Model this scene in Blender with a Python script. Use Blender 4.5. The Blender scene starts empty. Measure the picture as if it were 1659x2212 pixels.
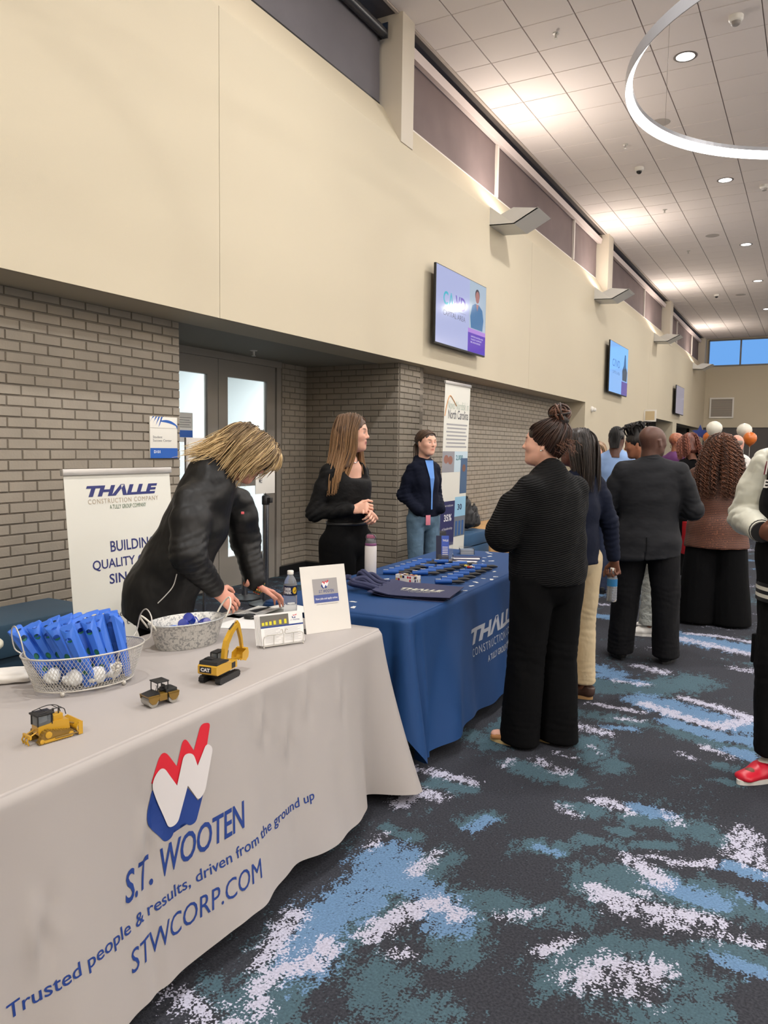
import bpy, bmesh, math, random
import numpy as np
from mathutils import Vector, Matrix

# ------------------------------------------------------------------ camera
CAM_H = 1.54
FPX, IMG_W, IMG_H = 1656.83, 1659, 2212
YAW, PITCH, ROLL = math.radians(29.136), math.radians(-4.725), math.radians(0.806)
_f = np.array([-math.sin(YAW)*math.cos(PITCH), math.cos(YAW)*math.cos(PITCH), math.sin(PITCH)])
_r0 = np.array([math.cos(YAW), math.sin(YAW), 0.0]); _u0 = np.cross(_r0, _f)
_r = _r0*math.cos(ROLL) + _u0*math.sin(ROLL); _u = -_r0*math.sin(ROLL) + _u0*math.cos(ROLL)
scene = bpy.context.scene
col = scene.collection
cd = bpy.data.cameras.new('camera'); cam = bpy.data.objects.new('camera', cd); col.objects.link(cam)
cd.sensor_fit = 'VERTICAL'; cd.sensor_height = 36.0; cd.lens = FPX/IMG_H*36.0
cd.clip_start = 0.05; cd.clip_end = 200
cam.matrix_world = Matrix(((_r[0], _u[0], -_f[0], 0), (_r[1], _u[1], -_f[1], 0), (_r[2], _u[2], -_f[2], CAM_H), (0, 0, 0, 1)))
scene.camera = cam

# ------------------------------------------------------------------ world, exposure
world = bpy.data.worlds.new('world'); scene.world = world; world.use_nodes = True
bg = world.node_tree.nodes['Background']
bg.inputs[0].default_value = (0.19, 0.45, 0.95, 1); bg.inputs[1].default_value = 0.85
scene.view_settings.view_transform = 'Standard'; scene.view_settings.look = 'None'
scene.view_settings.exposure = 0.13; scene.view_settings.gamma = 1.0
scene.view_settings.use_curve_mapping = False
scene.cycles.use_denoising = True
scene.cycles.max_bounces = 7; scene.cycles.diffuse_bounces = 4; scene.cycles.glossy_bounces = 3
scene.cycles.transmission_bounces = 5; scene.cycles.transparent_max_bounces = 6
scene.cycles.caustics_reflective = False; scene.cycles.caustics_refractive = False
scene.cycles.sample_clamp_indirect = 6.0

Z_CEIL = 6.203
WARM = (1.0, 0.92, 0.82); NEUT = (1.0, 0.975, 0.95)
def area(name, loc, size, power, color=NEUT, rot=(0, 0, 0), sy=None, shape='DISK', spread=None):
    l = bpy.data.lights.new(name, 'AREA'); l.shape = shape; l.size = size
    if sy: l.shape = 'RECTANGLE'; l.size_y = sy
    l.energy = power; l.color = color
    if spread: l.spread = spread
    o = bpy.data.objects.new(name, l); o.location = loc; o.rotation_euler = rot; col.objects.link(o)
    return o
# recessed downlights: light discs in every second row of the hall's ceiling (positions used again for the fittings)
DOWNLIGHTS = [(-1.57, y) for y in (-3.6, 0.9, 5.35, 9.97, 14.65, 19.27, 23.4, 28.0)] + \
             [(2.55, y) for y in (-3.6, 0.9, 5.35, 9.97, 14.65, 19.27, 23.4, 28.0)] + \
             [(6.6, y) for y in (-3.6, 0.9, 5.35, 9.97, 14.65, 19.27, 23.4, 28.0)]
for x, y in DOWNLIGHTS:
    area('downlight_light', (x, y, Z_CEIL-0.03), 0.25, 100 if y < 12 else 70, NEUT)
# warm light thrown on the ceiling by the left wall's wedge fittings
SCONCE_Y = [-2.6, 3.4, 10.2, 16.0, 22.7, 30.6]
for y in SCONCE_Y:
    area('wall_uplight_light', (-3.86, y+0.28, 4.84), 0.16, 30, (1.0, 0.90, 0.80), (math.pi, math.radians(14), 0), sy=0.5)
    area('wall_uplight_light', (8.4, y+0.28, 4.84), 0.3, 260, (1.0, 0.95, 0.92), (math.pi, 0, 0), sy=1.2)  # unseen fill uplights along the right wall, added to brighten the ceiling
# lamps of the office behind the glass doors
area('office_light', (-6.9, 5.6, 2.75), 1.0, 85, (0.93, 0.97, 1.0), sy=2.0)
area('office_light', (-6.2, 7.6, 2.75), 0.6, 110, (0.95, 0.98, 1.0), sy=1.0)

# ------------------------------------------------------------------ pixel <-> place
def ray(px, py):
    return _f*FPX + _r*(px-IMG_W/2) - _u*(py-IMG_H/2)
def onz(px, py, z):
    d = ray(px, py); return np.array([0, 0, CAM_H]) + d*((z-CAM_H)/d[2])
def onx(px, py, x):
    d = ray(px, py); return np.array([0, 0, CAM_H]) + d*(x/d[0])
def ony(px, py, y):
    d = ray(px, py); return np.array([0, 0, CAM_H]) + d*(y/d[1])
def atd(px, py, dep):
    return np.array([0, 0, CAM_H]) + ray(px, py)*(dep/FPX)

# ------------------------------------------------------------------ materials
MATS = {}
def mat(name, c, rough=0.6, metal=0.0, spec=0.5, trans=0.0, ior=1.45, emit=None, estr=0.0, bump=None, var=None, sheen=0.0, coat=0.0, alpha=1.0):
    """bump=(scale, strength, distance[, stretch]); var=(scale, amount)"""
    if name in MATS: return MATS[name]
    m = bpy.data.materials.new(name); m.use_nodes = True; nt = m.node_tree; N = nt.nodes; L = nt.links
    b = N['Principled BSDF']
    b.inputs['Base Color'].default_value = (*c, 1); b.inputs['Roughness'].default_value = rough
    b.inputs['Metallic'].default_value = metal; b.inputs['Specular IOR Level'].default_value = spec
    b.inputs['Transmission Weight'].default_value = trans; b.inputs['IOR'].default_value = ior
    b.inputs['Sheen Weight'].default_value = sheen; b.inputs['Coat Weight'].default_value = coat
    b.inputs['Alpha'].default_value = alpha
    if emit:
        b.inputs['Emission Color'].default_value = (*emit, 1); b.inputs['Emission Strength'].default_value = estr
    tc = None
    if bump or var:
        tc = N.new('ShaderNodeTexCoord')
    if bump:
        mp = N.new('ShaderNodeMapping'); L.new(tc.outputs['Object'], mp.inputs[0])
        if len(bump) > 3: mp.inputs['Scale'].default_value = bump[3]
        nz = N.new('ShaderNodeTexNoise'); nz.inputs['Scale'].default_value = bump[0]; nz.inputs['Detail'].default_value = 3
        L.new(mp.outputs[0], nz.inputs[0])
        bp = N.new('ShaderNodeBump'); bp.inputs['Strength'].default_value = bump[1]; bp.inputs['Distance'].default_value = bump[2]
        L.new(nz.outputs[0], bp.inputs['Height']); L.new(bp.outputs[0], b.inputs['Normal'])
    if var:
        nv = N.new('ShaderNodeTexNoise'); nv.inputs['Scale'].default_value = var[0]; nv.inputs['Detail'].default_value = 4
        L.new(tc.outputs['Object'], nv.inputs[0])
        mr = N.new('ShaderNodeMapRange'); mr.inputs[1].default_value = 0.3; mr.inputs[2].default_value = 0.7
        mr.inputs[3].default_value = 1-var[1]; mr.inputs[4].default_value = 1+var[1]
        L.new(nv.outputs[0], mr.inputs[0])
        mx = N.new('ShaderNodeVectorMath'); mx.operation = 'SCALE'; mx.inputs[0].default_value = c
        L.new(mr.outputs[0], mx.inputs['Scale']); L.new(mx.outputs[0], b.inputs['Base Color'])
    MATS[name] = m
    return m
def attr_mat(name, rough=0.6, spec=0.5, bump=None, sheen=0.0, metal=0.0, sss=0.0, strand=False):
    """base colour from the mesh attribute 'paint'"""
    if name in MATS: return MATS[name]
    m = mat(name, (0.5, 0.5, 0.5), rough, metal, spec, bump=bump, sheen=sheen)
    nt = m.node_tree; a = nt.nodes.new('ShaderNodeAttribute'); a.attribute_name = 'paint'
    b = nt.nodes['Principled BSDF']
    nt.links.new(a.outputs['Color'], b.inputs['Base Color'])
    if sss:
        b.inputs['Subsurface Weight'].default_value = sss; b.inputs['Subsurface Scale'].default_value = 0.01
        b.inputs['Subsurface Radius'].default_value = (1.0, 0.35, 0.2)
    return m
def srgb(r, g, b):
    f = lambda v: (v/255/12.92) if v <= 10 else ((v/255+0.055)/1.055)**2.4
    return (f(r), f(g), f(b))

# ------------------------------------------------------------------ objects
def tag(o, label=None, cat=None, group=None, kind=None):
    if label: o['label'] = label
    if cat: o['category'] = cat
    if group: o['group'] = group
    if kind: o['kind'] = kind
    return o
def empty(name, loc=(0, 0, 0), rz=0.0, label=None, cat=None, group=None):
    o = bpy.data.objects.new(name, None); o.location = tuple(float(v) for v in loc); o.rotation_euler = (0, 0, rz); o.empty_display_size = 0.1
    col.objects.link(o); return tag(o, label, cat, group)
def mesh_obj(name, V, F, m, parent=None, smooth=False, paint=None, label=None):
    me = bpy.data.meshes.new(name)
    V = np.asarray(V, dtype=np.float64).reshape(-1, 3)
    if isinstance(F, np.ndarray):
        F = F.tolist()
    me.from_pydata(V.tolist(), [], F); me.update()
    if smooth: me.shade_smooth()
    if paint is not None:
        ca = me.color_attributes.new('paint', 'FLOAT_COLOR', 'POINT')
        pc = np.ones((len(V), 4), dtype=np.float32); pc[:, :3] = paint
        ca.data.foreach_set('color', pc.ravel())
    if m is not None:
        for mm in (m if isinstance(m, (list, tuple)) else [m]): me.materials.append(mm)
    o = bpy.data.objects.new(name, me); col.objects.link(o)
    if parent is not None: o.parent = parent
    if label: o['label'] = label
    return o
class MB:
    """collects shapes, builds ONE mesh object"""
    def __init__(s): s.V = []; s.F = []; s.S = []; s.M = []; s.n = 0; s.mi = 0
    def add(s, V, F, smooth=False):
        V = np.asarray(V, float).reshape(-1, 3); s.V.append(V)
        s.F += [tuple(int(i)+s.n for i in f) for f in F]; s.S += [smooth]*len(F); s.M += [s.mi]*len(F); s.n += len(V); return s
    def mat(s, i): s.mi = i; return s
    def box(s, lo, hi, M=None, bev=0.0):
        x0, y0, z0 = lo; x1, y1, z1 = hi
        if bev > 0:
            bm = bmesh.new(); bmesh.ops.create_cube(bm, size=1.0)
            for v in bm.verts: v.co = Vector((x0+(v.co.x+.5)*(x1-x0), y0+(v.co.y+.5)*(y1-y0), z0+(v.co.z+.5)*(z1-z0)))
            bmesh.ops.bevel(bm, geom=bm.edges[:], offset=bev, segments=2, profile=0.6, affect='EDGES')
            V = [v.co[:] for v in bm.verts]; F = [[v.index for v in f.verts] for f in bm.faces]; bm.free()
        else:
            V = [(x0, y0, z0), (x1, y0, z0), (x1, y1, z0), (x0, y1, z0), (x0, y0, z1), (x1, y0, z1), (x1, y1, z1), (x0, y1, z1)]
            F = [(0, 3, 2, 1), (4, 5, 6, 7), (0, 1, 5, 4), (1, 2, 6, 5), (2, 3, 7, 6), (3, 0, 4, 7)]
        return s.add(xf(V, M), F, bev > 0)
    def tube(s, pts, r, n=8, closed=False, caps=True, flat=None):
        V, F = tube_geo(pts, r, n, closed, caps, flat); return s.add(V, F, True)
    def lathe(s, prof, n=24, M=None, caps=True, sx=1, sy=1):
        V = []; F = []
        for (r, z) in prof:
            for i in range(n):
                a = 2*math.pi*i/n; V.append((r*math.cos(a)*sx, r*math.sin(a)*sy, z))
        for j in range(len(prof)-1):
            for i in range(n):
                k = (i+1) % n; F.append((j*n+i, j*n+k, (j+1)*n+k, (j+1)*n+i))
        if caps:
            F.append(tuple(range(n-1, -1, -1))); F.append(tuple((len(prof)-1)*n+i for i in range(n)))
        return s.add(xf(V, M), F, True)
    def prism(s, poly, d0, d1, M=None, smooth=False):
        """poly in local xy, extruded z d0..d1"""
        n = len(poly); V = [(x, y, d0) for x, y in poly]+[(x, y, d1) for x, y in poly]
        F = [tuple(range(n-1, -1, -1)), tuple(range(n, 2*n))]+[(i, (i+1) % n, n+(i+1) % n, n+i) for i in range(n)]
        return s.add(xf(V, M), F, smooth)
    def sphere(s, c, r, n=16, M=None, sc=(1, 1, 1)):
        V = []; F = []; m = n//2
        for j in range(m+1):
            t = math.pi*j/m
            for i in range(n):
                a = 2*math.pi*i/n
                V.append((c[0]+r*sc[0]*math.sin(t)*math.cos(a), c[1]+r*sc[1]*math.sin(t)*math.sin(a), c[2]-r*sc[2]*math.cos(t)))
        for j in range(m):
            for i in range(n):
                k = (i+1) % n; F.append((j*n+i, j*n+k, (j+1)*n+k, (j+1)*n+i))
        return s.add(xf(V, M), F, True)
    def build(s, name, m, parent=None, label=None):
        o = mesh_obj(name, np.concatenate(s.V), s.F, m, parent, label=label)
        o.data.polygons.foreach_set('use_smooth', s.S); o.data.polygons.foreach_set('material_index', s.M)
        if any(s.S):
            try:
                o.data.set_sharp_from_angle(angle=math.radians(50))
            except Exception:
                pass
        return o
def xf(V, M):
    V = np.asarray(V, float)
    if M is None: return V
    M = np.array(M); return V @ M[:3, :3].T + M[:3, 3]
def TR(x=0, y=0, z=0, rz=0, rx=0, ry=0, s=1.0):
    return Matrix.Translation((x, y, z)) @ Matrix.Rotation(rz, 4, 'Z') @ Matrix.Rotation(ry, 4, 'Y') @ Matrix.Rotation(rx, 4, 'X') @ Matrix.Scale(s, 4)
def tube_geo(pts, r, n=8, closed=False, caps=True, flat=None):
    P = np.asarray(pts, float); m = len(P)
    R = np.full(m, r, float) if np.isscalar(r) else np.asarray(r, float)
    T = np.gradient(P, axis=0) if not closed else (np.roll(P, -1, 0)-np.roll(P, 1, 0))
    T /= np.linalg.norm(T, axis=1)[:, None]+1e-12
    up = np.array([0, 0, 1.0]) if abs(T[0][2]) < 0.9 else np.array([1.0, 0, 0])
    if flat is not None: up = np.asarray(flat, float)
    a = np.cross(T[0], up); a /= np.linalg.norm(a)+1e-12; A = [a]
    for i in range(1, m):
        a = A[-1]-T[i]*np.dot(A[-1], T[i]); a /= np.linalg.norm(a)+1e-12; A.append(a)
    A = np.array(A); B = np.cross(T, A)
    th = np.arange(n)*2*math.pi/n
    V = (P[:, None, :] + R[:, None, None]*(np.cos(th)[None, :, None]*A[:, None, :] + np.sin(th)[None, :, None]*B[:, None, :])).reshape(-1, 3)
    F = []
    mm = m if closed else m-1
    for j in range(mm):
        j2 = (j+1) % m
        for i in range(n):
            k = (i+1) % n; F.append((j*n+i, j*n+k, j2*n+k, j2*n+i))
    if caps and not closed:
        F.append(tuple(range(n-1, -1, -1))); F.append(tuple((m-1)*n+i for i in range(n)))
    return V, F
def spline(pts, n=8):
    """Catmull-Rom through points"""
    P = np.asarray(pts, float); P = np.vstack([2*P[0]-P[1], P, 2*P[-1]-P[-2]]); out = []
    for i in range(1, len(P)-2):
        for t in np.linspace(0, 1, n, endpoint=False):
            a, b, c, d = P[i-1], P[i], P[i+1], P[i+2]
            out.append(0.5*((2*b)+(-a+c)*t+(2*a-5*b+4*c-d)*t*t+(-a+3*b-3*c+d)*t**3))
    out.append(P[-2]); return np.array(out)

# ------------------------------------------------------------------ lettering
def text_geo(body, bold=0.0, shear=0.0, spacing=1.0, cut=0.0, line=1.0, align='LEFT'):
    c = bpy.data.curves.new('t', 'FONT'); c.body = body; c.offset = bold; c.shear = shear; c.space_character = spacing
    c.size = 1.0; c.resolution_u = 3; c.space_line = line; c.align_x = align
    o = bpy.data.objects.new('t', c); col.objects.link(o)
    dg = bpy.context.evaluated_depsgraph_get(); dg.update()
    me = bpy.data.meshes.new_from_object(o.evaluated_get(dg))
    bpy.data.objects.remove(o); bpy.data.curves.remove(c)
    bm = bmesh.new(); bm.from_mesh(me); bpy.data.meshes.remove(me)
    if cut and len(bm.verts):
        xs = [v.co.x for v in bm.verts]; ys = [v.co.y for v in bm.verts]
        for k in np.arange(min(xs), max(xs), cut):
            bmesh.ops.bisect_plane(bm, geom=bm.verts[:]+bm.edges[:]+bm.faces[:], plane_co=(float(k), 0, 0), plane_no=(1, 0, 0))
        for k in np.arange(min(ys), max(ys), cut):
            bmesh.ops.bisect_plane(bm, geom=bm.verts[:]+bm.edges[:]+bm.faces[:], plane_co=(0, float(k), 0), plane_no=(0, 1, 0))
    V = np.array([v.co[:] for v in bm.verts]); bm.verts.index_update(); F = [[v.index for v in f.verts] for f in bm.faces]; bm.free()
    return V, F
def lettering(mb, body, x0, x1, y0, y1, mp, **kw):
    """fit text into box x0..x1, y0..y1 of a 2-D sheet; mp maps (n,2)->(n,3)"""
    V, F = text_geo(body, **kw)
    if not len(V): return
    lo, hi = V.min(0), V.max(0)
    u = x0+(V[:, 0]-lo[0])/(hi[0]-lo[0])*(x1-x0)
    v = y0+(V[:, 1]-lo[1])/max(hi[1]-lo[1], 1e-6)*(y1-y0)
    mb.add(mp(np.stack([u, v], 1)), F)
def sheet(o, U, V, off=0.001):
    o = np.array(o, float); U = np.array(U, float); V = np.array(V, float); n = np.cross(U, V); n /= np.linalg.norm(n)
    return lambda q: o + q[:, :1]*U + q[:, 1:2]*V + n*off
def poly2(mb, pts, mp, cut=None):
    """flat polygon in sheet coords"""
    if cut:
        bm = bmesh.new(); f = bm.faces.new([bm.verts.new((x, y, 0)) for x, y in pts]); bmesh.ops.triangulate(bm, faces=[f])
        xs = [p[0] for p in pts]; ys = [p[1] for p in pts]
        for k in np.arange(min(xs), max(xs), cut):
            bmesh.ops.bisect_plane(bm, geom=bm.verts[:]+bm.edges[:]+bm.faces[:], plane_co=(float(k), 0, 0), plane_no=(1, 0, 0))
        for k in np.arange(min(ys), max(ys), cut):
            bmesh.ops.bisect_plane(bm, geom=bm.verts[:]+bm.edges[:]+bm.faces[:], plane_co=(0, float(k), 0), plane_no=(0, 1, 0))
        bm.verts.index_update(); V = np.array([v.co[:] for v in bm.verts]); F = [[v.index for v in f.verts] for f in bm.faces]; bm.free()
        mb.add(mp(V[:, :2]), F)
    else:
        mb.add(mp(np.array(pts, float)), [tuple(range(len(pts)))])
def rect2(x0, x1, y0, y1): return [(x0, y0), (x1, y0), (x1, y1), (x0, y1)]
def disc2(cx, cy, rx, ry=None, n=20, a0=0, a1=2*math.pi):
    ry = ry or rx; return [(cx+rx*math.cos(a), cy+ry*math.sin(a)) for a in np.linspace(a0, a1, n, endpoint=(a1-a0 < 6.2))]

# ------------------------------------------------------------------ implicit surfaces (bodies, clothes)
def nse(P, f=1.0, seed=0, oct=3):
    """smooth pseudo-noise in about -1..1"""
    rs = np.random.RandomState(seed); out = np.zeros(P.shape[0]); amp = 1.0; tot = 0
    Q = P*f
    W = Q + 0.6*np.sin(Q[:, [1, 2, 0]]*1.7+seed)
    for o in range(oct):
        for k in range(3):
            d = rs.normal(size=3); d /= np.linalg.norm(d)
            out += amp*np.sin(W@d*2*math.pi*(1+0.23*k)+rs.uniform(0, 6.28))/3*1.4
        tot += amp; amp *= 0.5; W = W*2.03+1.7
    return out/tot
class SDF:
    def __init__(s, lo, hi, h):
        s.h = h; s.lo = np.array(lo, float)
        s.ax = [np.arange(lo[i], hi[i]+h, h, dtype=np.float32) for i in range(3)]
        s.D = np.full([len(a) for a in s.ax], 0.5, dtype=np.float32)
    def _sub(s, lo, hi):
        sl = []
        for i in range(3):
            a = max(0, int((lo[i]-s.lo[i])/s.h)-1); b = min(len(s.ax[i]), int((hi[i]-s.lo[i])/s.h)+3)
            if b <= a: return None
            sl.append(slice(a, b))
        return tuple(sl)
    def ell(s, a, b, ra, rb=None, k=0.02, side=(1, 0, 0), op='add', cap=None):
        """rounded elliptic cone from a to b; ra, rb = (half size along side, half size across)"""
        a = np.array(a, np.float64); b = np.array(b, np.float64)
        if rb is None: rb = ra
        ra = (ra, ra) if np.isscalar(ra) else ra; rb = (rb, rb) if np.isscalar(rb) else rb
        mg = max(*ra, *rb)+k+2*s.h+0.01
        if cap: mg = max(mg, cap+k+2*s.h)
        sl = s._sub(np.minimum(a, b)-mg, np.maximum(a, b)+mg)
        if sl is None: return s
        X = s.ax[0][sl[0]][:, None, None]; Y = s.ax[1][sl[1]][None, :, None]; Z = s.ax[2][sl[2]][None, None, :]
        w = b-a; L = np.linalg.norm(w)
        if L < 1e-6: w = np.array([0, 0, 1.0]); L = 1e-6
        else: w = w/L
        sd = np.array(side, float); U = sd-w*np.dot(sd, w)
        if np.linalg.norm(U) < 1e-3: sd = np.array([0, 1.0, 0]); U = sd-w*np.dot(sd, w)
        U /= np.linalg.norm(U); Vv = np.cross(w, U)
        px, py, pz = X-a[0], Y-a[1], Z-a[2]
        t = px*w[0]+py*w[1]+pz*w[2]; tc = np.clip(t, 0, L); pw = t-tc; tt = tc/L
        A = ra[0]+(rb[0]-ra[0])*tt; B = ra[1]+(rb[1]-ra[1])*tt; C = np.minimum(A, B) if cap is None else cap
        pu = px*U[0]+py*U[1]+pz*U[2]; pv = px*Vv[0]+py*Vv[1]+pz*Vv[2]
        k0 = np.sqrt((pu/A)**2+(pv/B)**2+(pw/C)**2); k1 = np.sqrt((pu/A**2)**2+(pv/B**2)**2+(pw/C**2)**2)+1e-6
        d = (k0*(k0-1)/k1).astype(np.float32)
        E = s.D[sl]
        if op == 'add':
            hh = np.maximum(k-np.abs(E-d), 0)/k if k > 0 else 0
            s.D[sl] = np.minimum(E, d)-hh*hh*k*0.25
        elif op == 'sub':
            hh = np.maximum(k-np.abs(E+d), 0)/k if k > 0 else 0
            s.D[sl] = np.maximum(E, -d)+hh*hh*k*0.25
        return s
    def ball(s, c, r, k=0.02, op='add', side=(1, 0, 0)):
        r = (r, r, r) if np.isscalar(r) else r
        return s.ell(c, c, (r[0], r[1]), k=k, op=op, side=side, cap=r[2])
    def chain(s, pts, rads, k=0.02, side=(1, 0, 0)):
        for i in range(len(pts)-1): s.ell(pts[i], pts[i+1], rads[i], rads[i+1], k, side)
        return s
    def cut(s, p, n, k=0.0):
        n = np.array(n, float); n /= np.linalg.norm(n)
        d = ((s.ax[0]-p[0])*n[0])[:, None, None]+((s.ax[1]-p[1])*n[1])[None, :, None]+((s.ax[2]-p[2])*n[2])[None, None, :]
        s.D = np.maximum(s.D, d.astype(np.float32)); return s
    def mesh(s, smooth=1):
        D = s.D; ins = D < 0; nx, ny, nz = D.shape
        c = [ins[i:nx-1+i, j:ny-1+j, k:nz-1+k] for i in (0, 1) for j in (0, 1) for k in (0, 1)]
        sm = sum(x.astype(np.int8) for x in c); act = (sm > 0) & (sm < 8)
        idx = np.full(act.shape, -1, np.int64); I = np.argwhere(act); idx[act] = np.arange(len(I))
        acc = np.zeros((len(I), 3)); cnt = np.zeros(len(I))
        off = [(i, j, k) for i in (0, 1) for j in (0, 1) for k in (0, 1)]
        val = {o: D[I[:, 0]+o[0], I[:, 1]+o[1], I[:, 2]+o[2]].astype(float) for o in off}
        for o in off:
            for ax in range(3):
                if o[ax] == 0:
                    q = list(o); q[ax] = 1; q = tuple(q); a, b = val[o], val[q]
                    m = (a < 0) != (b < 0); t = np.where(m, a/(a-b+1e-12), 0)
                    pt = np.tile(np.array(o, float), (len(I), 1)); pt[:, ax] += t
                    acc[m] += pt[m]; cnt[m] += 1
        V = (I+acc/cnt[:, None])*s.h+s.lo
        F = []
        for ax in range(3):
            o1, o2 = [(1, 2), (2, 0), (0, 1)][ax]
            A = ins.take(range(0, ins.shape[ax]-1), ax); B = ins.take(range(1, ins.shape[ax]), ax)
            E = np.argwhere(A != B); E = E[(E[:, o1] > 0) & (E[:, o2] > 0) & (E[:, o1] < D.shape[o1]-1) & (E[:, o2] < D.shape[o2]-1)]
            if not len(E): continue
            e1 = np.zeros(3, int); e1[o1] = 1; e2 = np.zeros(3, int); e2[o2] = 1
            g = lambda Q: idx[Q[:, 0], Q[:, 1], Q[:, 2]]
            q = np.stack([g(E-e1-e2), g(E-e2), g(E), g(E-e1)], 1)
            fl = A[E[:, 0], E[:, 1], E[:, 2]]
            q[~fl] = q[~fl][:, ::-1]; F.append(q)
        F = np.concatenate(F)
        for _ in range(smooth):
            S = np.zeros_like(V); n = np.zeros(len(V))
            for a, b in ((0, 1), (1, 2), (2, 3), (3, 0)):
                np.add.at(S, F[:, a], V[F[:, b]]); np.add.at(S, F[:, b], V[F[:, a]]); np.add.at(n, F[:, a], 1); np.add.at(n, F[:, b], 1)
            V = V*0.5+0.5*S/np.maximum(n, 1)[:, None]
        return V, F
def normals(V, F):
    F = np.asarray(F); n = np.cross(V[F[:, 2]]-V[F[:, 0]], V[F[:, 3]]-V[F[:, 1]]); N = np.zeros_like(V)
    for k in range(4): np.add.at(N, F[:, k], n)
    return N/(np.linalg.norm(N, axis=1)[:, None]+1e-12)

# ================================================================== ROOM
WX = -4.08            # upper wall plane
BX = -4.528           # brick plane
DX = -5.553           # door plane
SOF = 2.532
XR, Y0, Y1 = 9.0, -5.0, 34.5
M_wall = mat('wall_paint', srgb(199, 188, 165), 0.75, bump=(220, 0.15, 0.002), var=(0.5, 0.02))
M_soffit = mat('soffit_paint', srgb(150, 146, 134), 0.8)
M_brick = mat('painted_brick', srgb(147, 138, 125), 0.7, bump=(60, 0.35, 0.004), var=(3, 0.07))
M_mortar = mat('mortar', srgb(118, 110, 100), 0.9, bump=(90, 0.5, 0.004))
M_tile = mat('ceiling_tile', srgb(230, 221, 217), 0.9, bump=(160, 0.2, 0.002))
M_grid = mat('ceiling_grid', srgb(150, 140, 134), 0.8)
M_blind = mat('blind_fabric', srgb(112, 98, 97), 0.8, bump=(300, 0.4, 0.001), var=(1.2, 0.12))
M_blinddark = mat('blind_fabric_near', srgb(100, 97, 102), 0.8, bump=(260, 0.5, 0.001, (1, 1, 4)), var=(2, 0.06))
M_black = mat('black_plastic', (0.012, 0.012, 0.013), 0.45)
M_white = mat('white_plastic', srgb(226, 222, 214), 0.45)
M_trim = mat('white_trim', srgb(222, 214, 206), 0.5)
M_chrome = mat('chrome', srgb(175, 175, 178), 0.22, 1.0)
M_alu = mat('painted_frame', srgb(142, 136, 128), 0.5)
M_glass = mat('glass', (0.93, 0.97, 0.98), 0.02, trans=1.0, ior=1.1)
M_dark = mat('dark_void', (0.02, 0.02, 0.022), 0.9)

def struct(name, mb, m, parent=None):
    o = mb.build(name, m, parent)
    if parent is None: o['kind'] = 'structure'
    return o

# ---- ceiling: lay-in tiles with real gaps
tile = 0.588; gx0 = -3.067; gy0 = 7.89
mb = MB()
xs = [gx0+tile*k for k in range(-2, 22)]; ys = [gy0+tile*k for k in range(-22, 46)]
g = 0.004
for i in range(len(xs)-1):
    for j in range(len(ys)-1):
        xa, xb, ya, yb = max(xs[i], -4.13)+g, min(xs[i+1], XR)-g, max(ys[j], Y0)+g, min(ys[j+1], Y1)-g
        if xb-xa < .03 or yb-ya < .03: continue
        e = 0.004
        V = [(xa, ya, Z_CEIL+.012), (xb, ya, Z_CEIL+.012), (xb, yb, Z_CEIL+.012), (xa, yb, Z_CEIL+.012),
             (xa+e, ya+e, Z_CEIL), (xb-e, ya+e, Z_CEIL), (xb-e, yb-e, Z_CEIL), (xa+e, yb-e, Z_CEIL)]
        mb.add(V, [(4, 7, 6, 5), (0, 4, 5, 1), (1, 5, 6, 2), (2, 6, 7, 3), (3, 7, 4, 0)])
mb.mat(1).add([(-4.13, Y0, Z_CEIL+.010), (XR, Y0, Z_CEIL+.010), (XR, Y1, Z_CEIL+.010), (-4.13, Y1, Z_CEIL+.010)], [(0, 3, 2, 1)])
struct('ceiling', mb, [M_tile, M_grid])
mb = MB(); mb.box((-4.16, Y0, Z_CEIL-.015), (-4.128, Y1, Z_CEIL+.08)); struct('trim_1', mb, mat('ceiling_edge', srgb(190, 178, 168), 0.7))

# ---- left wall, upper part; lower part beyond the recess; joints as real grooves
JO = [4.66, 12.04, 22.2, 30.7]
mb = MB()
edges = [Y0]+JO+[Y1]
for a, b in zip(edges[:-1], edges[1:]):
    mb.box((WX-0.02, a+.0025, SOF), (WX, b-.0025, 4.84))
mb.box((-4.52, Y0, SOF), (WX-0.02, Y1, 4.84))
mb.box((-4.6, 15.6, 0), (WX, 22.2-.0025, SOF))
mb.box((-4.6, 26.6, 0), (WX, 27.4, SOF))
mb.box((-4.6, 33.6, 0), (WX, Y1, SOF))
# sloped sill with a small chamfered lip
mb.prism([(WX, 4.84), (WX-.022, 4.885), (-4.31, 5.262), (-4.52, 5.262), (-4.52, 4.84)], Y0, Y1, Matrix(((1, 0, 0, 0), (0, 0, 1, 0), (0, 1, 0, 0), (0, 0, 0, 1))))
struct('wall_left', mb, M_wall)
mb = MB(); mb.box((WX-.0225, Y0, SOF), (WX-.018, Y1, 4.84)); struct('trim_2', mb, mat('joint_shadow', srgb(120, 108, 92), 0.9))  # darker strip showing in the wall's panel joints
# second recess interior (dark lobby doors)
mb = MB(); mb.box((-5.6, 22.2, 0), (-5.5, 34.7, SOF)); mb.box((-5.5, 33.6, 0), (-4.5, 33.7, SOF)); mb.box((-5.5, 22.1, 0), (-4.6, 22.2, SOF)); struct('wall_recess', mb, mat('recess_grey', srgb(92, 88, 84), 0.8))
mb = MB(); mb.box((-5.7, Y0, SOF), (-4.52, 34.5, SOF+.1)); struct('ceiling_soffit', mb, M_soffit)

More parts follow.
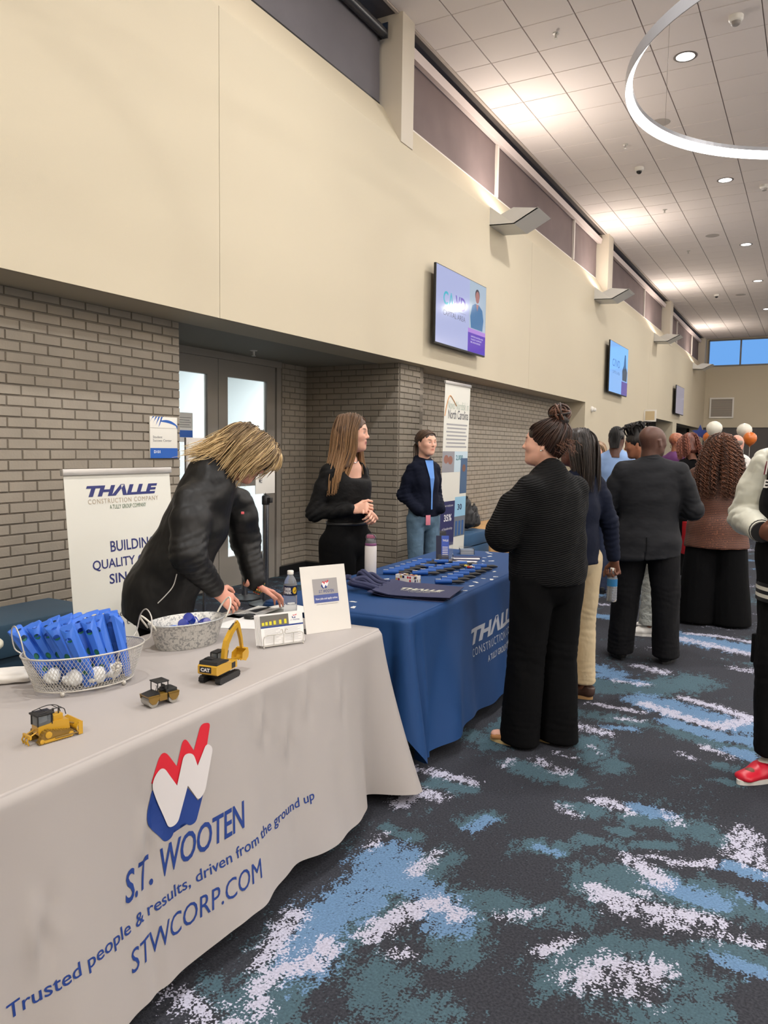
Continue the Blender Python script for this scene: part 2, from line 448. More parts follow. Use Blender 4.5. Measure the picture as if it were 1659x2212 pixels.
# ---- clerestory: pillars, blinds, header, mullions, glass
PIL = [(-2.0, -1.72), (7.58, 7.86), (17.08, 17.5), (25.3, 25.75), (33.9, 34.5)]
mb = MB()
for a, b in PIL: mb.box((-4.5, a, 4.86), (WX+.002, b, Z_CEIL))
struct('trim_3', mb, mat('pillar_paint', srgb(202, 192, 176), 0.6))
def blind(y0, y1, m, top, kind, label):
    r = empty('roller_blind', (-4.31, (y0+y1)/2, 5.27), 0, label, 'blind', 'roller blinds in the high windows')
    b = MB(); n = 30
    V = []; 
    for j in range(9):
        for i in range(n+1):
            y = y0+(y1-y0)*i/n; z = 5.268+(top-5.268)*j/8
            V.append((-4.325+0.006*math.sin(i*1.3+j*.5)*math.sin(j*.4), y, z))
    F = [(j*(n+1)+i, j*(n+1)+i+1, (j+1)*(n+1)+i+1, (j+1)*(n+1)+i) for j in range(8) for i in range(n)]
    b.add(np.array(V)-np.array([-4.31, (y0+y1)/2, 5.27]), F, True); o = b.build('fabric', m, r)
    t = MB(); t.box((-.022, y0-(y0+y1)/2, -.004), (-.008, y1-(y0+y1)/2, .016)); t.build('hem_bar', M_trim if kind else M_black, r)
    if not kind:
        t = MB(); t.tube([(0.045, y0-(y0+y1)/2+.02, top-5.27), (0.045, y1-(y0+y1)/2-.05, top-5.27)], .055, 14); t.build('roller_tube', mat('roller', (0.03, 0.03, 0.035), 0.25), r)
        t = MB(); t.box((-.02, y1-(y0+y1)/2-.05, top-5.27-.075), (.11, y1-(y0+y1)/2-.035, top-5.27+.09)); t.build('bracket', M_chrome, r)
    return r
blind(-1.7, 7.52, M_blinddark, 5.98, 0, 'near roller blind of dark grey fabric below its exposed black roller tube')
BAYS = [[7.88, 11.0, 15.15, 17.06], [17.52, 22.3, 25.25], [25.78, 28.1, 31.8, 33.85]]
BL = [['roller blind just past the first ceiling pillar', 'roller blind behind the nearest wedge wall light', 'roller blind left of the second ceiling pillar'],
      ['roller blind right of the second ceiling pillar', 'roller blind left of the third ceiling pillar'],
      ['small far roller blind right of the third ceiling pillar', 'far reddish roller blind above the fourth wedge light', 'farthest dark roller blind beside the blue end window']]
wn = 1
for bay, labs in zip(BAYS, BL):
    for k in range(len(bay)-1):
        blind(bay[k]+.025, bay[k+1]-(.045 if k == len(bay)-2 else .02), M_blind, 6.02, 1, labs[k])
    mb = MB()
    for y in bay[1:-1]: mb.box((-4.33, y-.03, 5.27), (-4.285, y+.03, 6.02))
    struct('trim_%d' % (3+wn), mb, M_trim)
    mb = MB()
    mb.prism([(-4.32, 6.02), (-4.235, 6.0), (-4.215, 6.10), (-4.32, 6.13)], bay[0], bay[-1], Matrix(((1, 0, 0, 0), (0, 0, 1, 0), (0, 1, 0, 0), (0, 0, 0, 1))))
    o = struct('window_%d' % wn, mb, mat('header_paint', srgb(214, 200, 196), 0.55)); wn += 1
mb = MB(); mb.box((-4.415, Y0, 5.262), (-4.40, Y1, 6.3)); struct('window_4', mb, M_glass)
mb = MB(); mb.box((-4.40, 6.33, 5.262), (-4.35, 6.41, 6.2)); mb.box((-4.40, 3.0, 5.262), (-4.35, 3.08, 6.2)); struct('trim_8', mb, M_dark)
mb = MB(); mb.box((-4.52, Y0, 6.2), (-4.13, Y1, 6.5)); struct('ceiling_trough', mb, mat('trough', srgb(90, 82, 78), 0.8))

# ---- end wall with blue clerestory window
mb = MB()
mb.box((-4.6, Y1, 2.6), (XR, Y1+.2, 5.12)); mb.box((-4.6, Y1, 6.15), (XR, Y1+.2, 6.4)); mb.box((-4.6, Y1, 5.12), (-4.0, Y1+.2, 6.15))
mb.box((XR-.5, Y1, 5.12), (XR, Y1+.2, 6.15))
struct('wall_end', mb, M_wall)
mb = MB()
for x in (-4.0, -2.8, -1.6, -.4, .8, 2.0, 3.2, 4.4, 5.6, 6.8, 8.0): mb.box((x-.03, Y1-.03, 5.12), (x+.03, Y1+.05, 6.15))
mb.box((-4.0, Y1-.03, 5.08), (8.5, Y1+.05, 5.14)); mb.box((-4.0, Y1-.03, 6.12), (8.5, Y1+.05, 6.18))
mb.mat(1).box((-4, Y1+.02, 5.14), (8.5, Y1+.03, 6.12))
struct('window_5', mb, [mat('window_frame_dark', srgb(120, 118, 116), 0.4), M_glass])
mb = MB(); mb.box((-4.6, Y1+.05, 0), (XR, Y1+.2, 2.6)); struct('wall_end_lower', mb, mat('end_dark_panel', srgb(84, 80, 78), 0.7))
mb = MB(); mb.box((XR, Y0, 0), (XR+.1, Y1+.2, Z_CEIL+.1)); struct('wall_right', mb, M_wall)
mb = MB()     # unseen frames, added to go with the fill lights on the right wall
for y in np.arange(-4, 33, 2.4): mb.box((XR-.08, y-.04, .3), (XR, y+.04, 3.6))
mb.box((XR-.08, -4, .25), (XR, 32.5, .33)); mb.box((XR-.08, -4, 3.55), (XR, 32.5, 3.65)); struct('window_6', mb, M_trim)
for k in range(4): area('window_daylight', (XR-.1, 0.5+8*k, 1.95), 7.6, 150, (0.96, 0.98, 1.0), (0, math.pi/2, 0), sy=3.0).rotation_euler = (0, math.pi/2, 0)  # unseen area lights, added as soft fill reaching under the soffit
mb = MB(); mb.box((-5.7, Y0-.1, 0), (XR, Y0, Z_CEIL+.1)); struct('wall_back', mb, M_wall)

# ---- brick walls made of single raised bricks
BL_, BH_ = 0.208, 0.0695
def bricks(name, org, U, length, z0, z1, phase=0.0, seed=0):
    """org: xy of start on the mortar plane, U: unit xy along wall; outward normal = U turned so that n = (Uy,-Ux)"""
    rs = np.random.RandomState(seed); n = np.array([U[1], -U[0], 0.]); U3 = np.array([U[0], U[1], 0.]); O = np.array([org[0], org[1], 0.])
    mb = MB(); j = .0045; t = .012; V = []; F = []
    k0 = int(math.floor((z0-1.64)/BH_))
    for r in range(k0, int((z1-1.64)/BH_)+2):
        za, zb = 1.64+r*BH_+j, 1.64+(r+1)*BH_-j
        za, zb = max(za, z0), min(zb, z1)
        if zb-za < .01: continue
        ph = (phase + (BL_/2 if (r % 2) else 0)) % BL_ - BL_
        s = ph
        while s < length:
            a, b = max(s+j, 0), min(s+BL_-j, length); s += BL_
            if b-a < .012: continue
            tt = t+rs.uniform(-.0018, .0018); e = .0035
            base = len(V)
            for (u, z, d) in ((a, za, 0), (b, za, 0), (b, zb, 0), (a, zb, 0), (a+.001, za+.001, tt-e), (b-.001, za+.001, tt-e), (b-.001, zb-.001, tt-e), (a+.001, zb-.001, tt-e), (a+e, za+e, tt), (b-e, za+e, tt), (b-e, zb-e, tt), (a+e, zb-e, tt)):
                V.append(O+U3*u+n*d+np.array([0, 0, z]))
            for q in ((8, 9, 10, 11), (0, 1, 5, 4), (1, 2, 6, 5), (2, 3, 7, 6), (3, 0, 4, 7), (4, 5, 9, 8), (5, 6, 10, 9), (6, 7, 11, 10), (7, 4, 8, 11)):
                F.append(tuple(base+i for i in q))
    mb.add(V, F)
    a = O+np.array([0, 0, z0]); b = O+U3*length+np.array([0, 0, z1])
    mb.mat(1).add([a+n*.003, O+U3*length+n*.003+[0, 0, z0], b+n*.003, O+n*.003+[0, 0, z1]], [(0, 1, 2, 3)])
    bk = -n*.1
    mb.add([a+n*.002, O+U3*length+n*.002+[0, 0, z0], b+n*.002, O+n*.002+[0, 0, z1], a+bk, O+U3*length+bk+[0, 0, z0], b+bk, O+bk+[0, 0, z1]],
           [(4, 7, 6, 5), (0, 4, 5, 1), (1, 5, 6, 2), (2, 6, 7, 3), (3, 7, 4, 0)])
    o = mb.build(name, [M_brick, M_mortar]); o['kind'] = 'structure'; return o
R0 = 0.0
# n = (Uy,-Ux): U=(0,1) -> n=(1,0) faces the hall;  U=(1,0) -> n=(0,-1) faces the camera
bricks('wall_brick_left', (BX, Y0), (0, 1), 4.67-Y0, 0, SOF, (3.134-Y0) % BL_, 1)
bricks('wall_brick_door_side', (DX, 7.42), (0, 1), 7.93-7.42, 0.1, SOF, .05, 2)
bricks('wall_brick_return', (DX, 7.93), (1, 0), -4.247-DX, 0.1, SOF, .0, 3)
bricks('wall_brick_pillar', (-4.247, 7.942), (0, 1), 0.60, 0.0, SOF, .0, 4)
bricks('wall_brick_back', (-4.52, 8.55), (0, 1), 15.6-8.55, 0, SOF, .07, 5)
bricks('wall_brick_left_return', (BX-.012, 4.67), (-1, 0), 1.1, 0, SOF, 0, 6)
mb = MB(); mb.box((-5.7, 8.0, 0), (-4.36, 8.5, SOF)); mb.box((-4.36, 8.45, 0), (-4.235, 8.54, SOF)); mb.box((-4.65, 15.6, 0), (-4.5, 15.7, SOF)); struct('wall_pillar_core', mb, M_mortar)
mb = MB(); mb.box((DX+.0, 7.35, 0), (DX+.03, 7.93, .105)); mb.box((DX, 7.9, 0), (-4.24, 7.935, .105)); mb.box((-4.24, 7.90, 0), (-4.205, 8.55, .105)); mb.box((-4.53, 8.55, 0), (-4.495, 15.6, .105)); mb.box((BX, Y0, 0), (BX+.03, 4.67, .105))
struct('baseboard_left', mb, M_black)

# ---- glazed double door to the office, and the bright room behind it
def door_leaf(nm, y0, y1, gy0, gy1, hinge):
    mb = MB(); x0, x1 = DX-.03, DX+.02; zt = 2.46
    mb.box((x0, y0, 0), (x1, gy0, zt)); mb.box((x0, gy1, 0), (x1, y1, zt)); mb.box((x0, gy0, 2.285), (x1, gy1, zt)); mb.box((x0, gy0, 0), (x1, gy1, .33)); mb.box((x0, gy0, 1.10), (x1, gy1, 1.19))
    o = mb.build(nm, M_alu); o['kind'] = 'structure'
    b = MB(); b.box((DX-.008, gy0, .33), (DX-.002, gy1, 1.10)); b.box((DX-.008, gy0, 1.19), (DX-.002, gy1, 2.285)); b.build('glass_pane', M_glass, o)
    s = 1 if hinge == 'R' else -1
    yh = y0+.07 if s > 0 else y1-.07
    b = MB(); b.tube(spline([(x1, yh, 1.62), (x1+.06, yh, 1.62), (x1+.07, yh, 1.56), (x1+.07, yh, 1.30), (x1+.06, yh, 1.24), (x1, yh, 1.24)], 6), .013, 10); b.build('pull_handle', M_chrome, o)
    b = MB(); b.box((x1, yh-.04, 1.59), (x1+.012, yh+.04, 1.66), bev=.003); b.build('lock_plate', M_chrome, o)
    return o
door_leaf('door_1', 5.30, 6.285, 5.45, 6.125, 'L')
door_leaf('door_2', 6.295, 7.27, 6.44, 7.12, 'R')
mb = MB(); mb.box((DX-.05, 4.67, 2.46), (DX+.05, 7.36, SOF)); mb.box((DX-.05, 7.275, 0), (DX+.045, 7.32, SOF)); mb.box((DX-.05, 7.325, 0), (DX+.03, 7.36, SOF)); mb.box((DX-.05, 4.67, 0), (DX+.05, 5.295, SOF))
mb.box((DX-.1, 7.34, 0), (DX, 7.45, SOF)); struct('trim_9', mb, M_alu)
M_off = mat('office_white', srgb(226, 230, 230), 0.6)
mb = MB()
mb.box((-9.2, 3.0, -.02), (DX-.06, 9.0, 0)); mb.box((-9.2, 3.0, 2.9), (DX-.06, 9.0, 3.0)); mb.box((-9.3, 3.0, 0), (-9.2, 9.0, 3)); mb.box((-9.2, 2.9, 0), (DX-.06, 3.0, 3)); mb.box((-9.2, 9.0, 0), (DX-.06, 9.1, 3))
mb.box((-8.0, 7.9, 0), (-7.0, 8.0, 2.9)); mb.box((-7.3, 6.9, 0), (-7.2, 6.98, 2.9)); mb.box((-7.3, 4.2, 2.35), (-7.2, 6.9, 2.5)); mb.box((-8.9, 6.4, 0), (-8.6, 6.9, 2.9))
struct('wall_office', mb, M_off)
mb = MB(); mb.box((-8.99, 4.2, 0), (-8.9, 5.6, 2.2)); struct('door_3', mb, mat('office_door', srgb(120, 122, 122), 0.5))

# ---- floor: patterned broadloom carpet; brush-stroke pattern traced onto the floor plane
M_car = bpy.data.materials.new('carpet'); M_car.use_nodes = True
nt = M_car.node_tree; N = nt.nodes; L = nt.links; b = N['Principled BSDF']; b.inputs['Roughness'].default_value = 0.95; b.inputs['Specular IOR Level'].default_value = 0.15
at = N.new('ShaderNodeAttribute'); at.attribute_name = 'paint'; sp = N.new('ShaderNodeSeparateColor'); L.new(at.outputs['Color'], sp.inputs[0])
tc = N.new('ShaderNodeTexCoord')
def noise(scale, det, stretch=None):
    n = N.new('ShaderNodeTexNoise'); n.inputs['Scale'].default_value = scale; n.inputs['Detail'].default_value = det
    mp = N.new('ShaderNodeMapping'); mp.inputs['Scale'].default_value = stretch or (1, 1, 1); L.new(tc.outputs['Object'], mp.inputs[0]); L.new(mp.outputs[0], n.inputs[0]); return n.outputs[0]
def math_(op, a, b_):
    n = N.new('ShaderNodeMath'); n.operation = op
    for i, v in enumerate((a, b_)):
        if isinstance(v, (int, float)): n.inputs[i].default_value = v
        else: L.new(v, n.inputs[i])
    return n.outputs[0]
fine = noise(120, 2); mid = noise(38, 3, (1, .55, 1)); big = noise(7, 4, (1.6, .8, 1))
cur = None
layers = [(0, srgb(68, 90, 100), .5), (1, srgb(94, 124, 156), .5), (2, srgb(172, 172, 190), .5)]
base = N.new('ShaderNodeMixRGB'); base.inputs[1].default_value = (*srgb(38, 39, 45), 1); base.inputs[2].default_value = (*srgb(62, 64, 71), 1); L.new(fine, base.inputs[0]); cur = base.outputs[0]
for ch, c, th in layers:
    m1 = math_('MULTIPLY', math_('SUBTRACT', mid, .5), 1.9 if ch == 2 else 1.1)
    m2 = math_('MULTIPLY', math_('SUBTRACT', big, .5), 1.1)
    m3 = math_('MULTIPLY', math_('SUBTRACT', fine, .5), 2.0 if ch == 2 else 1.1)
    v = math_('ADD', math_('ADD', sp.outputs[ch], m1), math_('ADD', m2, m3))
    mr = N.new('ShaderNodeMapRange'); mr.inputs[1].default_value = th-.04; mr.inputs[2].default_value = th+.06; L.new(v, mr.inputs[0])
    gate = math_('MULTIPLY', mr.outputs[0], math_('GREATER_THAN', sp.outputs[ch], .05))
    mx = N.new('ShaderNodeMixRGB'); L.new(gate, mx.inputs[0]); L.new(cur, mx.inputs[1]); mx.inputs[2].default_value = (*c, 1); cur = mx.outputs[0]
sc_ = N.new('ShaderNodeMixRGB'); sc_.blend_type = 'MULTIPLY'; sc_.inputs[0].default_value = .5; L.new(cur, sc_.inputs[1])
cr = N.new('ShaderNodeMapRange'); cr.inputs[1].default_value = .3; cr.inputs[2].default_value = .7; cr.inputs[3].default_value = .55; cr.inputs[4].default_value = 1.35; L.new(fine, cr.inputs[0]); L.new(cr.outputs[0], sc_.inputs[2]); L.new(sc_.outputs[0], b.inputs['Base Color'])
bp = N.new('ShaderNodeBump'); bp.inputs['Strength'].default_value = .5; bp.inputs['Distance'].default_value = .004; L.new(noise(240, 2), bp.inputs['Height']); L.new(bp.outputs[0], b.inputs['Normal'])

gxs = np.concatenate([np.arange(-5.6, -2.6, .12), np.arange(-2.6, 1.6, .03), np.arange(1.6, XR, .25), [XR]])
gys = np.concatenate([np.arange(Y0, 0.6, .2), np.arange(.6, 9, .03), np.arange(9, 34.6, .12), [34.7]])
GX, GY = np.meshgrid(gxs, gys, indexing='ij'); P2 = np.stack([GX.ravel(), GY.ravel()], 1)
mask = np.zeros((len(P2), 3))
# random broad strokes in carpet planks (0.5 x 1 m), so the pattern breaks at plank edges
ti = np.floor((P2[:, 0]+.25)/.72); tj = np.floor((P2[:, 1]+.36*(ti % 2))/1.1)
hsh = (np.sin(ti*127.1+tj*311.7)*43758.5453) % 1.0
Q = np.stack([P2[:, 0]*.8+hsh*13, P2[:, 1]*1.7-P2[:, 0]*.5+hsh*7, hsh*0], 1)
a1 = nse(Q, .62, 3, 3); a2 = nse(Q+3.1, .8, 5, 3); a3 = nse(Q+9.7, .8, 9, 3)
far = np.clip((P2[:, 1]-5.5)/3, 0, 1); hid = (P2[:, 0] < -1.75)
wgt = np.maximum(np.maximum(far, hid*1.0), np.maximum(np.clip((P2[:, 0]-.05-.09*P2[:, 1])/.4, 0, 1), P2[:, 1] < 1.1))
mask[:, 0] = np.clip(.10+.75*a1, 0, .8)*np.maximum(wgt, .55)
mask[:, 1] = np.clip(a2*.8-.06, 0, .75)*wgt
mask[:, 2] = np.clip(a3*.9-.22, 0, .8)*wgt
T, B, W = 0, 1, 2
STROKES = [  # channel, width m, strength, pixels of the photo seen on the floor
 (T, .16, .8, (560, 2190), (640, 2060), (760, 1990), (900, 1880)), (B, .13, .8, (640, 2080), (700, 1990), (790, 1930), (850, 1850)), (B, .10, .8, (805, 1862), (852, 1893), (930, 1935), (975, 1990)),
 (W, .055, .95, (563, 2085), (600, 2030), (641, 1978)), (W, .05, .95, (555, 2190), (560, 2130), (618, 2096), (687, 2078), (710, 2040)), (W, .06, .9, (800, 2020), (870, 1970), (950, 1950), (985, 1975)), (W, .035, .8, (850, 2060), (880, 2060)),
 (W, .04, .75, (893, 1885), (945, 1842)), (W, .03, .7, (800, 1830), (825, 1800)), (T, .05, .8, (841, 1790), (893, 1812)), (T, .12, .7, (960, 1930), (1020, 2000), (985, 2050)), (T, .1, .6, (870, 1870), (960, 1850)),
 (W, .05, .85, (898, 1662), (955, 1671), (1022, 1692)), (W, .06, .9, (860, 1735), (903, 1712), (945, 1722)), (T, .08, .75, (940, 1690), (1010, 1705)), (T, .05, .7, (1000, 1780), (1060, 1760)), (B, .05, .6, (1020, 1790), (1050, 1770)),
 (W, .055, .75, (1160, 1640), (1212, 1668)), (T, .10, .75, (1110, 1650), (1180, 1675), (1240, 1686)), (W, .03, .65, (1085, 1655), (1105, 1640)), (W, .03, .65, (1200, 1627), (1238, 1638)), (T, .12, .7, (1020, 1590), (1060, 1610), (1110, 1560)),
 (T, .12, .75, (1266, 1600), (1290, 1630), (1320, 1655)), (W, .03, .6, (1275, 1612), (1300, 1630)), (W, .07, .75, (1225, 1562), (1307, 1583)), (B, .05, .7, (1310, 1570), (1360, 1575)), (T, .1, .7, (1230, 1535), (1300, 1550), (1380, 1560)),
 (W, .04, .85, (1281, 1520), (1385, 1538)), (W, .04, .8, (1333, 1552), (1385, 1557)), (W, .06, 1, (1478, 1508), (1540, 1525), (1600, 1545)), (W, .07, 1, (1395, 1520), (1470, 1548), (1550, 1570), (1628, 1552)),
 (B, .16, .9, (1400, 1515), (1500, 1545), (1630, 1575)), (B, .08, .9, (1450, 1560), (1560, 1592), (1625, 1600)), (T, .1, .75, (1440, 1575), (1560, 1612), (1630, 1625)),
 (W, .05, .7, (1520, 1614), (1577, 1634)), (B, .07, .9, (1580, 1622), (1618, 1634)), (W, .03, .7, (1468, 1625), (1495, 1638)), (T, .06, .7, (1560, 1655), (1610, 1670)), (T, .05, .7, (1540, 1685), (1600, 1692)),
 (W, .05, .8, (1285, 1727), (1320, 1735), (1359, 1754)), (B, .06, .9, (1375, 1745), (1437, 1762)), (W, .045, .75, (1437, 1757), (1470, 1778)), (T, .10, .8, (1370, 1765), (1468, 1780), (1540, 1805)), (W, .035, .7, (1209, 1741), (1242, 1759)), (T, .08, .75, (1235, 1738), (1290, 1757)),
 (T, .04, .7, (1310, 1790), (1360, 1800)), (T, .05, .7, (1260, 1810), (1350, 1830)), (T, .04, .7, (1380, 1825), (1450, 1828)), (T, .08, .7, (1155, 1825), (1210, 1835)), (B, .04, .55, (1165, 1830), (1200, 1840)),
 (W, .06, 1, (1366, 1857), (1395, 1880), (1432, 1906)), (W, .035, .9, (1406, 1847), (1473, 1868), (1540, 1862)), (B, .07, .85, (1442, 1912), (1490, 1930), (1535, 1945)), (W, .06, .95, (1290, 1922), (1340, 1945), (1385, 1961), (1470, 1980), (1546, 1992)), (W, .05, .6, (1330, 1965), (1450, 2000), (1540, 2020)),
 (T, .14, .85, (1300, 1900), (1400, 1905), (1551, 1945)), (W, .03, .8, (1385, 1930), (1418, 1935)), (W, .08, .85, (1600, 1800), (1610, 1850), (1659, 1873)), (B, .06, .8, (1580, 1873), (1659, 1893)), (T, .07, .8, (1587, 1945), (1659, 1982)), (B, .03, .7, (1600, 1930), (1659, 1965)),
 (W, .03, .75, (1546, 2018), (1600, 2030), (1659, 2049)), (B, .04, .7, (1540, 2065), (1600, 2085), (1659, 2105)), (T, .08, .8, (1540, 2050), (1659, 2080)), (W, .035, .7, (1162, 2059), (1200, 2045), (1235, 2028)),
 (W, .075, .8, (1240, 2118), (1300, 2098), (1344, 2085), (1421, 2100)), (W, .05, .55, (1320, 2130), (1400, 2160)), (T, .10, .75, (1200, 2120), (1260, 2070), (1344, 2052), (1440, 2070), (1500, 2120), (1500, 2190)), (T, .08, .7, (1380, 2190), (1500, 2200)),
 (T, .10, .7, (1028, 1940), (1120, 1965), (1245, 1985)), (W, .04, .65, (1080, 1981), (1162, 1971)), (T, .14, .7, (800, 2110), (850, 2160), (903, 2200)), (W, .06, .75, (380, 2154), (430, 2180), (481, 2205)), (T, .08, .7, (470, 2140), (500, 2200)),
 (W, .09, .9, (1473, 1379), (1560, 1400), (1630, 1415)), (W, .06, .9, (1486, 1368), (1560, 1375), (1630, 1389)), (B, .2, .9, (1440, 1370), (1540, 1390), (1640, 1405)), (W, .08, .8, (1381, 1439), (1434, 1452)), (B, .12, .8, (1281, 1440), (1329, 1455)), (W, .08, .7, (1255, 1300), (1305, 1306)), (B, .12, .8, (1250, 1328), (1325, 1334)),
 (W, .06, .8, (1595, 1266), (1640, 1268)), (W, .07, .75, (1590, 1444), (1632, 1450)), (T, .2, .8, (1300, 1480), (1400, 1490), (1500, 1470)), (W, .05, .7, (1330, 1470), (1400, 1480)), (B, .08, .7, (1300, 1460), (1380, 1475)),
]
for ch, w, st, *pts in STROKES:
    G = [onz(x, y, 0)[:2] for x, y in pts]
    lo = np.min(G, 0)-w*2.5; hi = np.max(G, 0)+w*2.5
    sel = np.where((P2[:, 0] > lo[0]) & (P2[:, 0] < hi[0]) & (P2[:, 1] > lo[1]) & (P2[:, 1] < hi[1]))[0]
    if not len(sel): continue
    q = P2[sel]; d = np.full(len(q), 9.0)
    if len(G) == 1: d = np.linalg.norm(q-G[0], axis=1)
    for a, b_ in zip(G[:-1], G[1:]):
        ab = b_-a; t = np.clip(((q-a)@ab)/(ab@ab+1e-9), 0, 1); d = np.minimum(d, np.linalg.norm(q-a-t[:, None]*ab, axis=1))
    v = (st if ch < 2 else st*.84)*np.clip(1.25-d/(w*(.62 if ch == 2 else .8))*.62, 0, 1)
    mask[sel, ch] = np.maximum(mask[sel, ch], v)
nx_, ny_ = len(gxs), len(gys)
I = np.arange(nx_*ny_).reshape(nx_, ny_)
F = np.stack([I[:-1, :-1].ravel(), I[1:, :-1].ravel(), I[1:, 1:].ravel(), I[:-1, 1:].ravel()], 1)
o = mesh_obj('floor', np.stack([P2[:, 0], P2[:, 1], P2[:, 0]*0], 1), F, M_car, paint=mask); o['kind'] = 'structure'

# ================================================================== FITTINGS ON WALL AND CEILING
# ---- wedge-shaped wall uplights
PROF = [(0, 4.565), (0, 4.805), (.11, 4.74)]   # filled in below from the photo
def sconce(y, label):
    r = empty('wall_light', (WX, y, 4.68), 0, label, 'wall light', 'wedge wall lights under the high windows')
    A = ony(1047, 448.5, 10.2); B = ony(1045, 489, 10.2); C = ony(1110.5, 483.4, 10.2); D = ony(1163.7, 448.5, 10.2); E_ = ony(1109, 447.7, 10.2)
    L_ = .55; Mx = Matrix(((1, 0, 0, 0), (0, 0, 1, 0), (0, 1, 0, 0), (0, 0, 0, 1)))
    def rel(p): return (p[0]-WX, p[2]-4.68)
    a, b_, c, d, e = rel(A), rel(B), rel(C), rel(D), rel(E_)
    a = (0, a[1]); b_ = (0, b_[1])
    m = MB(); m.prism([b_, c, (c[0]-.004, c[1]+.012), (0, b_[1]+.012)], 0, L_, Mx)          # bottom
    m.prism([a, b_, c], 0, .01, Mx); m.prism([a, b_, c], L_-.01, L_, Mx)                      # cheeks
    m.build('housing', mat('fitting_grey', srgb(222, 220, 214), .4), r)
    t = .012
    w = MB(); w.prism([c, d, (d[0]-t, d[1]+t), (c[0]-t, c[1]+t)], 0, L_, Mx)
    mid = (c[0]*.45, a[1]*.55+c[1]*.45)
    w.prism([c, d, (e[0], e[1]), mid], 0, .008, Mx); w.prism([c, d, (e[0], e[1]), mid], L_-.008, L_, Mx)
    w.build('reflector_wing', mat('fitting_wing', srgb(214, 212, 208), .4), r)
    w = MB(); w.box((.03, .06, .0), (.13, L_-.06, .02)); w.build('lamp', mat('lamp_warm', (1, .9, .8), .5, emit=(1, .85, .66), estr=3), r)
    return r
for y, t_ in zip(SCONCE_Y, ['', '', 'grey wedge wall light nearest the camera, above the first television', 'grey wedge wall light above and left of the second television', 'grey wedge wall light above the third television', 'farthest grey wedge wall light beside the end wall']):
    if t_: sconce(y, t_)
# ---- downlights
for i, (x, y) in enumerate(DOWNLIGHTS):
    if x > 0 or y < 9: continue
    lab = {9.97: 'round recessed downlight seen through the ring light, nearest of its row', 14.65: 'round recessed downlight just beyond the ring light', 19.27: 'third round recessed downlight along the ceiling', 23.4: 'fourth round recessed downlight along the ceiling', 28.0: 'farthest round recessed downlight along the ceiling'}[y]
    r = empty('downlight', (x, y, Z_CEIL), 0, lab, 'downlight', 'recessed ceiling downlights')
    b = MB(); b.lathe([(.105, -.004), (.128, -.007), (.135, -.001)], 32, caps=False); b.build('trim_ring', mat('light_trim', srgb(120, 112, 108), .5), r)
    b = MB(); b.add([(.108*math.cos(a), .108*math.sin(a), -.003) for a in np.linspace(0, 2*math.pi, 32, endpoint=False)], [tuple(range(31, -1, -1))]); b.build('lens', mat('lamp_disc', (1, 1, 1), .5, emit=(1, .97, .93), estr=4), r)
for x, y, lab in ((-2.15, 11.74, 'nearest round speaker grille in the ceiling'), (-2.15, 18.19, 'middle round speaker grille in the ceiling'), (-2.13, 25.2, 'farthest round speaker grille in the ceiling')):
    b = MB(); b.lathe([(.0001, -.006), (.125, -.006), (.14, -.001)], 32, caps=False); o = b.build('ceiling_speaker', mat('speaker_grille', srgb(178, 170, 164), .8)); o.location = (x, y, Z_CEIL)
    tag(o, lab, 'speaker', 'ceiling speakers')
def dome_camera(px, py, lab, dark=True):
    p = onz(px, py, Z_CEIL); r = empty('dome_camera' if dark else 'smoke_detector', p, 0, lab, 'security camera' if dark else 'detector')
    b = MB(); b.lathe([(.075, 0), (.075, -.035), (.06, -.055), (.045, -.06)], 24); b.build('housing', M_white, r)
    b = MB()
    if dark: b.sphere((0, 0, -.06), .045, 16); b.build('dome', M_black, r)
    else: b.lathe([(.05, -.055), (.045, -.085), (.03, -.095)], 20); b.build('sensor', mat('grey_plastic', srgb(150, 144, 140), .6), r)
dome_camera(1381, 362, 'white dome camera on the ceiling left of the downlights, the nearer one')
dome_camera(1548, 636, 'small white dome camera far along the ceiling')
dome_camera(1590, 35, 'white smoke detector on the ceiling inside the ring light', False)
dome_camera(1651, 400, 'white detector on the ceiling at the right edge', False)
for px, py, lab in ((1201, 72, 'sprinkler head on the ceiling above the first wall light'), (1351, 312, 'sprinkler head left of the ring light bottom'), (1436, 453, 'sprinkler head beyond the nearer dome camera'), (1487, 542, 'far sprinkler head near the second speaker')):
    p = onz(px, py, Z_CEIL); r = empty('sprinkler', p, 0, lab, 'sprinkler', 'ceiling sprinklers')
    b = MB(); b.lathe([(.04, 0), (.035, -.008), (.012, -.01), (.012, -.05)], 16); b.lathe([(.022, -.055), (.022, -.058)], 12); b.build('head', mat('sprinkler_metal', srgb(190, 186, 180), .4, .3), r)
p = onz(548, 757, SOF); r = empty('sprinkler', p, 0, 'white sprinkler head under the soffit by the doors', 'sprinkler', 'soffit sprinkler')
b = MB(); b.lathe([(.04, 0), (.035, -.006), (.012, -.01), (.012, -.05)], 16); b.lathe([(.022, -.055), (.022, -.058)], 12); b.build('head', M_white, r)

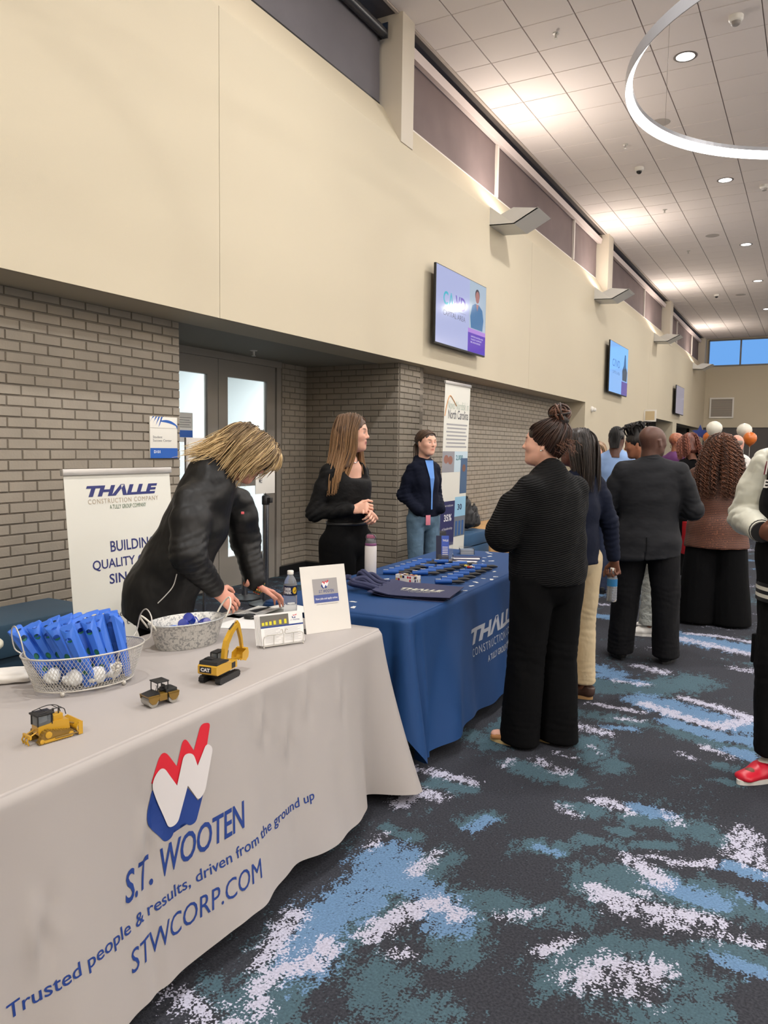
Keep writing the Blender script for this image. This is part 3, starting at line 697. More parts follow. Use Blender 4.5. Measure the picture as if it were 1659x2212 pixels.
# ---- ring pendant (position from its suspension wire)
RZ = 4.9
pts = np.array([onz(x, y, RZ)[:2] for x, y in ((1353, 225), (1659, 345), (1500, 322), (1395, 290), (1366, 150))])
A_ = np.c_[2*pts, np.ones(len(pts))]; sol = np.linalg.lstsq(A_, (pts**2).sum(1), rcond=None)[0]
rc = sol[:2]; rr = math.sqrt(sol[2]+(rc**2).sum())
print('ring', rc, rr)
r = empty('ring_pendant', (rc[0], rc[1], RZ), 0, 'large glowing ring pendant light hung on wires from the ceiling', 'pendant light')
def ring(prof, n=128):
    V = []; F = []; m = len(prof)
    for i in range(n):
        a = 2*math.pi*i/n
        for (dr, z) in prof: V.append(((rr+dr)*math.cos(a), (rr+dr)*math.sin(a), z))
    for i in range(n):
        for j in range(m): F.append((i*m+j, ((i+1) % n)*m+j, ((i+1) % n)*m+(j+1) % m, i*m+(j+1) % m))
    return V, F
b = MB(); b.add(*ring([(0, -.004), (.004, 0), (.004, .11), (-.062, .11), (-.062, .070), (-.058, .070), (-.058, .10), (-.004, .10)]), smooth=False); b.build('housing', mat('ring_housing', srgb(150, 150, 154), .35, .3), r)
b = MB(); b.add(*ring([(-.001, -.003), (-.001, .03), (-.057, .09), (-.060, .072)]), smooth=False); b.build('diffuser', mat('ring_light', (1, 1, 1), .5, emit=(1, .96, .90), estr=7), r)
for k in range(4):
    p = onz(1451, 297, RZ)[:2]-rc; a0 = math.atan2(p[1], p[0]); a = a0+k*math.pi/2
    x, y = (rr-.03)*math.cos(a), (rr-.03)*math.sin(a)
    b = MB(); b.tube([(x, y, .1), (x, y, Z_CEIL-RZ)], .0022, 6); b.build('wire', mat('wire', srgb(150, 140, 132), .5, .5), r)
    b = MB(); b.lathe([(.03, 0), (.03, -.012), (.008, -.03)], 16, Matrix.Translation((x, y, Z_CEIL-RZ))); b.build('ceiling_cup', M_white, r)
a = a0-1.1; x, y = (rr-.03)*math.cos(a), (rr-.03)*math.sin(a)
b = MB(); b.tube(spline([(x, y, .1), (x+.01, y+.01, .4), (x-.008, y, .7), (x+.008, y, 1.0), (x, y, Z_CEIL-RZ)], 6), .005, 8); b.build('power_cord', mat('cord_grey', srgb(140, 124, 116), .6), r)
# its twin further back in the hall, seen only as a reflection in the near television
r2 = empty('ring_pendant', (rc[0]+.3, rc[1]-5.2, RZ), 0, 'ring pendant light behind the camera, reflected in the television', 'pendant light')
for ch in list(r.children):
    c = ch.copy(); col.objects.link(c); c.parent = r2

# ---- televisions
def tv(y0, y1, z0, z1, name_lab, page):
    X = -3.965; r = empty('television', (X, (y0+y1)/2, z0), 0, name_lab, 'television', 'wall televisions')
    W_, H_ = y1-y0, z1-z0
    b = MB(); b.box((-.03, -W_/2, 0), (0, W_/2, H_), bev=.004); b.build('bezel', M_black, r)
    b = MB(); b.box((-.075, -W_*.4, H_*.06), (-.03, W_*.4, H_*.8), bev=.01); b.build('rear_housing', M_black, r)
    b = MB(); b.box((-.11, -.2, H_*.3), (-.075, .2, H_*.7)); b.build('wall_bracket', M_black, r)
    sc = sheet((0.0, -W_/2+.012, .02), (0, W_-.024, 0), (0, 0, H_-.03), .0012)
    def em(nm, c, s=1.0): return mat('screen_'+nm, (0.01, 0.01, 0.01), .08, emit=srgb(*c), estr=s)
    if page == 1:
        b = MB(); poly2(b, rect2(0, 1, 0, 1), sc); o = b.build('screen', em('lilac', (176, 184, 226), .85), r)
        sc2 = sheet((0.0, -W_/2+.012, .02), (0, W_-.024, 0), (0, 0, H_-.03), .0025); sc3 = sheet((0.0, -W_/2+.012, .02), (0, W_-.024, 0), (0, 0, H_-.03), .0035)
        b = MB(); poly2(b, rect2(.64, 1, 0, 1), sc2); b.build('photo_panel', em('photo', (178, 196, 214), .8), o)
        b = MB(); poly2(b, rect2(.62, 1, 0, .27), sc3); b.build('text_panel', em('violet', (98, 62, 190), .8), o)
        b = MB(); poly2(b, rect2(.62, 1, .27, .33), sc3); b.build('text_panel', em('pink', (186, 140, 226), .8), o)
        b = MB(); lettering(b, 'C', .13, .22, .52, .70, sc2, bold=.02); lettering(b, 'Λ', .23, .32, .51, .70, sc2, bold=.02); b.build('lettering', em('teal', (70, 180, 200), .9), o)
        b = MB(); lettering(b, 'V', .36, .45, .51, .70, sc2, bold=.02); lettering(b, 'D', .46, .56, .52, .70, sc2, bold=.02); poly2(b, [(.325, .55), (.335, .55), (.36, .61), (.35, .62)], sc2); b.build('lettering', em('purple', (110, 90, 190), .9), o)
        b = MB(); lettering(b, 'CAPITAL AREA', .13, .56, .38, .45, sc2); poly2(b, rect2(.12, .57, .487, .49), sc2); b.build('lettering', em('greytext', (110, 112, 140), .8), o)
        b = MB()
        for k, yy in enumerate((.21, .17, .13)): lettering(b, ['OPPORTUNITIES AND', 'TALENT SUPPORT', 'BUSINESS'][k], .68, .95-.03*k, yy, yy+.022, sheet((0.0, -W_/2+.012, .02), (0, W_-.024, 0), (0, 0, H_-.03), .0045))
        b.build('lettering', em('white', (230, 220, 245), .8), o)
        b = MB(); poly2(b, [(.68, .34), (.66, .50), (.70, .66), (.76, .70), (.84, .70), (.92, .64), (.95, .50), (.93, .34)], sc3); b.build('pictured_clothing', em('scrub', (66, 122, 172), .8), o)
        b = MB(); poly2(b, disc2(.805, .80, .042, .085), sheet((0.0, -W_/2+.012, .02), (0, W_-.024, 0), (0, 0, H_-.03), .0045)); poly2(b, [(.775, .70), (.835, .70), (.805, .60)], sheet((0.0, -W_/2+.012, .02), (0, W_-.024, 0), (0, 0, H_-.03), .0045)); b.build('pictured_face', em('face', (176, 120, 116), .8), o)
        b = MB(); poly2(b, disc2(.805, .83, .05, .085), sc3); b.build('pictured_hair', em('hair', (70, 66, 78), .8), o)
    elif page == 2:
        b = MB(); poly2(b, rect2(0, 1, 0, 1), sc); o = b.build('screen', em('skyblue', (130, 180, 240), .95), r)
        sc2 = sheet((0.0, -W_/2+.012, .02), (0, W_-.024, 0), (0, 0, H_-.03), .004)
        b = MB(); poly2(b, rect2(.66, 1, 0, .28), sc2); b.build('text_panel', em('violet2', (96, 84, 170), .8), o)
        b = MB(); poly2(b, [(.70, .3), (.68, .5), (.76, .62), (.8, .85), (.86, .85), (.9, .6), (.97, .5), (.95, .3)], sc2); b.build('pictured_person', em('dk', (70, 88, 110), .8), o)
        b = MB(); lettering(b, 'CΛVD', .14, .54, .52, .68, sc2, bold=.01); lettering(b, 'CAPITAL AREA', .16, .55, .38, .44, sc2); b.build('lettering', em('blueink', (86, 120, 180), .8), o)
    else:
        b = MB(); poly2(b, rect2(0, 1, 0, 1), sc); b.build('screen', mat('screen_off', (.12, .12, .15), .08, emit=srgb(150, 148, 170), estr=.5), r)  # plain grey screen with a faint even glow
tv(8.28, 9.86, 2.79, 3.72, 'nearest wall television with a purple and blue advertisement', 1)
tv(17.05, 18.9, 2.84, 3.96, 'second wall television showing a mostly blue advertisement', 2)
tv(26.3, 28.0, 2.80, 3.72, 'third and farthest wall television with a grey screen', 3)

# ---- small fittings
def simple(name, mb, m, lab, cat, loc=(0, 0, 0), group=None):
    o = mb.build(name, m); o.location = tuple(loc); return tag(o, lab, cat, group)
p = onx(1277, 884, WX); r = empty('motion_sensor', p, 0, 'white round sensor on the wall beside the long recess', 'sensor')
b = MB(); b.lathe([(.06, 0), (.06, .03), (.04, .05)], 20, Matrix.Rotation(math.pi/2, 4, 'Y')); b.build('base', M_white, r)
b = MB(); b.sphere((.06, .02, -.01), .045, 16); b.build('eye', M_white, r)
p = onx(1391, 898, WX)
r = empty('exit_sign', p, 0, 'small white framed projecting sign above the far recess', 'sign')
b = MB(); b.box((0, -.02, -.16), (.32, .02, .16), bev=.004); b.build('frame', M_white, r)
b = MB(); b.box((.04, -.024, -.12), (.28, -.02, .12)); b.build('face', mat('sign_face', srgb(196, 176, 140), .5), r)
mb = MB(); c = (-3.41, Y1-.02, 3.4)
r = empty('wall_vent', c, 0, 'square return air grille with white frame on the end wall', 'vent')
b = MB(); b.box((-.46, -.03, -.42), (.46, 0, -.36)); b.box((-.46, -.03, .36), (.46, 0, .42)); b.box((-.46, -.03, -.36), (-.40, 0, .36)); b.box((.40, -.03, -.36), (.46, 0, .36)); b.build('frame', M_white, r)
b = MB()
for k in range(18): b.box((-.40, -.015, -.36+k*.04), (.40, -.005, -.36+k*.04+.026))
b.build('louvres', mat('louvre', srgb(160, 152, 144), .6), r)
# door alarm box on the brick pillar corner
p = onx(872, 1044, -4.22)
r = empty('wall_box', (-4.225, 8.02, 1.13), 0, 'small black device on the corner of the brick pillar', 'wall box')
b = MB(); b.box((0, -.03, -.085), (.05, .05, .085), bev=.004); b.build('case', M_black, r)
b = MB(); b.box((0, .055, -.085), (.02, .22, .085), bev=.003); b.build('button_plate', mat('steel_plate', srgb(120, 116, 110), .35, .6), r)
b = MB(); b.lathe([(.03, .02), (.03, .026)], 20, TR(0, .14, 0, ry=math.pi/2)); b.build('button', mat('steel_button', srgb(150, 146, 140), .3, .6), r)
# room sign
A = onx(323, 902, BX+.02); B_ = onx(382, 908, BX+.02)
y0, y1 = A[1], B_[1]
r = empty('room_sign', (BX+.012, (y0+y1)/2, 1.44), 0, 'white and blue room sign on the brick wall reading Student Success Center', 'sign')
hw = (y1-y0)/2; hh = .325
b = MB(); b.box((0, -hw, 0), (.012, hw, hh), bev=.002); b.build('plate', mat('sign_white', srgb(232, 228, 218), .4), r)
sf = sheet((.012, -hw, 0), (0, 2*hw, 0), (0, 0, hh), .0008); sf2 = sheet((.012, -hw, 0), (0, 2*hw, 0), (0, 0, hh), .0016)
b = MB(); poly2(b, rect2(0, 1, 0, .245), sf)
for k in range(4):
    x = k*.10; poly2(b, [(x, .75+.04*(3-k)*.9), (x+.045, .80+.045*(3-k)), (x+.16, 1.0), (x+.10, 1.0)], sf)
arc = [(.36+.64*t, .90+.07*math.sin(t*2.2)-.16*t*t*1.0) for t in np.linspace(0, 1, 12)]
poly2(b, arc+[(1.0, .70)]+[(x, y-.02-.05*math.sin(i/11*3.0)) for i, (x, y) in reversed(list(enumerate(arc)))][1:-1], sf)
b.build('blue_band', mat('sign_blue', srgb(24, 88, 176), .4), r)
b = MB(); lettering(b, 'Student\nSuccess Center', .10, .78, .40, .54, sf); b.build('lettering', mat('ink_grey', srgb(90, 92, 100), .6), r)
b = MB(); lettering(b, 'D101', .13, .36, .12, .19, sf2, bold=.02); b.build('lettering', mat('ink_white', srgb(235, 238, 245), .5), r)
b = MB(); poly2(b, rect2(0, 1, .725, .732), sf); b.build('seam', mat('ink_seam', srgb(150, 140, 130), .6), r)
# notice sheet taped inside the left door's glass
a = onx(388, 890, DX+.03); c = onx(413, 955, DX+.03)
r = empty('posted_notice', (DX+.004, (a[1]+c[1])/2, c[2]), 0, 'white and blue notice sheet taped to the left glass door', 'notice')
hw = .13; hh = a[2]-c[2]
b = MB(); b.box((0, -hw, 0), (.002, hw, hh)); b.build('paper', mat('paper', srgb(225, 225, 222), .7), r)
b = MB(); sf = sheet((.002, -hw, 0), (0, 2*hw, 0), (0, 0, hh), .0008); poly2(b, rect2(.05, .98, .16, .40), sf); b.build('blue_panel', mat('sign_blue'), r) if False else b.build('blue_panel', MATS['sign_blue'], r)
b = MB()
for k in range(5): poly2(b, rect2(.12, .9-.08*(k % 2), .5+.08*k, .515+.08*k), sf)
b.build('text_lines', MATS['ink_grey'], r)

# ================================================================== TABLES
TOP = 0.75
M_grey = mat('grey_polyester', srgb(163, 157, 154), 0.6, bump=(700, .12, .0006))
M_blue = mat('blue_polyester', srgb(10, 58, 110), 0.7, bump=(700, .12, .0006))
M_navy = mat('navy_ink', srgb(20, 52, 122), 0.55); M_red = mat('red_ink', srgb(196, 26, 44), 0.55); M_wink = mat('white_ink', srgb(222, 220, 222), 0.5)
M_silverink = mat('silver_ink', srgb(172, 176, 186), 0.5)
class Cloth:
    """rectangular throw over a table; local frame: y along the front, +x front side. s runs round the edge from the far left"""
    def __init__(s, L, W, hem, fold, rise, rad=.045):
        s.L, s.W, s.hem, s.fold, s.rise, s.rad = L, W, hem, fold, rise, rad
        hx, hy = W/2, L/2; r = rad; pts = []
        def arc(cx, cy, a0): return [(cx+r*math.cos(a), cy+r*math.sin(a)) for a in np.linspace(a0, a0+math.pi/2, 14)]
        # start on back side, go: back-left? order: front edge from y=-hy to hy first
        pts += arc(hx-r, -hy+r, -math.pi/2)+arc(hx-r, hy-r, 0)+arc(-hx+r, hy-r, math.pi/2)+arc(-hx+r, -hy+r, math.pi)
        P = np.array(pts+[pts[0]]); seg = np.linalg.norm(np.diff(P, axis=0), axis=1); cs = np.r_[0, np.cumsum(seg)]; s.per = cs[-1]
        s.n = int(s.per/.0125); u = np.linspace(0, s.per, s.n, endpoint=False)
        s.u = u; s.E = np.stack([np.interp(u, cs, P[:, 0]), np.interp(u, cs, P[:, 1])], 1)
        T = np.roll(s.E, -1, 0)-np.roll(s.E, 1, 0); T /= np.linalg.norm(T, axis=1)[:, None]; s.N = np.stack([T[:, 1], -T[:, 0]], 1)
        s.u0 = r*math.pi/2     # start of straight front
    def skirt(s, E, N, u, h):
        """h 0 at the top edge .. 1 at hem. E,N (n,2)"""
        y = E[:, 1]; x = E[:, 0]
        hem = s.hem(x, y, N); z = TOP-(TOP-hem)*h
        d = s.fold(x, y, N, h)
        rnd = .012
        out = np.where(h < .02, 0, 1)*0
        e = np.clip(h/.035, 0, 1); prof = -rnd*(1-e)**2
        p = E+N*(prof+d)[:, None]
        return np.stack([p[:, 0], p[:, 1], z-0*h], 1)
    def mesh(s):
        rows = [0, .004, .012, .025, .04]+list(np.linspace(.07, 1, 34)); V = []; n = s.n
        V.append(np.c_[s.E*0.0, np.full(n, TOP+.004)]*0+np.c_[s.E*.0, np.full(n, TOP+.004)])
        inner = []
        for f in (.5, .8, .95): inner.append(np.c_[s.E*f, np.full(n, TOP+.004)])
        inner.append(np.c_[s.E-s.N*.012, np.full(n, TOP+.004)])
        sk = [s.skirt(s.E, s.N, s.u, np.full(n, h)) for h in rows]
        for k, (a, zz) in enumerate(((.012, .004), (.006, .0032), (.002, .0008))):
            pass
        V = inner+sk
        V = np.concatenate(V+[np.array([[0, 0, TOP+.004]])]); F = []
        R = len(inner)+len(sk)
        for j in range(R-1):
            a = np.arange(n); b_ = (a+1) % n
            F += np.stack([j*n+b_, j*n+a, (j+1)*n+a, (j+1)*n+b_], 1).tolist()
        c = len(V)-1
        F += [(c, i, (i+1) % n) for i in range(n)]
        return V, F
    def front(s, off=.0015):
        """map (y along front, z) -> local xyz on the front skirt"""
        def f(q):
            y = q[:, 0]; z = q[:, 1]; n = len(q); E = np.stack([np.full(n, s.W/2), y], 1); N = np.tile([1.0, 0.0], (n, 1))
            hem = s.hem(E[:, 0], y, N); h = (TOP-z)/(TOP-hem); p = s.skirt(E, N, y, h); e = 2e-3
            p2 = s.skirt(E+[0, e], N, y, h); sl = (p2[:, 0]-p[:, 0])/e
            nn = np.stack([np.ones(n), -sl, np.full(n, .12)], 1); nn /= np.linalg.norm(nn, axis=1)[:, None]
            p[:, 2] = z; return p+nn*off
        return f
def gsn(v, c, w): return np.exp(-((v-c)/w)**2)
# ---- grey-clothed table
a1_, b1_ = np.array([-1.534, 1.023]), np.array([-1.602, 2.892]); dv = (b1_-a1_)/np.linalg.norm(b1_-a1_)
rz1 = math.atan2(-dv[0], dv[1]); L1, W1 = 2.44, .82
ctr = b1_ - dv*(L1/2-.01) - np.array([dv[1], -dv[0]])*(W1/2)
def fold1(x, y, N, h):
    fr = np.clip(N[:, 0], 0, 1)**2; en = np.clip(N[:, 1], 0, 1)**2; bk = np.clip(-N[:, 0], 0, 1)
    flare = .10*h**1.2
    w = .017*h**1.1*(np.sin(y*11+.6)+.35*np.sin(y*23+1.1)+.12*np.sin(y*41))*fr
    w += -.010*gsn(y, .02, .05)*h*fr+ .018*gsn(y, .16, .06)*h*fr - .012*gsn(y, -.27, .03)*np.clip(h*2, 0, 1)*fr
    for yy, hh, am in ((.28, .2, .007), (.55, .18, .006), (.78, .28, .006), (-.27, .42, .009), (-.62, .5, .008), (.42, .33, .006), (-.9, .3, .008)):   # pinched creases from the box folds
        w += 1.5*am*gsn(y+.02*(h-hh), yy, .016)*gsn(h, hh, .09)*fr - am*1.3*gsn(y+.15*(h-hh), yy+.035, .022)*gsn(h, hh, .12)*fr + .8*am*gsn(y-.3*(h-hh), yy+.05, .018)*gsn(h, hh-.05, .08)*fr
    cor = np.clip(2*np.abs(N[:, 0]*N[:, 1]), 0, 1)
    w += -.085*gsn(y, L1/2-.17, .075)*fr*h**1.6 + .05*gsn(y, L1/2-.02, .09)*h**1.4*fr
    w += (.07*cor)*h**1.3
    w += .02*en*h*np.sin(x*16+1)-.05*en*h
    return flare*(1-bk*.8)*(1-.3*en)+w
def hem1(x, y, N):
    fr = np.clip(N[:, 0], 0, 1)
    return .085+.012*np.sin(y*6)*fr+.003*np.sin(y*17+1)*fr-.05*gsn(y, L1/2, .16)*fr-.05*np.clip(N[:, 1], 0, 1)
C1 = Cloth(L1, W1, hem1, fold1, 0)
V, F = C1.mesh(); o = mesh_obj('tablecloth', V, F, M_grey, smooth=True); o.location = (*ctr, 0); o.rotation_euler = (0, 0, rz1)
tag(o, 'light grey printed tablecloth draped over the nearest table', 'tablecloth')
T1 = o; yt = L1/2-.01      # local y of world right end
def l1(Y): return (Y-b1_[1])/dv[1]+yt      # world Y on the front line -> local y
fm = C1.front(); fm2 = C1.front(.0042); fm3 = C1.front(.0030)
def rounded_path(pts, r, n=6):
    """round the corners of a polygon"""
    out = []; m = len(pts)
    for i in range(m):
        p0, p, p1 = np.array(pts[i-1], float), np.array(pts[i], float), np.array(pts[(i+1) % m], float)
        a = p0-p; b_ = p1-p; la, lb = np.linalg.norm(a), np.linalg.norm(b_); rr_ = r[i] if not np.isscalar(r) else r
        if rr_ <= 0: out.append(tuple(p)); continue
        t = min(rr_, la*.48, lb*.48); q0 = p+a/la*t; q1 = p+b_/lb*t
        for k in range(n+1):
            s_ = k/n; out.append(tuple(q0*(1-s_)**2+2*p*s_*(1-s_)+q1*s_*s_))
    return out
def W_logo(mb_r, mb_w, mb_b, x0, x1, y0, y1, mp, mp2, cut=None):
    """three-band W mark"""
    sx = (x1-x0); sy = (y1-y0)
    def S(q): return [(x0+a*sx, y0+b_*sy) for a, b_ in q]
    # red outer top band, white middle W, blue lower band (italic zig-zag)
    R_ = .07
    red = rounded_path([(.12, .66), (.30, .98), (.47, .70), (.60, 1.0), (.72, .78), (.86, 1.04), (1.0, 1.0), (.86, .62), (.70, .42), (.55, .60), (.42, .44)], [0, .16, 0, .14, 0, .14, .05, 0, 0, 0, 0])
    wht = rounded_path([(.10, .66), (.27, .80), (.44, .50), (.57, .80), (.70, .76), (.74, .60), (.90, .80), (.99, .72), (.80, .28), (.70, .22), (.58, .44), (.40, .10), (.28, .10)], [.16, .12, 0, .12, .08, 0, .14, .08, .12, .06, 0, .12, .06])
    blu = rounded_path([(.12, .58), (0.0, .30), (.22, -.02), (.32, -.02), (.42, .18), (.55, -.0), (.64, .0), (.80, .30), (.70, .22), (.58, .42), (.40, .12)], [0, .08, .10, .05, 0, .10, .06, 0, 0, 0, 0])
    poly2(mb_r, S(red), mp, cut); poly2(mb_b, S(blu), mp, cut); poly2(mb_w, S(wht), mp2, cut)
def front_box(mb, txt, Ya, Yb, z0, z1, mp, sl=0.0, **kw):
    lettering(mb, txt, l1(Ya), l1(Yb), z0, z1, mp, **kw)
r_, w_, b_ = MB(), MB(), MB()
W_logo(r_, w_, b_, l1(1.435), l1(1.725), .445, .705, fm, fm2, .02)
r_.build('emblem_red', M_red, T1); w_.build('emblem_white', mat('white_print', srgb(205, 200, 200), .5), T1); b_.build('emblem_blue', M_navy, T1)
b = MB(); front_box(b, 'S.T. WOOTEN', 1.335, 1.825, .352, .432, fm, bold=.012, shear=.28, spacing=.95, cut=.08); b.build('lettering', M_navy, T1)
b = MB(); front_box(b, 'Trusted people & results, driven from the ground up', .985, 2.215, .268, .312, fm, bold=.008, cut=.25); b.build('lettering', M_navy, T1)
b = MB(); front_box(b, 'STWCORP.COM', 1.325, 1.86, .178, .236, fm, shear=.18, cut=.1); b.build('lettering', M_navy, T1)
def folding_table(loc, rz, L, W, lab):
    r = empty('folding_table', (*loc, 0), rz, lab, 'table')
    b = MB(); b.box((-W/2+.03, -L/2+.03, TOP-.045), (W/2-.03, L/2-.03, TOP-.004), bev=.005); b.build('tabletop', mat('table_plastic', srgb(190, 188, 184), .6), r)
    for sy in (-1, 1):
        for sx in (-1, 1):
            b = MB(); b.tube([(sx*(W/2-.12), sy*(L/2-.25), TOP-.045), (sx*(W/2-.10), sy*(L/2-.22), .02), (sx*(W/2-.10), sy*(L/2-.22), 0)], .014, 10); b.build('leg', mat('leg_metal', srgb(70, 70, 74), .4, .8), r)
    return r
folding_table(ctr, rz1, L1, W1, 'folding table under the light grey cloth')

# ---- blue-clothed table
a2_, b2_ = np.array([-1.592, 3.114]), np.array([-1.651, 4.444]); dv2 = (b2_-a2_)/np.linalg.norm(b2_-a2_)
rz2 = math.atan2(-dv2[0], dv2[1]); L2, W2 = 2.50, .84
ctr2 = a2_ + dv2*(L2/2-.01) - np.array([dv2[1], -dv2[0]])*(W2/2)
def fold2(x, y, N, h):
    fr = np.clip(N[:, 0], 0, 1)**2; en = np.clip(-N[:, 1], 0, 1)**2; bk = np.clip(-N[:, 0], 0, 1)
    cor = np.clip(2*np.abs(N[:, 0]*N[:, 1]), 0, 1)
    w = .016*h*(np.sin(y*9+2.0)+.5*np.sin(y*21))*fr
    w += .03*gsn(y+.35*(h-.5), -L2/2+.55, .10)*h*fr - .03*gsn(y+.30*(h-.5), -L2/2+.30, .09)*h*fr
    w += .045*gsn(y, -L2/2+.03, .03)*h*fr-.05*gsn(y, -L2/2+.085, .028)*h**.8*fr + .03*gsn(y, -L2/2+.13, .03)*h*fr
    w += .035*cor*h - .05*en*gsn(x, W2/2-.09, .03)*h**.8 + .02*en*np.sin(x*20)*h
    return (.07*h**1.2)*(1-bk*.7)*(1-.6*en)+w
def hem2(x, y, N):
    fr = np.clip(N[:, 0], 0, 1); en = np.clip(-N[:, 1], 0, 1)
    return .075+.01*np.sin(y*7)*fr+.19*en**1.5+.08*np.clip(N[:, 1], 0, 1)
C2 = Cloth(L2, W2, hem2, fold2, 0)
V, F = C2.mesh(); T2 = mesh_obj('tablecloth', V, F, M_blue, smooth=True); T2.location = (*ctr2, 0); T2.rotation_euler = (0, 0, rz2)
tag(T2, 'royal blue printed tablecloth draped over the second table', 'tablecloth')
def l2(Y): return (Y-a2_[1])/dv2[1]-L2/2+.01
g = C2.front()
b = MB(); lettering(b, 'THΛLLE', l2(3.905), l2(4.78), .452, .545, g, bold=.045, shear=.3, cut=.15); b.build('lettering', M_silverink, T2)
b = MB(); lettering(b, 'CONSTRUCTION COMPANY', l2(3.915), l2(4.83), .382, .428, g, spacing=1.25, cut=.2); b.build('lettering', M_silverink, T2)
b = MB(); lettering(b, 'A TULLY GROUP COMPANY', l2(4.12), l2(4.66), .312, .348, g, bold=.015, shear=.2, cut=.2); b.build('lettering', M_silverink, T2)
folding_table(ctr2, rz2, L2, W2, 'folding table under the royal blue cloth')

ZT = TOP+.0045       # surface of the cloths
def on(px, py, z=0.0): return onz(px, py, ZT+z)
def face(a, b): d = np.array(b)-np.array(a); return math.atan2(d[1], d[0])

# ================================================================== ON THE GREY TABLE
M_wire = mat('white_wire', srgb(190, 186, 178), .4, .3)
# ---- oval wire basket
Lr, Rr = onz(47, 1424, ZT+.128), onz(312, 1382, ZT+.128)
bc = (Lr+Rr)/2; ang = face(Lr[:2], Rr[:2]); ra = np.linalg.norm((Rr-Lr)[:2])/2; print('basket ra', ra, 'ang', math.degrees(ang), bc)
base = on(182, 1474); print('base ctr', base)
bcx = (bc[:2]+base[:2])/2
basket = empty('wire_basket', (*bcx, ZT), ang, 'oval white wire mesh basket full of blue slotted strips', 'basket')
HB, rb_ = .125, ra*.62
def wall(t, h):   # oval wall point
    k = .80+.20*h; return np.array([ra*k*math.cos(t), rb_*k*math.sin(t), .014+h*(HB-.014)])
for nm, h, rad in (('rim', 1, .0028), ('base_ring', 0, .0025)):
    b = MB(); b.tube([wall(t, h) for t in np.linspace(0, 2*math.pi, 64, endpoint=False)], rad, 8, closed=True); b.build(nm, M_wire, basket)
b = MB(); NW = 96
for k in range(NW):
    t0 = 2*math.pi*k/NW
    for sgn in (-1, 1): b.tube([wall(t0+sgn*.36*h, h) for h in np.linspace(0, 1, 9)], .00075, 4, caps=False)
b.build('mesh_wall', M_wire, basket)
b = MB()
for k in range(-9, 10):
    x = k*ra*.8/9.5; yy = rb_*.8*math.sqrt(max(0, 1-(x/(ra*.8))**2)); b.tube([(x, -yy, .014), (x, yy, .014)], .0009, 4)
for k in range(-5, 6):
    y = k*rb_*.8/5.5; xx = ra*.8*math.sqrt(max(0, 1-(y/(rb_*.8))**2)); b.tube([(-xx, y, .0145), (xx, y, .0145)], .0009, 4)
b.build('mesh_floor', M_wire, basket)
for t in (-.9, -2.25, .9, 2.25):
    p = wall(t, 0); b = MB(); b.sphere((p[0], p[1], .008), .008, 12); b.build('ball_foot', M_wire, basket)
for t in (-math.pi/2+.35, -math.pi/2-.35+math.pi, math.pi/2-.2):
    b = MB(); b.tube([wall(t, h)*[1.01, 1.01, 1] for h in np.linspace(0, 1, 6)], .0022, 6); b.build('upright', M_wire, basket)
p = wall(-math.pi/2+.35, .55)*[1.03, 1.05, 1]; b = MB()
for k in range(10):
    a = k*math.pi/5; b.sphere((p[0]+.013*math.cos(a), p[1]-.002, p[2]+.013*math.sin(a)), .0045, 8, sc=(1, .4, 1))
b.sphere((p[0], p[1]-.004, p[2]), .007, 10); b.build('rosette', M_wire, basket)
for sx in (-1, 1):
    x = sx*ra; b = MB()
    b.tube(spline([(x*.93, -.045, HB), (x*1.02, -.055, HB+.02), (x*1.07, -.045, HB+.075), (x*1.08, 0, HB+.10), (x*1.07, .045, HB+.075), (x*1.02, .055, HB+.02), (x*.93, .045, HB)], 7), .0022, 8); b.build('handle', M_wire, basket)
# strips standing in the basket
M_strip = mat('blue_foam', srgb(52, 104, 200), .45); M_green = mat('green_insert', srgb(40, 120, 90), .5)
def plate_holes(w, h, holes, t, corner=.006, tilt=0.0, tab=0.0):
    bm = bmesh.new(); edges = []
    def loop(pts):
        vs = [bm.verts.new((x, y, 0)) for x, y in pts]
        for i in range(len(vs)): edges.append(bm.edges.new((vs[i], vs[(i+1) % len(vs)])))
    loop(rounded_path([(-w/2, 0), (w/2, 0), (w/2, h), (-w/2, h)], corner, 4))
    for (cx_, cy_, rx, ry) in holes: loop(disc2(cx_, cy_, rx, ry, 14))
    bmesh.ops.triangle_fill(bm, edges=edges, use_beauty=True, use_dissolve=False)
    r = bmesh.ops.extrude_face_region(bm, geom=bm.faces[:])
    for v in [e for e in r['geom'] if isinstance(e, bmesh.types.BMVert)]: v.co.z += t
    bmesh.ops.recalc_face_normals(bm, faces=bm.faces[:])
    V = [v.co[:] for v in bm.verts]; bm.verts.index_update(); F = [[v.index for v in f.verts] for f in bm.faces]; bm.free()
    V = np.array(V)
    if tab:      # the top folds back
        m = V[:, 1] > h-tab; e = V[m, 1]-(h-tab); V[m, 2] -= e*.8; V[m, 1] = h-tab+e*.6
    return V, F
random.seed(4)
spots = []
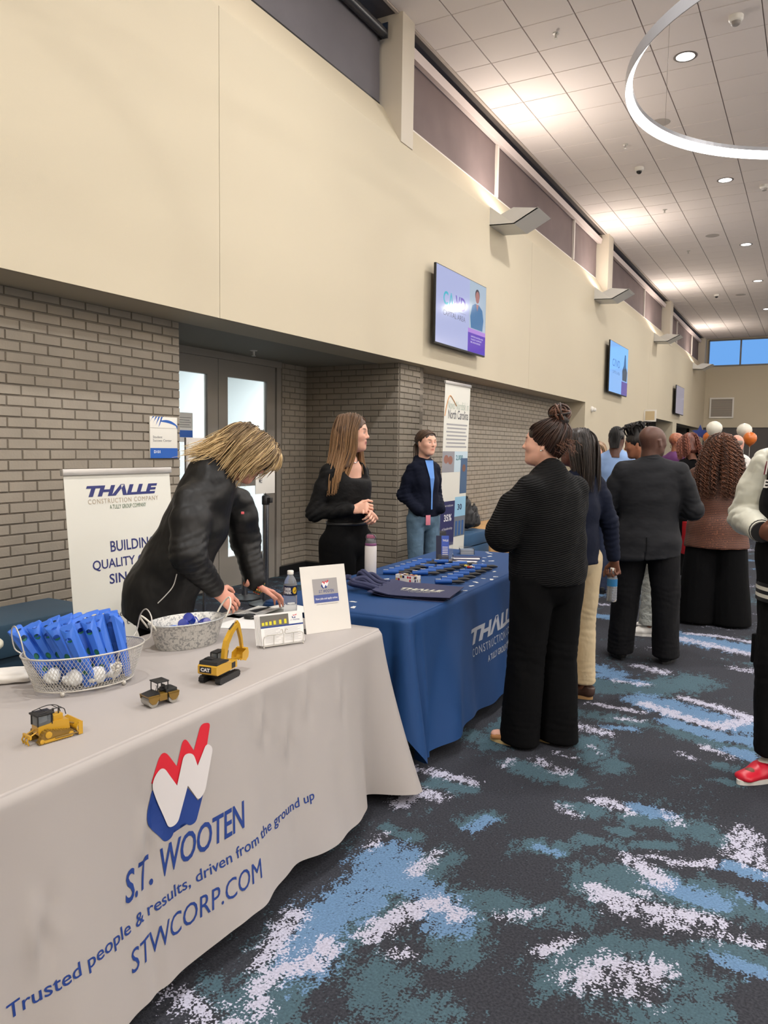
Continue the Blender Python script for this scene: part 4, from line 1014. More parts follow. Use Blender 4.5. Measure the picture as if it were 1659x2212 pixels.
# (pixel of the strip's top centre, height of that top above the table, depth row, lean, holes side)
STR = [(75, 1362, .19, -.30), (98, 1358, .195, -.18), (118, 1366, .19, -.34), (140, 1352, .20, -.22), (64, 1342, .20, -.12), (140, 1332, .215, .05), (165, 1326, .22, -.05), (182, 1334, .215, .05), (168, 1350, .20, -.2), (190, 1352, .20, -.42), (200, 1328, .215, -.15), (222, 1326, .215, -.32), (236, 1327, .22, -.40), (150, 1378, .18, -.25), (112, 1340, .21, -.1), (42, 1368, .185, -.3), (60, 1350, .195, -.3), (246, 1328, .215, -.3), (258, 1336, .21, -.3), (208, 1345, .205, -.3)]
first = None
for i, (px, py, zt, lean) in enumerate(STR):
    p = onz(px, py, ZT+zt)
    if first is None:
        o = empty('slotted_strip', (0, 0, 0)); 
        V, F = plate_holes(.044, .225, [(.004, .206, .009, .005), (0, .172, .0105, .0105), (0, .10, .008, .012), (0, .05, .010, .010)], .012, .006, tab=.034)
        b = MB(); b.add(V, F); b.build('body', M_strip, o)
        b = MB(); b.box((-.012, .04, .0028), (.010, .168, .005)); b.build('insert', M_green, o)
        first = o; oo = o
    else:
        oo = first.copy(); col.objects.link(oo)
        for ch in first.children: c_ = ch.copy(); col.objects.link(c_); c_.parent = oo
    # strip local: x width, y up, z front. stand it up: bottom point inside basket floor
    up = np.array([lean*math.cos(ang)*.6-.10*0, lean*math.sin(ang)*.6, 1.0]); up /= np.linalg.norm(up)
    toc = -np.array([p[0], p[1], 0]); toc /= np.linalg.norm(toc); rot = random.uniform(-.5, .5)
    rot = 1.35 if i in (17, 18) else rot; toc = np.array([toc[0]*math.cos(rot)-toc[1]*math.sin(rot), toc[0]*math.sin(rot)+toc[1]*math.cos(rot), .0])
    fz = toc-up*np.dot(toc, up); fz /= np.linalg.norm(fz); fx = np.cross(up, fz)
    base_ = p-up*.208
    # keep the foot inside the basket
    d_ = base_[:2]-bcx; ca, sa = math.cos(-ang), math.sin(-ang); lx, ly = d_[0]*ca-d_[1]*sa, d_[0]*sa+d_[1]*ca
    lx, ly = (p[0]-bcx[0])*ca-(p[1]-bcx[1])*sa, (p[0]-bcx[0])*sa+(p[1]-bcx[1])*ca; lx = max(-ra*.6, min(ra*.62, lx*.8+.055)); ly = max(-rb_*.5, min(rb_*.45, ly-.02)); ca, sa = math.cos(ang), math.sin(ang)
    base_ = np.array([bcx[0]+lx*ca-ly*sa, bcx[1]+lx*sa+ly*ca, ZT+.018])
    up = p-base_; hlen = np.linalg.norm(up); up /= hlen; fz = toc-up*np.dot(toc, up); fz /= np.linalg.norm(fz); fx = np.cross(up, fz)
    M = Matrix(((fx[0], up[0], fz[0], base_[0]), (fx[1], up[1], fz[1], base_[1]), (fx[2], up[2], fz[2], base_[2]), (0, 0, 0, 1)))
    oo.matrix_world = M
    tag(oo, 'blue slotted strip standing among others in the wire basket', 'strip', 'blue slotted strips in the wire basket')
# sweets in bags at the basket floor
M_bag = mat('clear_wrap', srgb(226, 226, 224), .15, coat=.6, bump=(60, .8, .006))
for i, (x, y, s_) in enumerate(((-.055, -.04, .034), (.01, -.055, .036), (.07, -.035, .034), (0, .03, .04), (.09, .03, .03), (-.10, .02, .03))):
    q = SDF((-.06, -.06, -.02), (.06, .06, .08), .004); q.ball((0, 0, .026), (s_, s_*.8, .02), .01); q.ball((.01, .005, .044), (s_*.6, s_*.6, .016), .015)
    V, F = q.mesh(1); V += (normals(V, F)*(nse(V, 40, i, 2)*.003)[:, None]); o = mesh_obj('gift_bag', V, F, M_bag, smooth=True)
    ca, sa = math.cos(ang), math.sin(ang); o.location = (bcx[0]+x*ca-y*sa, bcx[1]+x*sa+y*ca, ZT+.012)
    tag(o, 'crinkled clear bag lying at the bottom of the wire basket', 'bag', 'clear bags in the wire basket')
# round white badge leaning inside the front of the basket
q = onz(224, 1450, ZT+.05); q = q*[1.016, 1.016, 1]; o = empty('badge', (0, 0, 0), 0, 'round cream badge with dark print leaning inside the basket mesh', 'badge')
b = MB(); b.lathe([(.001, 0), (.024, 0), (.026, .002), (.024, .004), (.001, .004)], 32, caps=False); b.build('disc', mat('badge_cream', srgb(226, 220, 196), .4), o)
b = MB(); sf = sheet((-.024, -.024, .0045), (.048, 0, 0), (0, .048, 0), .0005); lettering(b, 'ac', .22, .78, .36, .62, sf, bold=.03); b.build('lettering', M_black, o)
tv_ = Vector((-q[0], -q[1], .45)).normalized(); o.matrix_world = Matrix.Translation(Vector(q)+Vector((tv_.x, tv_.y, 0))*.0)@tv_.to_track_quat('Z', 'Y').to_matrix().to_4x4()

# ---- galvanised oval bucket
M_galv = bpy.data.materials.new('galvanised'); M_galv.use_nodes = True; nt = M_galv.node_tree; N = nt.nodes; L = nt.links; pb = N['Principled BSDF']
tc = N.new('ShaderNodeTexCoord'); n1 = N.new('ShaderNodeTexNoise'); n1.inputs['Scale'].default_value = 75; n1.inputs['Detail'].default_value = 3; n1.inputs['Distortion'].default_value = 1.2; L.new(tc.outputs['Object'], n1.inputs[0])
cr = N.new('ShaderNodeValToRGB'); cr.color_ramp.elements[0].position = .42; cr.color_ramp.elements[0].color = (*srgb(146, 146, 144), 1); cr.color_ramp.elements[1].position = .52; cr.color_ramp.elements[1].color = (*srgb(196, 194, 188), 1); L.new(n1.outputs[0], cr.inputs[0]); L.new(cr.outputs[0], pb.inputs['Base Color']); pb.inputs['Metallic'].default_value = .45; pb.inputs['Roughness'].default_value = .42
Lr, Rr = onz(325, 1352, ZT+.10), onz(478, 1326, ZT+.10); bk = (Lr+Rr)/2; ab = face(Lr[:2], Rr[:2]); ka = np.linalg.norm((Rr-Lr)[:2])/2; print('bucket', ka, bk, on(410, 1398))
kb = ka*.60; HK = .098; bkc = (bk[:2]+on(405, 1392)[:2])/2
bucket = empty('galvanised_bucket', (*bkc, ZT), ab, 'oval galvanised metal bucket with white loop handles', 'bucket')
b = MB(); prof = [(.02, 0), (.80, 0), (.815, .004), (1.0, HK), (1.02, HK+.003), (1.015, HK+.006), (.985, HK+.002), (.80, .006), (.02, .006)]
b.lathe([(ka*k, z) for k, z in prof], 56, sy=kb/ka, caps=False); b.build('shell', M_galv, bucket)
b = MB()
for k in range(2):
    b.tube([(ka*(.985+0*k)*math.cos(t)*(1.02), kb*1.02*math.sin(t), HK+.002) for t in np.linspace(0, 2*math.pi, 56, endpoint=False)], .0028, 8, closed=True)
    break
b.build('rolled_rim', mat('zinc', srgb(176, 178, 178), .35, .7), bucket)
for sx in (-1, 1):
    x = sx*ka; b = MB(); tilt = .03 if sx < 0 else .055
    b.tube(spline([(x*.96, -.030, HK-.012), (x*1.03, -.034, HK+.004), (x*1.17, -.026, HK+.02+tilt*.4), (x*1.24, 0, HK+.022+tilt*.8), (x*1.17, .026, HK+.02+tilt*.4), (x*1.03, .034, HK+.004), (x*.96, .030, HK-.012)], 7), .0036, 8); b.build('handle', mat('cream_enamel', srgb(206, 202, 190), .4), bucket)
# little blue-capped bottles in the bucket
M_cob = mat('cobalt_plastic', srgb(22, 44, 140), .25, coat=.3); M_lb = mat('bright_blue_plastic', srgb(60, 120, 220), .3)
ca, sa = math.cos(ab), math.sin(ab)
bot0 = None
for i, (x, y, z, tl, tz) in enumerate(((-.005, -.012, .055, 1.15, .5), (.035, .0, .06, 1.0, .35), (.06, .018, .05, 1.25, 1.2), (.02, .025, .04, 1.3, 2.0), (-.03, .02, .045, 1.2, 2.6))):
    if bot0 is None:
        r = empty('small_bottle'); bb = MB(); bb.lathe([(.003, 0), (.018, .001), (.0185, .04), (.015, .052)], 20); bb.build('body', mat('bottle_white', srgb(222, 222, 226), .35), r)
        bb = MB(); bb.lathe([(.0195, .046), (.020, .048), (.020, .080), (.018, .084), (.001, .0845)], 20); bb.build('cap', M_cob, r); bot0 = r
    else:
        r = bot0.copy(); col.objects.link(r)
        for ch in bot0.children: c_ = ch.copy(); col.objects.link(c_); c_.parent = r
    r.matrix_world = Matrix.Translation((bkc[0]+x*ca-y*sa, bkc[1]+x*sa+y*ca, ZT+z+.015))@Matrix.Rotation(tz, 4, 'Z')@Matrix.Rotation(tl, 4, 'X')
    tag(r, 'little white bottle with cobalt cap lying in the galvanised bucket', 'bottle', 'little bottles in the bucket')
for i, (x, y, z) in enumerate(((-.07, -.01, .06), (-.05, .02, .055), (-.085, .01, .05), (-.045, -.03, .058))):
    bb = MB(); bb.box((-.016, -.011, -.004), (.016, .011, .005), bev=.003); bb.tube(spline([(.016, 0, 0), (.026, 0, .002), (.03, .006, 0), (.024, .012, 0), (.014, .01, 0)], 4), .002, 6)
    o = bb.build('key_clip', M_lb); o.matrix_world = Matrix.Translation((bkc[0]+x*ca-y*sa, bkc[1]+x*sa+y*ca, ZT+z+.018))@Matrix.Rotation(i*1.3, 4, 'Z')@Matrix.Rotation(.2*i, 4, 'X')
    tag(o, 'bright blue plastic clip at the left end of the bucket', 'clip', 'blue clips in the bucket')
bb = MB(); bb.lathe([(.001, .040), (ka*.86, .044), (ka*.88, .050), (ka*.5, .062), (.001, .056)], 32, sy=kb/ka, caps=False)
V = np.concatenate(bb.V); V[:, 2] += nse(V, 30, 2, 2)*.006; bb.V = [V]
o = bb.build('tissue_paper', mat('tissue_blue', srgb(140, 176, 226), .7)); o.location = (*bkc, ZT); o.rotation_euler = (0, 0, ab); tag(o, 'pale blue filler bedding the small bottles in the bucket', 'filler')

# ---- toy machines
M_cat = mat('machine_yellow', srgb(190, 146, 36), .32, coat=.4); M_cat2 = mat('machine_ochre', srgb(120, 92, 32), .35, coat=.3); M_tr = mat('track_black', (.014, .014, .015), .45); M_cab = mat('cab_glass', (.25, .28, .3), .08, trans=.6)
YZ = Matrix(((0, 0, 1, 0), (1, 0, 0, 0), (0, 1, 0, 0), (0, 0, 0, 1)))   # prism poly (y,z), extruded along x
def track(mb, x0, x1, y0, y1, h, z=0):
    r = h/2; poly = [(y1-r+r*math.cos(a), z+r+r*math.sin(a)) for a in np.linspace(-math.pi/2, math.pi/2, 9)]+[(y0+r+r*math.cos(a), z+r+r*math.sin(a)) for a in np.linspace(math.pi/2, 1.5*math.pi, 9)]
    mb.prism(poly, x0, x1, YZ)
    n = 26; per = []
    P = np.array(poly+[poly[0]]); cs = np.r_[0, np.cumsum(np.linalg.norm(np.diff(P, axis=0), axis=1))]
    for k in range(n):
        s_ = cs[-1]*k/n; y = np.interp(s_, cs, P[:, 0]); zz = np.interp(s_, cs, P[:, 1]); mb.box((x0-.0006, y-.0013, zz-.0011), (x1+.0006, y+.0013, zz+.0011))
# excavator
ex = on(474, 1467); exr = face(on(452, 1474)[:2], on(498, 1451)[:2])-math.pi/2
r = empty('toy_excavator', ex, exr, 'yellow toy excavator with raised boom and bucket on the grey cloth', 'toy')
b = MB()
for sx in (-1, 1): 
    b = MB(); track(b, sx*.032-.0095, sx*.032+.0095, -.062, .066, .022); b.build('track', M_tr, r)
b = MB(); b.box((-.024, -.03, .008), (.024, .03, .026), bev=.002); b.lathe([(.022, .024), (.022, .031)], 24); b.build('undercarriage', M_tr, r)
b = MB(); b.prism([(-.068, .033), (-.074, .038), (-.074, .062), (-.070, .066), (-.03, .066), (.03, .058), (.055, .058), (.055, .033)], -.036, .036, YZ); h_ = b.build('house', M_cat, r)
b = MB(); b.prism([(-.070, .0662), (-.066, .077), (-.02, .078), (.005, .070), (.005, .0655), (-.03, .0662)], -.034, .034, YZ); b.box((-.03, -.045, .077), (.0, -.02, .081), bev=.001); b.build('engine_cover', M_tr, r)
b = MB(); b.box((-.0335, .0, .057), (-.008, .045, .088), bev=.003); b.build('cab', M_cab, r)
b = MB(); b.box((-.035, -.002, .086), (-.0065, .047, .091), bev=.002)
for (x, y) in ((-.034, 0), (-.034, .045), (-.008, 0), (-.008, .045)): b.box((x-.0015, y-.0015, .056), (x+.0015, y+.0015, .088))
b.build('cab_frame', M_tr, r)
b = MB(); b.box((-.028, -.0752, .041), (.016, -.0738, .0615)); pl_ = b.build('rear_plate', M_tr, r)
b = MB(); lettering(b, 'CAT', .10, .9, .2, .8, sheet((-.028, -.0755, .041), (.044, 0, 0), (0, 0, .0205), .0004), bold=.05); b.build('lettering', M_wink, pl_)
b = MB(); b.box((.0361, .02, .036), (.0368, .042, .055)); b.build('side_badge', M_tr, r)
BOOM = [(.012, .060), (.020, .100), (.030, .122), (.058, .150), (.100, .172)]
def bar(mb, P_, W_, x0, x1):
    P_ = np.array(P_, float); T_ = np.gradient(P_, axis=0); T_ /= np.linalg.norm(T_, axis=1)[:, None]; Nn = np.stack([-T_[:, 1], T_[:, 0]], 1)
    W_ = np.array(W_)[:, None]; poly = list(map(tuple, P_+Nn*W_))+list(map(tuple, (P_-Nn*W_)[::-1])); mb.prism(poly, x0, x1, YZ)
b = MB(); bar(b, BOOM, [.008, .010, .011, .009, .006], .002, .016); b.build('boom', M_cat, r)
b = MB(); bar(b, [(.092, .182), (.103, .165), (.122, .115), (.130, .078)], [.004, .008, .006, .0045], .004, .014); b.build('stick', M_cat, r)
for P_, rad in (([(.009, .030, .062), (.009, .046, .110)], .0028), ([(.009, .048, .162), (.009, .096, .186)], .0026), ([(.009, .110, .160), (.009, .136, .088)], .002)):
    b = MB(); P_ = np.array(P_); m_ = P_[0]*.4+P_[1]*.6; b.tube([P_[0], m_], rad, 8); b.build('hydraulic_cylinder', M_tr, r)
    b = MB(); b.tube([m_, P_[1]], rad*.5, 8); b.build('piston_rod', M_chrome, r)
b = MB(); b.prism([(.136, .080), (.142, .062), (.138, .046), (.122, .036), (.096, .046), (.098, .050), (.122, .044), (.132, .052), (.134, .064), (.126, .078)], -.012, .030, YZ)
b.prism([(.136, .080), (.142, .062), (.138, .046), (.122, .036), (.096, .046), (.10, .068)], -.013, -.011, YZ); b.prism([(.136, .080), (.142, .062), (.138, .046), (.122, .036), (.096, .046), (.10, .068)], .029, .031, YZ)
for k in range(5): b.box((-.010+k*.0095, .088, .0455), (-.006+k*.0095, .098, .0485))
b.build('bucket', M_cat, r)
# roller
q0, q1 = on(326, 1528), on(368, 1517); ctr_r = (q0+q1)/2; rr_ = face(q1[:2], q0[:2])-math.pi/2      # drives towards the left
r = empty('toy_road_roller', (ctr_r[0]-.012, ctr_r[1]+.008, ZT), rr_, 'small yellow and black toy tandem road roller', 'toy')
for y in (.034, -.034):
    b = MB(); b.lathe([(.0005, -.023), (.0165, -.023), (.0165, .023), (.0005, .023)], 28, TR(0, y, .0165, ry=math.pi/2), caps=False); b.build('drum', mat('drum_steel', srgb(176, 174, 168), .3, .85), r)
    b = MB(); s_ = 1 if y > 0 else -1
    for sx in (-1, 1): b.prism([(y-.018, .034), (y-.016, .022), (y-.006, .010), (y+.006, .010), (y+.016, .022), (y+.018, .034)], sx*.0255-.0015, sx*.0255+.0015, YZ)
    b.box((-.027, y-.018, .032), (.027, y+.018, .036)); b.build('yoke', M_cat2, r)
b = MB(); b.prism([(.012, .030), (.050, .030), (.052, .036), (.014, .043)], -.023, .023, YZ); b.build('hood', M_tr, r)
b = MB(); b.box((-.022, -.014, .014), (.022, .014, .036), bev=.002); b.build('chassis', M_cat2, r)
b = MB(); b.box((-.021, -.048, .034), (.021, -.010, .046), bev=.002); b.build('engine_cover', M_tr, r)
b = MB(); b.box((-.022, -.020, .070), (.022, .022, .074), bev=.0015); b.build('canopy', M_tr, r)
for x in (-.019, .019):
    for y in (-.017, .018): b = MB(); b.box((x-.0012, y-.0012, .036), (x+.0012, y+.0012, .071)); b.build('canopy_post', M_tr, r)
b = MB(); b.box((-.008, -.012, .042), (.008, .002, .046)); b.box((-.008, -.014, .046), (.008, -.011, .058)); b.build('seat', M_tr, r)
b = MB(); b.tube([(0, .014, .042), (0, .010, .056)], .001, 6); b.lathe([(.005, 0), (.005, .001)], 14, TR(0, .010, .056, rx=.5)); b.build('steering_wheel', M_tr, r)
# bulldozer
q0, q1 = on(82, 1608), on(150, 1588); cd_ = (q0+q1)/2; rd = face(q0[:2], q1[:2])-math.pi/2
r = empty('toy_bulldozer', (cd_[0]-.02, cd_[1]+.005, ZT), rd, 'yellow toy bulldozer with blade and rear ripper, nearest on the cloth', 'toy')
for sx in (-1, 1):
    b = MB(); x = sx*.026
    poly = [(-.048, .006), (-.046, .0), (.042, .0), (.050, .008), (.046, .018), (-.010, .030), (-.022, .034), (-.034, .030)]
    b.prism(poly, x-.007, x+.007, YZ)
    P = np.array(poly+[poly[0]]); cs = np.r_[0, np.cumsum(np.linalg.norm(np.diff(P, axis=0), axis=1))]
    for k in range(30): s_ = cs[-1]*k/30; y = np.interp(s_, cs, P[:, 0]); zz = np.interp(s_, cs, P[:, 1]); b.box((x-.0078, y-.0014, zz-.0012), (x+.0078, y+.0014, zz+.0012))
    b.build('track', M_cat2, r)
    b = MB(); xx = x+sx*.0075
    for (y, z, rad) in ((-.022, .022, .009), (-.040, .008, .006), (.040, .009, .007)): b.lathe([(rad, -.001), (rad, .002), (rad*.4, .003)], 16, TR(xx, y, z, ry=sx*math.pi/2))
    b.box((min(xx, xx+sx*.002), -.034, .003), (max(xx, xx+sx*.002), .036, .010)); b.build('track_frame', M_cat, r)
b = MB(); b.prism([(-.040, .020), (-.042, .044), (-.010, .046), (.0, .050), (.042, .046), (.046, .020)], -.018, .018, YZ); b.box((-.012, .002, .044), (.012, .030, .064), bev=.002); b.build('body', M_cat, r)
b = MB(); b.box((-.018, -.042, .044), (-.012+.028, -.004, .070), bev=.002); b.build('cab', M_cab, r)
b = MB()
for (x, y) in ((-.018, -.042), (.017, -.042), (-.018, -.004), (.017, -.004)): b.box((x-.0015, y-.0015, .044), (x+.0015, y+.0015, .073))
b.box((-.021, -.048, .072), (.021, .002, .077), bev=.0015); b.build('cab_roof', M_tr, r)
b = MB()
for sx in (-1, 1): b.tube(spline([(sx*.019, -.04, .078), (sx*.019, .0, .084), (sx*.017, .028, .078), (sx*.015, .036, .060)], 5), .0012, 6)
for y, z in ((-.02, .0805), (.012, .083), (.028, .078)): b.tube([(-.019, y, z), (.019, y, z)], .001, 6)
b.build('brush_guard', M_tr, r)
b = MB(); b.tube([(.006, .02, .064), (.006, .02, .080)], .0018, 8); b.tube([(-.008, .012, .064), (-.008, .012, .076)], .003, 8); b.build('exhaust', M_tr, r)
b = MB(); P_ = [(.066+.006*math.cos(t)*0-.012*math.sin(math.pi*k/8), .002+.036*k/8) for k, t in enumerate(np.linspace(0, 1, 9))]; Q_ = [(y+.003, z) for y, z in P_[::-1]]; b.prism(P_+Q_, -.036, .036, YZ); b.box((-.037, .060, .001), (-.034, .072, .036)); b.box((.034, .060, .001), (.037, .072, .036)); b.build('blade', M_cat, r)
b = MB()
for sx in (-1, 1): b.tube([(sx*.036, -.005, .010), (sx*.036, .058, .008)], .0022, 8); b.tube([(sx*.014, .040, .036), (sx*.016, .060, .028)], .0022, 8)
b.build('push_arms', M_cat2, r)
b = MB(); b.box((-.020, -.066, .016), (.020, -.060, .026), bev=.001)
for x in (-.014, 0, .014): b.tube([(x, -.064, .024), (x, -.070, .012), (x, -.066, .001)], .0022, 6)
for sx in (-1, 1): b.tube([(sx*.010, -.040, .030), (sx*.012, -.062, .022)], .002, 6)
b.build('ripper', M_cat, r)

# ---- card holder of bent wire with brochures
q0, q1 = on(570, 1402), on(655, 1390); ah = face(q0[:2], q1[:2]); wid = np.linalg.norm((q1-q0)[:2]); ch = (q0+q1)/2
r = empty('card_holder', ch, ah, 'white wire card holder with scrolled front standing on the grey cloth', 'holder')
for y in (0, .035):
    zt = .052 if y == 0 else .085
    b = MB(); b.tube(spline([(-wid/2, y, .004), (-wid/2, y, zt*.75), (-wid/2+.014, y, zt*.98), (-.010, y, zt), (-.006, y, zt+.012), (-.010, y, zt+.018), (-.016, y, zt+.014)], 6), .0018, 8); b.build('wire_scroll', M_wire, r)
    b = MB(); b.tube(spline([(wid/2, y, .004), (wid/2, y, zt*.75), (wid/2-.014, y, zt*.98), (.010, y, zt), (.006, y, zt+.012), (.010, y, zt+.018), (.016, y, zt+.014)], 6), .0018, 8); b.build('wire_scroll', M_wire, r)
b = MB(); 
for y in (0, .035): b.tube([(-wid/2, y, .008), (wid/2, y, .008)], .0018, 8)
for x in (-wid/2, 0, wid/2): b.tube([(x, 0, .008), (x, .035, .008)], .0018, 8)
for x in (-wid/4, 0, wid/4): b.tube([(x, 0, .008), (x, 0, .051)], .0015, 8)
b.build('base_frame', M_wire, r)
for sx in (-1, 1):
    for y in (0, .035): b = MB(); b.sphere((sx*wid/2, y, .0035), .0035, 8); b.build('ball_foot', M_wire, r)
bro0 = None
for k in range(5):
    t = empty('brochure', (0, 0, 0), 0)
    W_, H_ = wid*1.08, .118
    b = MB(); b.box((-W_/2, -.0003, 0), (W_/2, .0003, H_)); b.build('sheet', mat('brochure_paper', srgb(228, 226, 224), .35), t)
    if k == 0:
        sf = sheet((-W_/2, -.0004, 0), (W_, 0, 0), (0, 0, H_), .0003); sf2 = sheet((-W_/2, -.0004, 0), (W_, 0, 0), (0, 0, H_), .0007); sf3 = sheet((-W_/2, -.0004, 0), (W_, 0, 0), (0, 0, H_), .0011)
        b = MB(); poly2(b, rect2(0, .66, .62, .98), sf); b.build('photo', mat('photo_dark', srgb(92, 90, 84), .35), t)
        b = MB(); poly2(b, rect2(0, 1, .57, .62), sf); b.build('navy_band', M_navy, t)
        b = MB()
        for j, xx in enumerate((.06, .14, .23, .33, .46, .58)): poly2(b, rect2(xx-.028, xx+.028, .66, .66+.10+.02*j/2), sf2)
        b.build('pictured_vests', mat('hi_vis', srgb(210, 200, 40), .4), t)
        b = MB()
        for j, xx in enumerate((.06, .14, .23, .33, .46, .58)): poly2(b, disc2(xx, .66+.13+.02*j/2, .017, .025, 10), sf2)
        b.build('pictured_faces', mat('pic_skin', srgb(120, 84, 70), .5), t)
        rr2, ww2, bb2 = MB(), MB(), MB(); W_logo(rr2, ww2, bb2, .74, .86, .80, .93, sf2, sf3); rr2.build('emblem_red', M_red, t); ww2.build('emblem_white', M_wink, t); bb2.build('emblem_blue', M_navy, t)
        b = MB(); lettering(b, 'S.T. WOOTEN', .70, .92, .72, .77, sf, shear=.2); b.build('lettering', M_navy, t)
        b = MB()
        for j in range(11):
            poly2(b, rect2(.08, .44-.05*(j % 3), .51-.042*j, .519-.042*j), sf); poly2(b, rect2(.54, .92-.06*(j % 2), .51-.042*j, .519-.042*j), sf)
        b.build('text_lines', mat('ink_pale', srgb(160, 160, 162), .6), t)
    t.matrix_world = Matrix.Translation(tuple(ch))@Matrix.Rotation(ah, 4, 'Z')@Matrix.Translation((-.004*k+.002, .006+.005*k, .010))@Matrix.Rotation(-.20, 4, 'X')
    tag(t, 'brochure with a crew photo at the front of the wire card holder' if k == 0 else 'brochure behind the front one in the wire card holder', 'brochure', None if k == 0 else 'brochures in the card holder')

# ---- acrylic sign holder with printed sheet
q0, q1 = on(661, 1371), on(760, 1357); t0, t1 = onz(642, 1217, ZT+.285), onz(740, 1208, ZT+.285)
asg = face(q0[:2], q1[:2]); ws = np.linalg.norm((q1-q0)[:2]); print('sign w', ws, np.linalg.norm((t1-t0)[:2]), 'lean', (t0+t1)/2-(q0+q1)/2)
cs_ = (q0+q1)/2
r = empty('sign_holder', cs_, asg, 'clear sign holder with grey and blue notice at the right end of the grey table', 'sign')
lean = -.24; Rx = Matrix.Rotation(lean, 4, 'X'); Hs = .285; ws = .222
M_acr = mat('acrylic', (.98, .98, .98), .05, trans=.95, ior=1.2)
b = MB(); b.box((-ws/2, -.001, 0), (ws/2, .001, Hs), Rx); b.build('front_panel', mat('insert_paper', srgb(216, 212, 206), .25, coat=.5), r)
b = MB(); b.box((-ws/2, 0, 0), (ws/2, .085, .002)); b.box((-ws/2, .083, 0), (ws/2, .085, .02)); b.build('foot_plate', M_acr, r)
def rs_(off): return sheet(Rx@Vector((-ws/2, -.001, 0)), Rx.to_3x3()@Vector((ws, 0, 0)), Rx.to_3x3()@Vector((0, 0, Hs)), off)
b = MB(); poly2(b, rect2(.24, .79, .56, .80), rs_(.0006)); b.build('grey_panel', mat('print_grey', srgb(150, 147, 148), .3), r)
b = MB(); poly2(b, rect2(.24, .79, .44, .56), rs_(.0006)); b.build('blue_panel', mat('print_blue', srgb(66, 82, 142), .3), r)
rr2, ww2, bb2 = MB(), MB(), MB(); W_logo(rr2, ww2, bb2, .42, .60, .65, .77, rs_(.001), rs_(.0014)); rr2.build('emblem_red', M_red, r); ww2.build('emblem_white', M_wink, r); bb2.build('emblem_blue', M_navy, r)
b = MB(); lettering(b, 'S.T. WOOTEN', .36, .70, .585, .63, rs_(.001), shear=.25, bold=.01); b.build('lettering', M_navy, r)
b = MB(); lettering(b, 'View jobs and apply online', .27, .76, .475, .515, rs_(.001), bold=.01); b.build('lettering', M_wink, r)
b = MB(); lettering(b, 'www.stwcorp.com/stwcareers', .28, .76, .405, .425, rs_(.0006)); b.build('lettering', MATS['ink_grey'], r)

# ---- water bottle
def water_bottle(loc, lab, label_txt, s=1.0, blue=False, tilt=None):
    r = empty('water_bottle', loc, 0, lab, 'bottle')
    M_w = mat('clear_pet', (.97, .98, 1), .05, trans=.82, ior=1.12)
    prof = [(.004, .003), (.022, 0), (.029, .004), (.031, .012)]
    for k in range(5): z = .02+.016*k; prof += [(.0315, z), (.030, z+.004), (.0315, z+.009)]
    prof += [(.0315, .100), (.0318, .146), (.030, .150), (.029, .154), (.027, .165), (.020, .180), (.0135, .190), (.0125, .195), (.0125, .200)]
    b = MB(); b.lathe([(a*s, z*s) for a, z in prof], 28); b.build('bottle_body', M_w, r)
    b = MB(); b.lathe([(.0322*s, .100*s), (.0324*s, .102*s), (.0324*s, .144*s), (.0322*s, .146*s)], 28, caps=False); b.build('paper_label', mat('label_navy', srgb(24, 34, 66), .3) if not blue else mat('label_clearblue', srgb(60, 140, 200), .2, trans=.5), r)
    b = MB(); b.lathe([(.0145*s, .196*s), (.015*s, .198*s), (.015*s, .212*s), (.013*s, .214*s), (.001, .2142*s)], 24); b.build('cap', M_white, r)
    if label_txt:
        c = -np.array(loc[:2]); a0 = math.atan2(c[1], c[0])
        def mp(q): th = a0+(q[:, 0])/.033; return np.stack([.0330*np.cos(th), .0330*np.sin(th), q[:, 1]], 1)
        b = MB(); lettering(b, 'DEER', -.030, .004, .124, .138, mp, bold=.04, cut=.1); lettering(b, 'PARK', -.032, .006, .108, .122, mp, bold=.04, cut=.1); b.build('lettering', M_wink, r)
        def mp2(q): th = a0+(q[:, 0])/.033; return np.stack([.0327*np.cos(th), .0327*np.sin(th), q[:, 1]], 1)
        b = MB(); poly2(b, disc2(.022, .124, .012, .016, 20), mp2, .004); b.build('label_sun', mat('label_yellow', srgb(222, 180, 40), .4), r)
        b = MB(); poly2(b, [(.016, .110), (.018, .122), (.026, .124), (.028, .112), (.026, .120), (.019, .119)], mp); poly2(b, [(.025, .123), (.028, .132), (.031, .131), (.027, .122)], mp); b.build('label_deer', M_black, r)
    return r
wb = on(627, 1330); water_bottle((wb[0], wb[1], ZT), 'clear water bottle with white cap behind the card holder', True)

